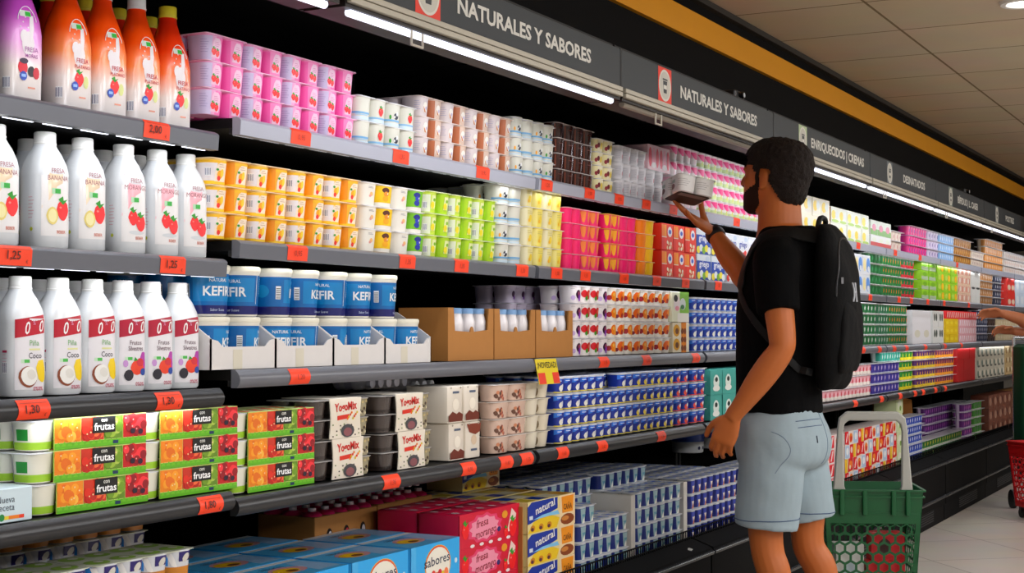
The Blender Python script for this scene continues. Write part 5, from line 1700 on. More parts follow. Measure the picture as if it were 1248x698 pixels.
# big tubs at the back of the deck, standing on the cup packs
def pail(x, y, z, lab):
    r = empty('yogurt_pail', (x, y, z)); tag(r, lab, 'tub', 'large blue and white yoghurt tubs')
    g = MB()
    g.loft([[(a, b, zz) for a, b in ellipse(0, 0, rr_, rr_, 30)] for zz, rr_ in ((0, .068), (.003, .071), (.125, .078))], M('#f0f1f2', .35))
    S = lambda s, t, o: ((.071 + t / .125 * .007 + o) * math.sin(s / .074), -(.071 + t / .125 * .007 + o) * math.cos(s / .074), t)
    g.d_rect(S, -.22, .22, .05, .118, M('#1f4fae', .35), .0005, 30)
    g.d_poly(S, [(-.05, .05), (.06, .05), (.03, .085), (-.03, .09)], M('#4f9be0', .35), .0008)
    g.d_ell(S, .0, .095, .035, .013, M('#eef3fa', .35), .0009)
    for k in range(3):
        g.d_ell(S, -.03 + .03 * k, .022, .008, .008, M('#2a2f55', .4), .0008)
    g.build('tub', r)
    g = MB()
    g.loft([[(a, b, zz) for a, b in ellipse(0, 0, rr_, rr_, 30)] for zz, rr_ in ((.122, .080), (.130, .081), (.134, .079), (.136, .075))], M('#dfe6f0', .3))
    g.build('lid', r)
yp_ = YD + .46
for k, u in enumerate((838, 866)):
    pail(X(u, yp_, 560), yp_, ZB + 4 * .0571 + .0006, 'large blue and white yoghurt tub at the back, %s the hand of the man' % ('left of' if k == 0 else 'just behind'))

# ------------------------------------------------------------------ goods of the far bays (each pack one mesh)
def farpack(base, art, h=.055, nx=4, p=.066, lid=LIDW):
    return cups_pack([cup(p - .003, p - .003, h, M(base, .4), art, 4, .88, 12)], nx=nx, ny=1, p=p, h=h - .0005, lid=lid, single=True, pd=.1)
def far_art(body, blob, lo=None):
    def f(g, S, a, h):
        g.d_rect(S, -2 * a, 1.2 * a, .08 * h, .88 * h, M(body, .4), .0004, 6)
        if lo:
            g.d_rect(S, -2 * a, 1.2 * a, .06 * h, .35 * h, M(lo, .4), .0007, 6)
        g.d_ell(S, .2 * a, .5 * h, .42 * a, .22 * h, M(blob, .4), .0010, 8)
    return f
def fb(name, desc, spec, u0, u1, shelf_z, tiers, Y=YP, cat='yogurt', **k):
    block(spec, name, desc, u0, u1, shelf_z, tiers, Y=Y, cat=cat, **k)
YWB = boxspec(.15, .13, .085, '#f0ead6', [(.3, .55, .25, .3, '#f0d24a'), (.62, .6, .2, .25, '#dfe6e2'), (.5, .2, .4, .1, '#e8e2d2')], side='#e9dfae')
fb('light_dessert_carton', 'cream and yellow yoghurt carton behind the head and backpack', YWB, 968, 1010, Z1, 2, cat='yogurt carton')
YWG = boxspec(.15, .13, .075, '#eef0e2', [(.3, .5, .25, .3, '#f3dc5a'), (.7, .5, .2, .25, '#e6ebe8'), (.5, .12, .45, .1, '#b4d06a')], side='#e2b68a')
fb('light_dessert_carton', 'white and yellow carton past the backpack on top shelf', YWG, 1012, 1058, Z1, 2, cat='yogurt carton')
fb('light_dessert_carton', 'white carton with blue and red foot', boxspec(.13, .13, .06, '#eef0ee', [(.5, .6, .3, .2, '#e9efe0')], two='#c94a4a'), 1060, 1085, Z1, 1, cat='yogurt carton')
fb('light_dessert_carton', 'green topped white carton on top of the red footed cartons', boxspec(.13, .13, .075, '#e8ece0', [(.5, .5, .3, .25, '#d98aa0')], two='#7fae5a'), 1060, 1085, Z1 + .062, 1, cat='yogurt carton')
fb('beige_dessert_pack', 'pale beige yoghurt pack on the far top shelf', farpack('#e9dccf', far_art('#e6d7cc', '#c98a8a')), 1087, 1108, Z1, 2)
fb('purple_yogurt_pack', 'hot pink and purple yoghurt pack on the far top shelf', farpack('#cf3a9a', far_art('#e0408f', '#7a2a9a')), 1110, 1133, Z1, 3)
fb('purple_yogurt_pack', 'purple and white yoghurt pack on the far top shelf', farpack('#e6dcec', far_art('#dcd0e6', '#6a3a9a')), 1134, 1147, Z1, 3)
fb('blue_yogurt_pack', 'light blue and white yoghurt pack on the far top shelf', farpack('#e6ecf4', far_art('#9ec4ea', '#f2f4f8')), 1148, 1165, Z1, 3)
fb('caramel_dessert_pack', 'golden brown caramel dessert pack on the far top shelf', farpack('#b98636', far_art('#b07a2a', '#d8b05a')), 1166, 1186, Z1, 3)
fb('caramel_dessert_pack', 'white and brown dessert pack on the far top shelf', farpack('#ecdfd4', far_art('#e9dccf', '#8a4a2a')), 1187, 1201, Z1, 2)
fb('caramel_dessert_pack', 'orange and cream dessert pack on the far top shelf', farpack('#e9d9c2', far_art('#e2a25a', '#f2e6d6')), 1203, 1224, Z1, 4)
fb('caramel_dessert_pack', 'white and tan dessert pack at the far end of top shelf', farpack('#eee6de', far_art('#e8e0da', '#c98a5a')), 1226, 1262, Z1, 3)
# second shelf
fb('diet_yogurt_carton', 'white and light blue carton past the backpack', boxspec(.15, .13, .098, '#e9ecf2', [(.25, .5, .2, .35, '#f0e3b0'), (.72, .5, .25, .38, '#6a9ad8'), (.75, .3, .15, .15, '#e9eef4')], side='#d8dbe6'), 988, 1060, Z2, 2, cat='yogurt carton')
fb('green_yogurt_pack', 'dark green yoghurt pack on second shelf', farpack('#e8efe8', far_art('#12703a', '#5ab07a')), 1061, 1078, Z2, 4)
fb('green_yogurt_pack', 'green and orange yoghurt pack on second shelf', farpack('#e8efe8', far_art('#147a3e', '#f09a3a')), 1079, 1103, Z2, 4)
fb('green_yogurt_pack', 'green and red yoghurt pack on second shelf', farpack('#dfe9df', far_art('#157a44', '#d8404a', '#c22a3a')), 1104, 1122, Z2, 4)
fb('lime_yogurt_carton', 'lime green carton with grey stripe on second shelf', boxspec(.16, .13, .056, '#9ccf2a', [(.5, .6, .3, .25, '#7fb524')], two='#b7c9a8'), 1123, 1141, Z2, 4, cat='yogurt carton')
fb('lime_yogurt_carton', 'lime green and yellow carton on second shelf', boxspec(.2, .13, .056, '#9fd22c', [(.75, .5, .2, .4, '#f2c42c'), (.3, .5, .2, .3, '#c3e06a')]), 1142, 1166, Z2, 4, cat='yogurt carton')
fb('peach_carton', 'peach coloured carton with red slash on second shelf', boxspec(.16, .13, .056, '#ecd0b8', [(.5, .5, .2, .3, '#f0e2d6')], diag='#c9483c'), 1167, 1182, Z2, 4, cat='yogurt carton')
fb('white_carton', 'white carton with black top on second shelf', boxspec(.16, .13, .11, '#e6e6e2', [(.5, .92, .4, .07, '#2a2a2a')]), 1183, 1194, Z2, 2, cat='yogurt carton')
fb('brown_dessert_pack', 'brown and cream dessert pack on second shelf', farpack('#e9dfd2', far_art('#b98a5a', '#f0e6da')), 1196, 1213, Z2, 4)
fb('black_white_pack', 'black and white yoghurt pack on second shelf', farpack('#dcdce2', far_art('#3a3f55', '#e6e6ec')), 1215, 1226, Z2, 4)
fb('red_carton', 'red and cream carton on second shelf', boxspec(.16, .13, .11, '#d9362c', [(.5, .3, .4, .2, '#efd9c2')]), 1227, 1236, Z2, 2, cat='yogurt carton')
fb('pale_blue_carton', 'pale blue carton at the far end of second shelf', boxspec(.2, .13, .11, '#d6e2ee', [(.5, .5, .3, .3, '#eef3f6')]), 1237, 1262, Z2, 2, cat='yogurt carton')
# third shelf
fb('green_yogurt_pack', 'dark green and white yoghurt pack on third shelf', farpack('#eef2ee', far_art('#146a3c', '#e6efe6')), 998, 1073, Z3, 4)
fb('green_yogurt_pack', 'green and grey yoghurt pack on third shelf', farpack('#cfdad2', far_art('#2a6a4a', '#dfe6dc')), 1074, 1086, Z3, 4)
fb('green_yogurt_pack', 'green and orange yoghurt pack on third shelf', farpack('#e6ece4', far_art('#176f40', '#ee8a35')), 1087, 1110, Z3, 4)
fb('white_carton', 'plain white tall carton on third shelf', boxspec(.22, .13, .195, '#e4e4e8', [(.5, .3, .3, .12, '#d8d6c8')]), 1112, 1135, Z3, 1, cat='yogurt carton')
fb('white_carton', 'white carton with dark windows on third shelf', boxspec(.16, .13, .098, '#e2e4e2', [(.35, .6, .14, .25, '#1f3a30'), (.7, .6, .14, .25, '#24403a')]), 1137, 1150, Z3, 2, cat='yogurt carton')
fb('yellow_carton', 'yellow carton beside pink striped cartons', boxspec(.15, .13, .05, '#e6c81e', [(.5, .5, .3, .2, '#f0da4a')]), 1152, 1168, Z3, 3, cat='yogurt carton')
fb('striped_carton', 'pink carton with white diagonal stripes', boxspec(.2, .13, .05, '#e8b4bc', [], diag='#f6eef0'), 1169, 1190, Z3, 3, cat='yogurt carton')
fb('striped_carton', 'bright red carton with white stripes on top of the pink ones', boxspec(.2, .13, .05, '#e0303a', [], diag='#f4dcd8'), 1153, 1190, Z3 + 3 * .0507, 1, cat='yogurt carton')
fb('grey_yogurt_pack', 'grey and navy yoghurt pack on third shelf', farpack('#d2d4de', far_art('#3a4260', '#cfd2de')), 1193, 1207, Z3, 4)
fb('dark_yogurt_pack', 'dark brown yoghurt pack near the reaching hands', farpack('#6a5a50', far_art('#3a2c28', '#8a6a5a')), 1208, 1218, Z3, 3)
fb('cream_yogurt_pack', 'cream yoghurt pack at the far end of third shelf', farpack('#e8e0d2', far_art('#d9c9a8', '#f2ecdf')), 1219, 1262, Z3, 3)
# lowest shelf
fb('rice_pudding_pack', 'pale pink dessert pack with crimson print', farpack('#f3e6e6', far_art('#f0b8c2', '#c9283f', '#f6eee8')), 972, 1067, Z4, 3, rows=1)
fb('purple_yogurt_pack', 'blue and purple yoghurt pack on lowest shelf', farpack('#d8dcef', far_art('#3a2f8a', '#d8c8ee')), 1069, 1102, Z4, 3)
fb('teal_yogurt_pack', 'teal topped yoghurt pack on the blue and purple ones', farpack('#dfeeec', far_art('#3aa08f', '#f0f4f0')), 1078, 1102, Z4 + 3 * .0557, 1)
fb('kiwi_yogurt_pack', 'green and yellow yoghurt pack on lowest shelf', farpack('#dfe6b8', far_art('#2f8a3a', '#d8d83a', '#ecdc3a')), 1103, 1120, Z4, 4)
fb('plum_yogurt_pack', 'plum and yellow yoghurt pack on lowest shelf', farpack('#e9dfe2', far_art('#5a2a6a', '#e6b83a', '#f0d24a')), 1121, 1145, Z4, 4)
fb('mango_yogurt_pack', 'orange and purple yoghurt pack on lowest shelf', farpack('#efdcc8', far_art('#7a3a5a', '#f0963a', '#f0a83a')), 1146, 1167, Z4, 4)
fb('red_carton', 'plain dark red carton on lowest shelf', boxspec(.22, .13, .072, '#b8141e', []), 1168, 1189, Z4, 3, cat='yogurt carton')
fb('patterned_carton', 'grey and cream patterned carton on lowest shelf', boxspec(.16, .13, .072, '#cfcabc', [(.3, .5, .2, .3, '#7a8a80'), (.7, .6, .2, .25, '#e9e2d2'), (.5, .2, .3, .1, '#5a5a52')]), 1191, 1225, Z4, 3, cat='yogurt carton')
fb('patterned_carton', 'tan and cream patterned carton on lowest shelf', boxspec(.16, .13, .072, '#cbb48a', [(.3, .5, .2, .3, '#8a6a3a'), (.7, .6, .2, .25, '#efe4cc')]), 1226, 1262, Z4, 3, cat='yogurt carton')
# deck past the man
def red_art(g, S, w, h):
    g.d_rect(S, 0, w, 0, h, M('#efe2e0', .4), .0003, 2)
    g.d_poly(S, [(.35 * w, .06 * h), (.9 * w, .06 * h), (.9 * w, .94 * h), (.35 * w, .94 * h)], M('#d0182f', .4), .0005)
    g.d_poly(S, [(.5 * w, .15 * h), (.62 * w, .15 * h), (.82 * w, .85 * h), (.7 * w, .85 * h)], M('#f6e6e4', .4), .0008)
    g.d_ell(S, .2 * w, .5 * h, .12 * w, .25 * h, M('#e58a3a', .4), .0008)
RW = Spec([('carton', sleeve_box(.15, .13, .068, M('#ece0de', .4), red_art).mesh('carton'), (0, 0, 0))], .151, .13, .068)
fb('red_white_pack', 'red and white yoghurt pack right behind the man', RW, 985, 1029, ZB, 4, Y=YD, cat='yogurt carton')
def rw_art(v):
    def f(g, S, w, h):
        g.d_rect(S, 0, w, 0, h, M(('#e9dedb', '#dfe3e8', '#ead9b0')[v], .4), .0003, 2)
        if v == 0:
            g.d_poly(S, [(0, .1 * h), (.5 * w, 0), (.42 * w, h), (0, h)], M('#cf1c2c', .4), .0005)
            g.d_poly(S, [(.1 * w, .2 * h), (.2 * w, .2 * h), (.36 * w, .85 * h), (.26 * w, .85 * h)], M('#f4e6e4', .4), .0008)
            g.d_ell(S, .72 * w, .5 * h, .2 * w, .36 * h, M('#e88a3a', .4), .0006)
            g.d_ell(S, .74 * w, .42 * h, .11 * w, .2 * h, M('#c4242c', .4), .0009)
        elif v == 1:
            g.d_rect(S, .05 * w, .55 * w, .06 * h, .94 * h, M('#b9cfe6', .4), .0005, 1)
            g.d_ell(S, .3 * w, .55 * h, .16 * w, .28 * h, M('#eef1f4', .4), .0008)
            g.d_rect(S, .6 * w, w, 0, h, M('#d3222e', .4), .0005, 1)
            g.d_ell(S, .8 * w, .6 * h, .13 * w, .24 * h, M('#f2d9d2', .4), .0008)
        else:
            g.d_rect(S, 0, .3 * w, 0, h, M('#ecc53a', .4), .0005, 1)
            g.d_poly(S, [(.35 * w, 0), (w, .1 * h), (w, h), (.45 * w, h)], M('#c81d2a', .4), .0006)
            g.d_ell(S, .7 * w, .55 * h, .2 * w, .3 * h, M('#ea8a35', .4), .0009)
            g.d_ell(S, .62 * w, .35 * h, .1 * w, .16 * h, M('#f4e3c4', .4), .0011)
    return f
RWS = [Spec([('carton', sleeve_box(.15, .13, .068, M('#e8dcd8', .4), rw_art(v)).mesh('carton'), (0, 0, 0))], .151, .13, .068) for v in (0, 1, 2)]
fb('red_white_pack', 'red yellow and blue dessert pack seen through the trolley handle', RWS, 1031, 1094, ZB, 4, Y=YD, cat='yogurt carton')
r = empty('cardboard_box', (X(1058, YD + .24, 500) - .045, YD + .2, ZB)); tag(r, 'tall brown box behind the red dessert packs', 'box')
g = MB(); g.box(0, .55, 0, .006, 0, .375, CARD); g.build('back_wall', r, False)
for k in (0, 1):
    g = MB(); g.add([(k * .55, 0, 0), (k * .55, -.12, 0), (k * .55, -.10, .355), (k * .55, 0, .375), (k * .55 + .005, 0, 0), (k * .55 + .005, -.12, 0), (k * .55 + .005, -.10, .355), (k * .55 + .005, 0, .375)], [(0, 1, 2, 3), (7, 6, 5, 4), (0, 4, 5, 1), (1, 5, 6, 2), (2, 6, 7, 3), (3, 7, 4, 0)], CARD); g.build('side_wall', r, False)
fb('green_white_carton', 'pale green carton beside the brown box', boxspec(.14, .13, .1, '#d8e2b8', [(.5, .5, .3, .3, '#eef0dc'), (.6, .3, .15, .15, '#8aae4a')]), 1094, 1104, ZB, 4, Y=YD + .03, cat='yogurt carton')
fb('blue_yogurt_pack', 'white and blue yoghurt pack on the far deck', farpack('#e9ecf2', far_art('#2a4aa0', '#f2f2f6')), 1108, 1130, ZB, 5, Y=YD)
fb('purple_yogurt_pack', 'purple yoghurt pack standing in the white tray', farpack('#dccbe2', far_art('#5a2370', '#c05ac0')), 1133, 1180, ZB, 5, Y=YD + .12)
fb('kiwi_yogurt_pack', 'yellow and green yoghurt pack in front of the white tray', farpack('#e4e6c0', far_art('#2f6a3a', '#e6cf3a')), 1131, 1178, ZB, 2, Y=YD)
r = empty('cardboard_tray', (X(1131, YD + .105, 520), YD + .106, ZB + .115)); tag(r, 'white tray front with oval holes on the far deck', 'tray')
bpy.data.objects.remove(r)
fb('purple_yogurt_pack', 'purple and pink yoghurt pack beside the green lidded ones', farpack('#e0d0e6', far_art('#6a2a7a', '#d86ab8')), 1180, 1192, ZB, 5, Y=YD)
fb('kiwi_yogurt_pack', 'green and purple yoghurt pack on the far deck', farpack('#dfe8d0', far_art('#4a8a3a', '#5a2a6a')), 1193, 1205, ZB, 5, Y=YD)
fb('brown_carton', 'dark brown carton at the far end of the deck', boxspec(.2, .13, .1, '#7a4a3a', [(.4, .5, .25, .3, '#b08a78'), (.75, .6, .15, .2, '#5a2a24')]), 1207, 1236, ZB, 3, Y=YD, cat='yogurt carton')
fb('tan_carton', 'tan carton at the far end of the deck', boxspec(.2, .13, .1, '#b98a5a', [(.5, .5, .3, .3, '#d8b88a')]), 1237, 1262, ZB, 3, Y=YD, cat='yogurt carton')

pp_ = onY(841, 671, 1.885)
g = MB()
g.add([(0, 0, 0), (.030, .006, .001), (.034, .022, .004), (.012, .026, .002), (0, 0, .0014), (.030, .006, .0026), (.034, .022, .0056), (.012, .026, .0036)], [(3, 2, 1, 0), (4, 5, 6, 7), (0, 1, 5, 4), (1, 2, 6, 5), (2, 3, 7, 6), (3, 0, 4, 7)], M('#e6e4e0', .7))
r = tag(g.build('paper_scrap'), 'small torn white paper scrap lying on the black fridge ledge', 'paper')
r.location = (pp_.x, 1.880, .3735)

# ------------------------------------------------------------------ people
def remeshed(mb, voxel, smooth=6, name='skin', mat=None, disp=None):
    me = mb.mesh(name, False)
    bm = bmesh.new(); bm.from_mesh(me)
    bmesh.ops.recalc_face_normals(bm, faces=bm.faces)
    bm.to_mesh(me); bm.free()
    o = bpy.data.objects.new(name, me); COL.objects.link(o)
    m = o.modifiers.new('r', 'REMESH'); m.mode = 'VOXEL'; m.voxel_size = voxel; m.use_smooth_shade = True
    s = o.modifiers.new('s', 'SMOOTH'); s.factor = .5; s.iterations = smooth
    bpy.context.view_layer.update()
    dg = bpy.context.evaluated_depsgraph_get()
    out = bpy.data.meshes.new_from_object(o.evaluated_get(dg))
    bpy.data.objects.remove(o)
    if disp:
        for v in out.vertices:
            v.co += disp(v.co, v.normal)
    out.materials.clear()
    if mat: out.materials.append(mat)
    out.polygons.foreach_set('use_smooth', [True] * len(out.polygons))
    out.update()
    return out
def crom(pts, n):
    """Smooth path through points carrying extra values."""
    out = []
    P = [pts[0]] + list(pts) + [pts[-1]]
    for i in range(1, len(P) - 2):
        for k in range(n):
            t = k / n
            a, b, c, d = P[i - 1], P[i], P[i + 1], P[i + 2]
            out.append(tuple(.5 * (2 * b[j] + (c[j] - a[j]) * t + (2 * a[j] - 5 * b[j] + 4 * c[j] - d[j]) * t * t + (3 * b[j] - a[j] - 3 * c[j] + d[j]) * t ** 3) for j in range(len(b))))
    out.append(tuple(pts[-1]))
    return out
def limb(mb, pts, m, n=16, sub=4):
    q = crom(pts, sub)
    mb.tube([p[:3] for p in q], [p[3] for p in q], m, n)
def rings_xy(mb, rows, m, n=32, e=2.3, sub=4):
    """rows: (z, cx, cy, half width, half depth)"""
    q = crom(rows, sub)
    mb.loft([[(x, y, r[0]) for x, y in ellipse(r[1], r[2], r[3], r[4], n, e)] for r in q], m)
def orth(v, d):
    return (v - d * v.dot(d)).normalized()
def hand(mb, wrist, d, palm, thumb, curls, m, s=1.0, thumb_close=.3, spread=1.0):
    """Palm and five bent fingers. d: wrist to knuckles; palm: out of the palm; thumb: towards the thumb side."""
    d = Vector(d).normalized(); palm = orth(Vector(palm), d); thumb = orth(Vector(thumb) - palm * Vector(thumb).dot(palm), d)
    W = Vector(wrist)
    rows = [(-.02, .026, .020), (0, .026, .0185), (.025, .034, .0165), (.055, .041, .0145), (.085, .041, .0125), (.096, .036, .009)]
    rings = []
    for t, hw, ht in rows:
        c = W + d * t * s
        rings.append([tuple(c + thumb * (x * s) + palm * (y * s)) for x, y in ellipse(0, 0, hw, ht, 20, 2.6)])
    mb.loft(rings, m)
    offs = [.030, .0105, -.0095, -.0285]
    lens = [(.040, .025, .021), (.045, .028, .022), (.042, .026, .021), (.033, .020, .019)]
    back = [.090, .094, .090, .082]
    for f in range(4):
        p = W + d * (back[f] - .018) * s + thumb * offs[f] * s * .95
        dirv = (d + thumb * (.10 - .065 * f) * spread).normalized()
        path = [tuple(p) + (.0095 * s,)]
        p = p + dirv * .018 * s
        path.append(tuple(p) + (.0098 * s,))
        ang = 0
        for k in range(3):
            ang += curls[f][k]
            v = (dirv * math.cos(ang) + palm * math.sin(ang)).normalized()
            L = lens[f][k] * s
            path.append(tuple(p + v * L * .5) + ((.0088 - .0008 * k) * s,))
            p = p + v * L
            path.append(tuple(p) + ((.0090 - .0011 * k) * s * (.92 if k == 2 else 1),))
        mb.tube([q[:3] for q in path], [q[3] for q in path], m, 12)
        mb.ball(tuple(p), *([path[-1][3]] * 3), m, 10, 6)
    p = W + d * .022 * s + thumb * .024 * s
    v = (d * .62 + thumb * .62 + palm * thumb_close).normalized()
    q = p + v * .040 * s
    v2 = (d * .80 + thumb * .30 + palm * (thumb_close * 1.4)).normalized()
    q2 = q + v2 * .032 * s
    v3 = (d * .9 + thumb * .05 + palm * (thumb_close * 1.6)).normalized()
    q3 = q2 + v3 * .026 * s
    pp = [tuple(p) + (.015 * s,), tuple(p + v * .02 * s) + (.0145 * s,), tuple(q) + (.0115 * s,), tuple(q2) + (.0105 * s,), tuple(q3) + (.0088 * s,)]
    mb.tube([a[:3] for a in pp], [a[3] for a in pp], m, 12)
    mb.ball(tuple(q3), *([.0088 * s] * 3), m, 10, 6)

SKIN = M('#b46d3c', .5, .4, noise_amt=.07, nscale=25, bump=.05, sss=.06)
HAIR = M('#1b110c', .7, .25, noise_amt=.5, nscale=260, bump=.6)
SHIRT = M('#050506', .9, .1, noise_amt=.15, nscale=60, bump=.15)
DENIM = M('#9dabb2', .85, .15, noise_amt=.08, nscale=14, bump=.25)

def head_rows():
    # height above chin, centre y, half width, half depth
    return [(-.004, .060, .020, .022), (.004, .046, .036, .045), (.018, .024, .048, .075), (.040, .006, .060, .096), (.065, .002, .067, .100), (.090, .002, .071, .100), (.115, .002, .074, .1), (.140, -.002, .076, .102), (.165, -.004, .075, .1), (.190, -.006, .069, .092), (.210, -.007, .055, .074), (.222, -.008, .035, .048), (.227, -.008, .012, .016)]
def build_head(mb, m, T, s=1.06):
    q = crom(head_rows(), 3)
    def tr(x, y, z): return tuple(T @ Vector((x * s, y * s, z * s)))
    mb.loft([[tr(x, y, r[0]) for x, y in ellipse(0, r[1], r[2], r[3], 32, 2.2)] for r in q], m)
    R = T.to_3x3()
    def ball(x, y, z, a, b, c): mb.ball(tr(x, y, z), a * s, b * s, c * s, m, 14, 8, R)
    # nose
    pts = [(0, .096, .132, .008), (0, .104, .118, .009), (0, .114, .102, .0105), (0, .117, .092, .012), (0, .104, .086, .012)]
    mb.tube([tr(*p[:3]) for p in pts], [p[3] * s for p in pts], m, 12)
    for k in (-1, 1):
        ball(k * .011, .102, .090, .009, .011, .008)
        ball(k * .030, .084, .135, .026, .014, .009)      # brow
        ball(k * .042, .066, .096, .024, .022, .020)      # cheek
        ball(k * .076, -.006, .108, .007, .018, .031)     # ear
        ball(k * .080, -.012, .116, .006, .013, .018)
        ball(k * .078, -.001, .084, .006, .009, .010)
    ball(0, .097, .066, .021, .011, .006)
    ball(0, .096, .056, .019, .011, .006)
    ball(0, .085, .018, .024, .020, .018)                 # chin
    # neck
    n0 = [tr(0, -.018, .085), tr(0, -.026, .03), tr(0, -.036, -.04), tr(0, -.05, -.10)]
    mb.tube(n0, [.066 * s, .066 * s, .070 * s, .088 * s], m, 24)
def shell(T, s, keep, grow, m, name, parent, nz=.002):
    """Hair or beard: the head's own form, grown outward where keep() says so, closed into a solid."""
    mb = MB()
    q = crom(head_rows(), 10)
    N = 140
    def P(r, i, g):
        t = 2 * PI * i / N
        x, y = ellipse(0, r[1], r[2] + g, r[3] + g, N, 2.2)[i]
        return x, y, r[0]
    idx = {}
    vs, fs = [], []
    rows = q + [(.2295, -.008, .002, .002)]
    for a in range(len(rows) - 1):
        for i in range(N):
            j = (i + 1) % N
            quad = [(a, i), (a, j), (a + 1, j), (a + 1, i)]
            ok = all(keep(*P(rows[k], l, 0)) for k, l in quad)
            if not ok: continue
            for lay in (0, 1):
                ids = []
                for k, l in quad:
                    key = (k, l, lay)
                    if key not in idx:
                        x, y, z = P(rows[k], l, grow(*P(rows[k], l, 0)) if lay else -.003)
                        if lay and z > .19: z += grow(x, y, z) * (z - .19) / .037
                        v = Vector((x, y, z))
                        if lay: v += Vector((noise.noise(v * 90), noise.noise(v * 90 + Vector((9, 0, 0))), noise.noise(v * 90 + Vector((0, 9, 0))))) * nz
                        idx[key] = len(vs)
                        vs.append(tuple(T @ (v * s)))
                    ids.append(idx[key])
                fs.append(tuple(ids) if lay else tuple(reversed(ids)))
    # close the border
    edges = {}
    for f in fs:
        for k in range(4):
            e = (f[k], f[(k + 1) % 4])
            edges[e] = edges.get(e, 0) + 1
    inv = {v: k for k, v in idx.items()}
    add = []
    for (a, b) in edges:
        if (b, a) not in edges and inv[a][2] == 1:
            a0, b0 = idx[(inv[a][0], inv[a][1], 0)], idx[(inv[b][0], inv[b][1], 0)]
            add.append((b, a, a0, b0))
    mb.add(vs, fs + add, m)
    return mb.build(name, parent)
def eyes(T, s, parent):
    for k in (-1, 1):
        g = MB(); c = T @ Vector((k * .031 * s, .083 * s, .116 * s)); g.ball(tuple(c), .0115, .0115, .0115, M('#e8e2da', .2), 14, 10)
        f = (T.to_3x3() @ Vector((0, 1, 0))).normalized()
        g.ball(tuple(c + f * .006), .0062, .0062, .0062, M('#2a1a10', .15), 10, 8)
        g.build('eye', parent)

def head_matrix(pos, yaw, pitch=0.0):
    return Matrix.Translation(Vector(pos)) @ Matrix.Rotation(yaw, 4, 'Z') @ Matrix.Rotation(pitch, 4, 'X')

# ---- the man at the fridge
MX, MY = 4.68, 1.487
man = empty('person', (MX, MY, 0))
tag(man, 'man in black t-shirt and light denim shorts reaching up to the top shelf', 'person')
bpy.context.view_layer.update()
def rel(o):
    """Keep world coordinates of the mesh while parenting to the man."""
    o.parent = man
    o.matrix_parent_inverse = Matrix.Translation((-MX, -MY, 0))
    return o
HT = head_matrix((4.715, 1.520, 1.530), math.radians(-14), math.radians(8))
HS = 1.05
LSH, LEL, LWR = (4.495, 1.440, 1.380), (4.452, 1.405, 1.090), (4.443, 1.555, .886)
RSH, REL, RWR = (4.865, 1.465, 1.405), (4.715, 1.600, 1.318), (4.800, 1.755, 1.486)
mb = MB()
build_head(mb, SKIN, HT, HS)
rings_xy(mb, [(.80, 4.68, 1.487, .13, .085), (.95, 4.68, 1.487, .130, .085), (1.10, 4.685, 1.487, .140, .095), (1.25, 4.69, 1.48, .16, .105), (1.38, 4.70, 1.465, .17, .095), (1.45, 4.70, 1.46, .11, .07), (1.49, 4.70, 1.47, .065, .06)], SKIN)
limb(mb, [LSH + (.045,), (4.475, 1.425, 1.26, .048), (4.458, 1.405, 1.13, .043), LEL + (.040,), (4.446, 1.435, 1.045, .0435), (4.444, 1.48, .985, .041), (4.443, 1.53, .918, .031), LWR + (.027,), (4.443, 1.565, .872, .0265)], SKIN)
limb(mb, [RSH + (.047,), (4.80, 1.52, 1.36, .048), REL + (.041,), (4.735, 1.635, 1.352, .0435), (4.762, 1.685, 1.402, .041), (4.785, 1.727, 1.452, .031), RWR + (.027,)], SKIN)
hand(mb, (4.443, 1.560, .880), (-.02, .40, -.91), (1, .05, .02), (.0, .91, .40), [(.55, .55, .3), (.45, .6, .35), (.45, .6, .35), (.5, .55, .3)], SKIN, 1.0, .25, .8)
hand(mb, RWR, (-.72, .52, .46), (-.02, -.62, .78), (.62, .5, .6), [(.1, .1, .05), (.08, .12, .08), (.1, .12, .08), (.15, .15, .1)], SKIN, 1.0, .55, 1.2)
for hip, knee, calf, ank, toe in (((4.595, 1.487, .83), (4.588, 1.503, .49), (4.590, 1.475, .36), (4.592, 1.455, .095), (4.585, 1.60, .03)), ((4.770, 1.480, .83), (4.795, 1.430, .49), (4.808, 1.388, .36), (4.82, 1.335, .095), (4.835, 1.475, .03))):
    limb(mb, [hip + (.080,), tuple(hip[i] * .5 + knee[i] * .5 for i in range(3)) + (.075,), (knee[0], knee[1], knee[2] + .06, .060), knee + (.055,), (knee[0], knee[1] - .008, knee[2] - .06, .053), calf + (.054,), tuple(calf[i] * .5 + ank[i] * .5 for i in range(3)) + (.043,), ank + (.034,), (ank[0], ank[1], .05, .036)], SKIN)
    mb.tube([(ank[0], ank[1] - .03, .045), (ank[0] * .5 + toe[0] * .5, ank[1] * .5 + toe[1] * .5, .045), (toe[0], toe[1], .035)], [.035, .038, .03], SKIN, 12)
body_me = remeshed(mb, .0046, 5, 'body', SKIN)
rel(put('body', body_me, None))
# hair, beard, brows
def hair_keep(x, y, z):
    if z > .188: return True
    if y > .060: return z > .178
    if y > .035: return z > .150
    if y > .012: return z > (.100 if y < .026 else .128)      # sideburn in front of the ear
    if y > -.024: return z > .138                               # over the ear
    return z > .014 + max(0, y + .075) * 1.7
rel(shell(HT, HS, hair_keep, lambda x, y, z: .0025 + .0125 * min(1, max(0, (z - (.03 if y < -.02 else .10)) / .09)), HAIR, 'hair', None, .0035))
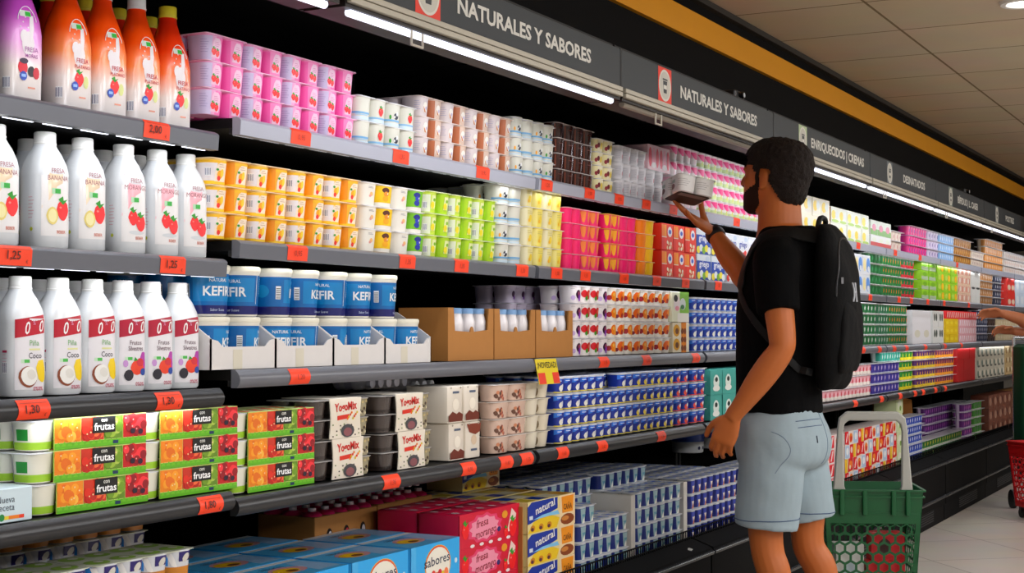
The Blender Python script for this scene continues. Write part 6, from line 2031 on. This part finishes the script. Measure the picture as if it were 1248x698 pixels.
# stubble: faces of the skin along the jaw take the beard's own colour
BEARD = M('#2c1a11', .75, .2, noise_amt=.45, nscale=420, bump=.4)
body_me.materials.append(BEARD)
HTi = HT.inverted()
for p in body_me.polygons:
    q = (HTi @ p.center) / HS
    if q.z > .12 or q.z < -.03 or q.y < .0: continue
    q = q + Vector((0, .003 * noise.noise(q * 120), .004 * noise.noise(q * 120 + Vector((5, 5, 5)))))
    jaw = q.y > .014 + max(0, .03 - q.z) * .9 and q.z < .092 - .62 * max(0, q.y - .03)
    burn = .010 < q.y < .030 and .08 < q.z < .112
    mous = abs(q.x) < .030 and q.y > .085 and .068 < q.z < .084
    lips = abs(q.x) < .022 and q.y > .092 and .050 < q.z < .0695
    if (jaw or burn or mous) and not lips and q.z > -.008:
        p.material_index = 1
bpy.context.view_layer.update()
tmp = empty('eye_holder'); eyes(HT, HS, tmp)
for ch in list(tmp.children):
    ch.parent = None; rel(ch)
bpy.data.objects.remove(tmp)
for k in (-1, 1):
    g = MB(); g.tube([tuple(HT @ (Vector((k * x, y, z)) * HS)) for x, y, z in ((.012, .099, .138), (.030, .097, .144), (.048, .082, .140))], [.003, .0045, .002], HAIR, 8)
    rel(g.build('eyebrow', None))
# t-shirt
mb = MB()
rings_xy(mb, [(.885, 4.678, 1.487, .178, .134), (.93, 4.68, 1.487, .176, .130), (1.02, 4.683, 1.487, .172, .126), (1.12, 4.687, 1.487, .174, .128), (1.24, 4.692, 1.482, .186, .134), (1.33, 4.698, 1.470, .194, .128), (1.385, 4.70, 1.460, .178, .114), (1.430, 4.702, 1.454, .142, .104), (1.466, 4.705, 1.456, .106, .094), (1.490, 4.707, 1.456, .078, .078)], SHIRT)
limb(mb, [(4.58, 1.450, 1.385, .074), (4.512, 1.442, 1.358, .076), (4.485, 1.430, 1.28, .070), (4.468, 1.418, 1.205, .066)], SHIRT, 20)
limb(mb, [(4.80, 1.465, 1.405, .072), (4.868, 1.475, 1.395, .074), (4.82, 1.52, 1.355, .063), (4.765, 1.565, 1.335, .058)], SHIRT, 20)
def fold(amp, fx, fz):
    def f(co, nr):
        n = noise.noise(Vector((co.x * fx, co.y * fx, co.z * fz))) + .5 * noise.noise(Vector((co.x * fx * 2.3 + 7, co.y * fx * 2.3, co.z * fz * 2)))
        return nr * n * amp
    return f
ts = remeshed(mb, .0075, 4, 't_shirt', SHIRT, fold(.006, 9, 5))
rel(put('t_shirt', ts, None))
g = MB()
nk = [tuple(HT @ (Vector((.070 * math.cos(a), -.058 + .068 * math.sin(a), -.056 - .022 * math.sin(a))) * HS)) for a in [2 * PI * k / 28 for k in range(29)]]
g.tube(nk, .007, SHIRT, 8)
rel(g.build('collar', None))
# shorts
mb = MB()
rings_xy(mb, [(.955, 4.68, 1.487, .160, .118), (.90, 4.68, 1.485, .166, .126), (.84, 4.68, 1.480, .180, .142), (.78, 4.682, 1.476, .190, .148), (.73, 4.684, 1.478, .190, .138), (.70, 4.686, 1.48, .17, .11)], DENIM)
limb(mb, [(4.600, 1.482, .80, .105), (4.592, 1.485, .70, .108), (4.588, 1.492, .60, .104), (4.586, 1.500, .520, .101)], DENIM, 24)
limb(mb, [(4.772, 1.474, .80, .105), (4.780, 1.465, .70, .107), (4.790, 1.448, .60, .102), (4.797, 1.436, .525, .099)], DENIM, 24)
sh = remeshed(mb, .007, 4, 'shorts', DENIM, fold(.007, 7, 9))
rel(put('shorts', sh, None))
bm = bmesh.new(); bm.from_mesh(sh); bvh = BVHTree.FromBMesh(bm); bm.free()
def stitch(pts, r, m, name, lab=None, lift=.001, n=5):
    """A seam laid on the cloth: pixel-free points near the surface are dropped onto it."""
    path = []
    for p in pts:
        q = bvh.find_nearest(Vector(p))
        path.append(tuple(q[0] + q[1] * lift))
    g = MB(); g.tube(path, r, m, n)
    o = rel(g.build(name, None))
    if lab: o['label'] = lab
ST = M('#3d5272', .8)
for cx, cy, z, rr_ in ((4.586, 1.499, .548, .115), (4.797, 1.437, .552, .113)):
    stitch([(cx + rr_ * math.cos(a), cy + rr_ * math.sin(a), z) for a in [2 * PI * k / 40 for k in range(41)]], .0014, ST, 'hem_stitching', 'dark blue hem stitching')
def rear(x, z): return (x, 1.25, z)
def seam(pts, r=.0012, m=ST, nm='seam', lab=None, sub=8):
    q = crom(pts, sub)
    path = []
    for p in q:
        h = bvh.ray_cast(Vector((p[0], 1.1, p[1])), Vector((0, 1, 0)))
        if h[0] is not None: path.append(tuple(h[0] + h[1] * .0006))
    if len(path) > 1:
        g = MB(); g.tube(path, r, m, 5)
        o = rel(g.build(nm, None))
        if lab: o['label'] = lab
for zz in (.862, .842):
    seam([(4.545, zz), (4.61, zz + .004), (4.665, zz + .003)], .0011, ST, 'pocket_stitching')
seam([(4.605, .815), (4.605, .792)], .0022, M('#26303e', .8), 'pocket_buttonhole', 'dark buttonhole of the rear pocket')
seam([(4.683, .90), (4.684, .80), (4.686, .72)], .0014, M('#8596a6', .8), 'centre_seam')
seam([(4.495, .835), (4.515, .77), (4.497, .70)], .0013, M('#7f8e9c', .8), 'side_pocket_edge')
# shoes
for ank, toe in (((4.592, 1.455), (4.585, 1.62)), ((4.82, 1.335), (4.84, 1.495))):
    mb = MB()
    a, t = Vector((ank[0], ank[1], 0)), Vector((toe[0], toe[1], 0))
    d = (t - a).normalized(); sd = Vector((d.y, -d.x, 0))
    rings = []
    for zz, k in ((0.0, 1.0), (.02, 1.04), (.045, .95), (.07, .7), (.085, .6)):
        c = a * (.45 + .3 * (zz > .05)) + t * (.55 - .3 * (zz > .05))
        L = .14 * k if zz < .05 else .075
        rings.append([tuple(c + d * y * (1) + sd * x + Vector((0, 0, zz))) for x, y in ellipse(0, 0, .046 * k, L, 24, 2.4)])
    mb.loft(rings, M('#2a2a2e', .6))
    rel(mb.build('shoe', None))
# wristband and thread bracelet on the raised arm
def band(p, d, r, hw, m, name):
    d = Vector(d).normalized()
    x = d.orthogonal().normalized(); y = d.cross(x)
    rings = []
    for t, k in ((-hw, .96), (-hw * .8, 1), (hw * .8, 1), (hw, .96)):
        rings.append([tuple(Vector(p) + d * t + (x * math.cos(a) + y * math.sin(a)) * r * k) for a in [2 * PI * i / 28 for i in range(28)]])
    g = MB(); g.loft(rings, m); return rel(g.build(name, None))
fd = Vector(RWR) - Vector((4.785, 1.727, 1.452))
band((4.794, 1.744, 1.474), fd, .0335, .011, M('#0c0d12', .5), 'wristband')
band((4.799, 1.754, 1.486), fd, .030, .002, M('#3a2020', .6), 'thread_bracelet')

# ---- backpack on his back (worn, a thing of its own)
bp = empty('backpack', (4.695, 1.297, .955))
tag(bp, 'black backpack worn on the back of the man with grey emblem', 'backpack')
BP = M('#060607', .8, .15, noise_amt=.2, nscale=80, bump=.2)
BPS = M('#0a0a0b', .6, .25)
mb = MB()
rows = [(.005, .0, .020, .095, .028), (.04, .0, .010, .120, .042), (.13, .0, .002, .140, .053), (.25, .0, -.004, .146, .060), (.36, .0, -.002, .142, .056), (.45, .0, .008, .128, .044), (.51, .0, .020, .105, .030), (.535, .0, .028, .07, .016)]
q = crom(rows, 4)
mb.loft([[(x, y, r[0]) for x, y in ellipse(r[1], r[2], r[3], r[4], 36, 2.8)] for r in q], BP)
bm_ = remeshed(mb, .007, 3, 'main_compartment', BP, fold(.006, 11, 7))
put('main_compartment', bm_, bp)
bm = bmesh.new(); bm.from_mesh(bm_); bvb = BVHTree.FromBMesh(bm); bm.free()
mb = MB()
q = crom([(.06, 0, -.030, .10, .018), (.10, 0, -.038, .115, .020), (.20, 0, -.046, .118, .020), (.27, 0, -.048, .11, .014), (.29, 0, -.046, .10, .010)], 4)
mb.loft([[(x, y, r[0]) for x, y in ellipse(r[1], r[2], r[3], r[4], 30, 3)] for r in q], BP)
put('front_pocket', remeshed(mb, .006, 3, 'front_pocket', BP, fold(.004, 13, 9)), bp)
bm = bmesh.new(); bm.from_mesh(ts); bvt = BVHTree.FromBMesh(bm); bm.free()
BPO = Vector((4.695, 1.297, .955))
for k in (-1, 1):
    g = MB()
    # webbing that lies on the shirt: over the shoulder, down beside the chest, back under the arm
    pts = [(k * .080, .030, .490), (k * .090, .085, .500), (k * .102, .150, .505), (k * .112, .225, .485), (k * .128, .250, .43), (k * .150, .260, .32), (k * .175, .215, .23), (k * .180, .150, .15), (k * .150, .085, .08), (k * .11, .05, .06)]
    q = crom(pts, 6)
    P = []
    for i_, p in enumerate(q):
        v = Vector(p) + BPO
        h = bvt.find_nearest(v)
        P.append((h[0] + h[1] * .006, h[1]) if i_ > 6 and i_ < len(q) - 4 else (v, h[1]))
    rings = []
    for i_ in range(len(P)):
        t = (P[min(i_ + 1, len(P) - 1)][0] - P[max(i_ - 1, 0)][0]).normalized()
        n = P[i_][1]; sd = t.cross(n).normalized(); n = sd.cross(t)
        f = i_ / (len(P) - 1)
        hw_ = .027 if f < .55 else .012
        ht_ = .006 if f < .55 else .0025
        rings.append([tuple(P[i_][0] - BPO + sd * x + n * y) for x, y in ellipse(0, 0, hw_, ht_, 12, 3)])
    g.loft(rings, BPS)
    put('shoulder_strap', g.mesh('shoulder_strap'), bp)
g = MB(); q = crom([(-.045, .05, .515), (-.03, .045, .553), (.03, .045, .553), (.045, .05, .515)], 6); g.tube(q, .009, BPS, 8); put('grab_handle', g.mesh('grab_handle'), bp)
def onback(x, z, side=None):
    h = bvb.ray_cast(Vector((x, -.4, z)), Vector((0, 1, 0)))
    return h[0] + h[1] * .0012 if h[0] is not None else Vector((x, -.08, z))
g = MB()
for pts in ([(-.016, .345), (-.009, .325), (-.009, .305), (-.016, .285)], [(.016, .345), (.009, .325), (.009, .305), (.016, .285)], [(-.010, .315), (.010, .315)]):
    g.tube([tuple(onback(x - .03, z)) for x, z in pts], .0035, M('#b9bcc2', .4), 6)
o = put('emblem', g.mesh('emblem'), bp); o['label'] = 'light grey emblem'
g = MB()
q = []
for k in range(25):
    a = PI * k / 24
    h = bvb.ray_cast(Vector((.135 * math.cos(a), -.4, .30 + .19 * math.sin(a))), Vector((0, 1, 0)))
    if h[0] is not None: q.append(tuple(h[0] + h[1] * .0005))
g.tube(q, .0035, M('#1d1d20', .4), 6); put('zip', g.mesh('zip'), bp)
g = MB(); g.box(-.002, .002, -.004, .002, -.02, .0, M('#a9acb2', .3)); o = put('zip_puller', g.mesh('zip_puller'), bp); o.location = (-.12, -.05, .36)

# ---- the pack in his hand
PKS = cups_pack([cup(.068, .068, .058, M('#f6f5f3', .4), lambda g, S, a, h: (g.d_rect(S, -3 * a, 3 * a, .1 * h, .85 * h, M('#f2f0ee', .4), .0004, 14), scrib(g, S, -.7 * a, .7 * h, 1.2 * a, 4, .12 * h, '#9a9496'), g.d_rect(S, -2.9 * a, -1.2 * a, .55 * h, .75 * h, M('#b8c6bc', .4), .0007, 4), g.d_ell(S, -1.6 * a, .35 * h, .4 * a, .18 * h, M('#8d6a6a', .4), .0008)), 3.6, .92)], p=.07, h=.0585, lid=M('#d9d6d2', .3))
pk = place(PKS, 'held_yogurt_pack', (0, 0, 0), 'white yoghurt four-pack held up in the raised hand of the man', 'yogurt')
g = MB(); g.rbox(.012, .128, .012, .128, -.0012, .0004, M('#26221f', .5), .012, .0003)
S = lambda s, t, o: (s, t, -.0012 - o)
g.d_rect(S, .022, .118, .022, .050, M('#8d8784', .5), .0004, 1)
put('printed_base', g.mesh('printed_base'), pk)
mtx = Matrix.Translation((4.668, 1.797, 1.621)) @ Matrix.Rotation(math.radians(-40), 4, 'Z') @ Matrix.Rotation(math.radians(-9), 4, 'X') @ Matrix.Rotation(math.radians(10), 4, 'Y') @ Matrix.Translation((-.07, -.07, -.029))
pk.matrix_world = mtx

# ---- second shopper at the far right: only the reaching forearms are in the picture
P2X, P2Y = 10.54, 1.19
p2 = empty('person', (P2X, P2Y, 0))
tag(p2, 'person at the far end reaching into the third shelf with bare forearms', 'person')
def rel2(o):
    o.parent = p2
    o.matrix_parent_inverse = Matrix.Translation((-P2X, -P2Y, 0))
    return o
HT2 = head_matrix((P2X - .02, P2Y + .03, 1.43), math.radians(12), math.radians(-10))
mb = MB()
SKIN2 = M('#b87a58', .5, .4, noise_amt=.07, nscale=25, sss=.05)
build_head(mb, SKIN2, HT2, 1.0)
rings_xy(mb, [(.75, P2X, P2Y, .15, .105), (.95, P2X, P2Y, .14, .10), (1.10, P2X, P2Y, .14, .10), (1.28, P2X, P2Y, .17, .10), (1.36, P2X, P2Y, .12, .08), (1.40, P2X, P2Y, .06, .06)], SKIN2)
V3 = Vector
for sh_, el, wr, tip, th in ((V3((P2X - .17, P2Y + .02, 1.30)), V3((10.385, 1.545, 1.20)), V3((10.28, 1.72, 1.262)), V3((10.25, 1.82, 1.265)), (0, 0, 1)), (V3((P2X + .10, P2Y + .08, 1.25)), V3((10.50, 1.46, 1.10)), V3((10.41, 1.665, 1.142)), V3((10.35, 1.77, 1.16)), (0, 0, 1))):
    limb(mb, [tuple(sh_) + (.05,), tuple(el) + (.043,), tuple(el * .6 + wr * .4) + (.042,), tuple(wr) + (.028,)], SKIN2)
    dv = (Vector(tip) - Vector(wr)).normalized()
    hand(mb, wr, dv, (-.6, .2, -.4), th, [(.4, .4, .3)] * 4, SKIN2, 1.0, .4)
for k in (-1, 1):
    limb(mb, [(P2X + k * .09, P2Y, .85, .085), (P2X + k * .09, P2Y + .01, .48, .055), (P2X + k * .09, P2Y - .02, .33, .052), (P2X + k * .09, P2Y - .03, .09, .034)], SKIN2)
    mb.tube([(P2X + k * .09, P2Y - .05, .04), (P2X + k * .09, P2Y + .13, .035)], [.036, .03], SKIN2, 12)
rel2(put('body', remeshed(mb, .007, 4, 'body', SKIN2), None))
mb = MB()
G2 = M('#1f3a2c', .85, .15, noise_amt=.1)
rings_xy(mb, [(.70, P2X, P2Y, .17, .13), (.95, P2X, P2Y, .165, .125), (1.12, P2X, P2Y, .17, .125), (1.28, P2X, P2Y, .19, .125), (1.36, P2X, P2Y, .14, .09), (1.39, P2X, P2Y, .08, .07)], G2)
for k in (-1, 1):
    limb(mb, [(P2X + k * .15, P2Y + .02, 1.30, .06), (P2X + k * .19, P2Y + .02, 1.24, .06), (P2X + k * .17 - .05, P2Y + .06, 1.18, .055)], G2)
rel2(put('t_shirt', remeshed(mb, .009, 4, 't_shirt', G2), None))
mb = MB()
rings_xy(mb, [(.92, P2X, P2Y, .165, .125), (.80, P2X, P2Y, .18, .135), (.72, P2X, P2Y, .17, .12)], M('#2a2c38', .8))
for k in (-1, 1):
    limb(mb, [(P2X + k * .09, P2Y, .82, .095), (P2X + k * .09, P2Y + .01, .48, .072), (P2X + k * .09, P2Y - .03, .11, .055)], M('#2a2c38', .8))
rel2(put('trousers', remeshed(mb, .009, 4, 'trousers', M('#2a2c38', .8)), None))
rel2(shell(HT2, 1.0, lambda x, y, z: z > .185 or (y < .03 and z > .05), lambda x, y, z: .012, HAIR, 'hair', None, .003))

# ------------------------------------------------------------------ shopping trolley baskets
def hexwall(mb, w0, w1, h, zh, T, m, t=.003, cell=.0225):
    """Wall of a basket: solid upper plate, hexagon openings below. w0/w1: bottom and top width; T maps (s, z, o) to space."""
    def wid(z): return w0 + (w1 - w0) * z / h
    def quadplate(pts):
        vs = [T(s, z, 0) for s, z in pts] + [T(s, z, t) for s, z in pts]
        n = len(pts)
        mb.add(vs, [tuple(range(n)), tuple(range(2 * n - 1, n - 1, -1))] + [(i, n + i, n + (i + 1) % n, (i + 1) % n) for i in range(n)], m)
    N = 6
    for k in range(N):
        za, zb = zh + (h - zh) * k / N, zh + (h - zh) * (k + 1) / N
        quadplate([(-wid(za) / 2, za), (wid(za) / 2, za), (wid(zb) / 2, zb), (-wid(zb) / 2, zb)])
    quadplate([(-wid(0) / 2, 0), (wid(0) / 2, 0), (wid(.035) / 2, .035), (-wid(.035) / 2, .035)])
    fw = .018
    for sg in (-1, 1):
        quadplate([(sg * wid(.035) / 2, .035), (sg * wid(zh) / 2, zh), (sg * (wid(zh) / 2 - fw), zh), (sg * (wid(.035) / 2 - fw), .035)][::sg])
    r = cell
    dx, dz = math.sqrt(3) * r, 1.5 * r
    rows = int((zh - .035) / dz) + 2
    for j in range(rows):
        z = .035 + j * dz
        n = int(wid(z) / dx) + 2
        for i in range(-n, n + 1):
            s = (i + .5 * (j % 2)) * dx
            if abs(s) > wid(z) / 2 - r * .75 or z > zh + r * .2: continue
            ring = lambda k, o: [T(s + r * k * math.cos(PI / 6 + PI / 3 * q), z + r * k * math.sin(PI / 6 + PI / 3 * q), o) for q in range(6)]
            vs = ring(1.0, 0) + ring(.78, 0) + ring(1.0, t) + ring(.78, t)
            fs = []
            for q in range(6):
                p = (q + 1) % 6
                fs += [(q, p, 6 + p, 6 + q), (12 + q, 18 + q, 18 + p, 12 + p), (6 + q, 6 + p, 18 + p, 18 + q)]
            mb.add(vs, fs, m)
def trolley(loc, rz, body_c, handle_c, label, h=.585, w=.35, d=.29):
    r = empty('rolling_basket', loc, rz)
    tag(r, label, 'shopping basket')
    GM = M(body_c, .4, .5)
    z0 = .07
    hh = h - z0
    w0, d0 = w * .80, d * .80
    for nm, (a0, a1), yo, fl in (('wall_panel', (w0, w), (d0 / 2, d / 2), 0), ('wall_panel', (w0, w), (d0 / 2, d / 2), 2), ('wall_panel', (d0, d), (w0 / 2, w / 2), 1), ('wall_panel', (d0, d), (w0 / 2, w / 2), 3)):
        mb = MB()
        ang = fl * PI / 2
        c, s_ = math.cos(ang), math.sin(ang)
        def T(s, z, o, yo=yo, c=c, s_=s_):
            y = -(yo[0] + (yo[1] - yo[0]) * z / hh) + o
            return (s * c - y * s_, s * s_ + y * c, z0 + z)
        hexwall(mb, a0, a1, hh, hh * .765, T, GM)
        mb.build('wall_panel', r, False)
    g = MB()
    g.rbox(-w0 / 2, w0 / 2, -d0 / 2, d0 / 2, z0, z0 + .004, GM, .01, .001)
    g.build('basket_floor', r, False)
    g = MB()
    for zz, e in ((h - .004, .010), (h - .026, .008), (h - .085, .002)):
        k = (zz - z0) / hh
        W2, D2 = (w0 + (w - w0) * k) / 2, (d0 + (d - d0) * k) / 2
        out = rrect(-W2 - e, W2 + e, -D2 - e, D2 + e, .012, 3)
        inn = rrect(-W2 + .003, W2 - .003, -D2 + .003, D2 - .003, .008, 3)
        g.loft([[(x, y, zz - .003) for x, y in inn], [(x, y, zz - .003) for x, y in out], [(x, y, zz + .003) for x, y in out], [(x, y, zz + .003) for x, y in inn]], GM, False, False)
    for sx in (-.11, -.03, .07, .12):
        g.rbox(sx - .008, sx + .008, -d / 2 - .012, -d / 2 + .002, h - .09, h - .002, GM, .003, .001)
    g.build('rim', r)
    # loop handle: two wide feet, a round top
    HM = M(handle_c, .45, .4)
    g = MB()
    ht = .285
    outer = [(-.140, 0), (-.134, .06), (-.122, ht - .06), (-.116, ht - .022), (-.09, ht), (.09, ht), (.116, ht - .022), (.122, ht - .06), (.134, .06), (.140, 0)]
    inner = [(-.092, 0), (-.100, .02), (-.103, ht - .07), (-.098, ht - .045), (-.084, ht - .032), (.084, ht - .032), (.098, ht - .045), (.103, ht - .07), (.100, .02), (.092, 0)]
    n = len(outer)
    yb_, tt = -d / 2 + .012, .022
    vs = []
    for (a, b), (c, e) in zip(outer, inner):
        vs += [(a, yb_ - tt / 2, h - .01 + b), (c, yb_ - tt / 2, h - .01 + e), (c, yb_ + tt / 2, h - .01 + e), (a, yb_ + tt / 2, h - .01 + b)]
    fs = [(3, 2, 1, 0), tuple(4 * (n - 1) + k for k in range(4))]
    for i in range(n - 1):
        for k in range(4):
            fs.append((4 * i + k, 4 * i + (k + 1) % 4, 4 * i + 4 + (k + 1) % 4, 4 * i + 4 + k))
    g.add(vs, fs, HM)
    o = g.build('handle', r)
    bv = o.modifiers.new('b', 'BEVEL'); bv.width = .005; bv.segments = 2; bv.limit_method = 'ANGLE'
    for sx in (-1, 1):
        for sy in (-1, 1):
            g = MB(); cx, cy = sx * (w0 / 2 - .03), sy * (d0 / 2 - .03)
            g.tube([(cx - .012, cy, .03), (cx + .012, cy, .03)], .03, M('#161616', .5), 18)
            g.box(cx - .018, cx + .018, cy - .012, cy + .012, .03, z0, M('#222222', .5))
            g.build('wheel', r)
    return r
bpos = onZ(1060, 402 + (EYE - .30) * FPX / 5.4, .30)
bl_ = Vector((5.40 * math.cos(YAW) + 1.293 * math.sin(YAW), 5.40 * math.sin(YAW) - 1.293 * math.cos(YAW), 0))
BRZ = YAW - PI / 2 + math.radians(-5)
trolley(bl_, BRZ, '#06552f', '#b0b0aa', 'green rolling basket with grey loop handle behind the man')
bpy.context.view_layer.update()
def inbasket(spec, name, dx, dy, z, rz, lab, cat='grocery', rx=0.0):
    c, s = math.cos(BRZ), math.sin(BRZ)
    o = place(spec, name, (bl_.x + dx * c - dy * s, bl_.y + dx * s + dy * c, z), lab, cat, None, BRZ + rz)
    o.rotation_euler[0] = rx
    return o
GRO1 = boxspec(.135, .07, .25, '#c2222c', [(.5, .5, .3, .3, '#ece4de')])
GRO2 = boxspec(.10, .08, .31, '#dcdcd8', [(.5, .6, .3, .2, '#c4d0d8')], two='#c9c9c4')
GRO3 = boxspec(.12, .07, .10, '#b81f2a', [(.4, .5, .2, .3, '#3a1416')])
GRO4 = boxspec(.09, .08, .09, '#d8d6d0', [(.5, .5, .3, .3, '#9cae5a')])
inbasket(GRO2, 'grocery_carton', -.125, -.10, .0745, .1, 'white carton standing in the green basket', 'grocery carton')
inbasket(GRO1, 'grocery_carton', -.018, -.10, .0745, 0, 'red carton with white disc in the green basket', 'grocery carton')
inbasket(GRO3, 'grocery_carton', .00, -.095, .325, .12, 'smaller red carton on top of the red carton in the green basket', 'grocery carton')
inbasket(GRO4, 'grocery_carton', -.06, .0, .0745, -.1, 'small white and green carton at the back of the green basket', 'grocery carton')

# red rolling basket and the tall green bag trolley at the far right
rp = onZ(1276, 632, 0)
trolley((rp.x, rp.y, 0), YAW - PI / 2 + .2, '#b5121c', '#2a2a2a', 'red rolling basket with black wheels at the far end', h=.47, w=.36, d=.28)
gp = onZ(1262, 622, 0)
r = empty('bag_trolley', (gp.x + .05, gp.y - .03, 0), YAW - PI / 2)
tag(r, 'tall dark green bag trolley behind the red basket', 'shopping trolley')
g = MB(); g.rbox(-.15, .15, -.10, .10, .30, 1.06, M('#0d3f28', .7, .2, noise_amt=.15, nscale=12), .04, .02, 5); g.build('bag', r)
g = MB()
for sx in (-1, 1):
    g.tube([(sx * .13, .11, .05), (sx * .13, .11, 1.10)], .011, M('#c9ccd0', .25, metal=.8), 10)
g.tube([(-.13, .11, 1.10), (.13, .11, 1.10)], .011, M('#c9ccd0', .25, metal=.8), 10)
g.tube([(-.15, .10, .06), (.15, .10, .06)], .009, M('#c9ccd0', .25, metal=.8), 10)
g.box(-.13, .13, -.08, .11, .285, .30, M('#222', .5) if False else M('#222222', .5))
g.build('frame', r)
for sx in (-1, 1):
    g = MB(); g.tube([(sx * .15 - .012, .10, .06), (sx * .15 + .012, .10, .06)], .06, M('#151515', .5), 20); g.build('wheel', r)
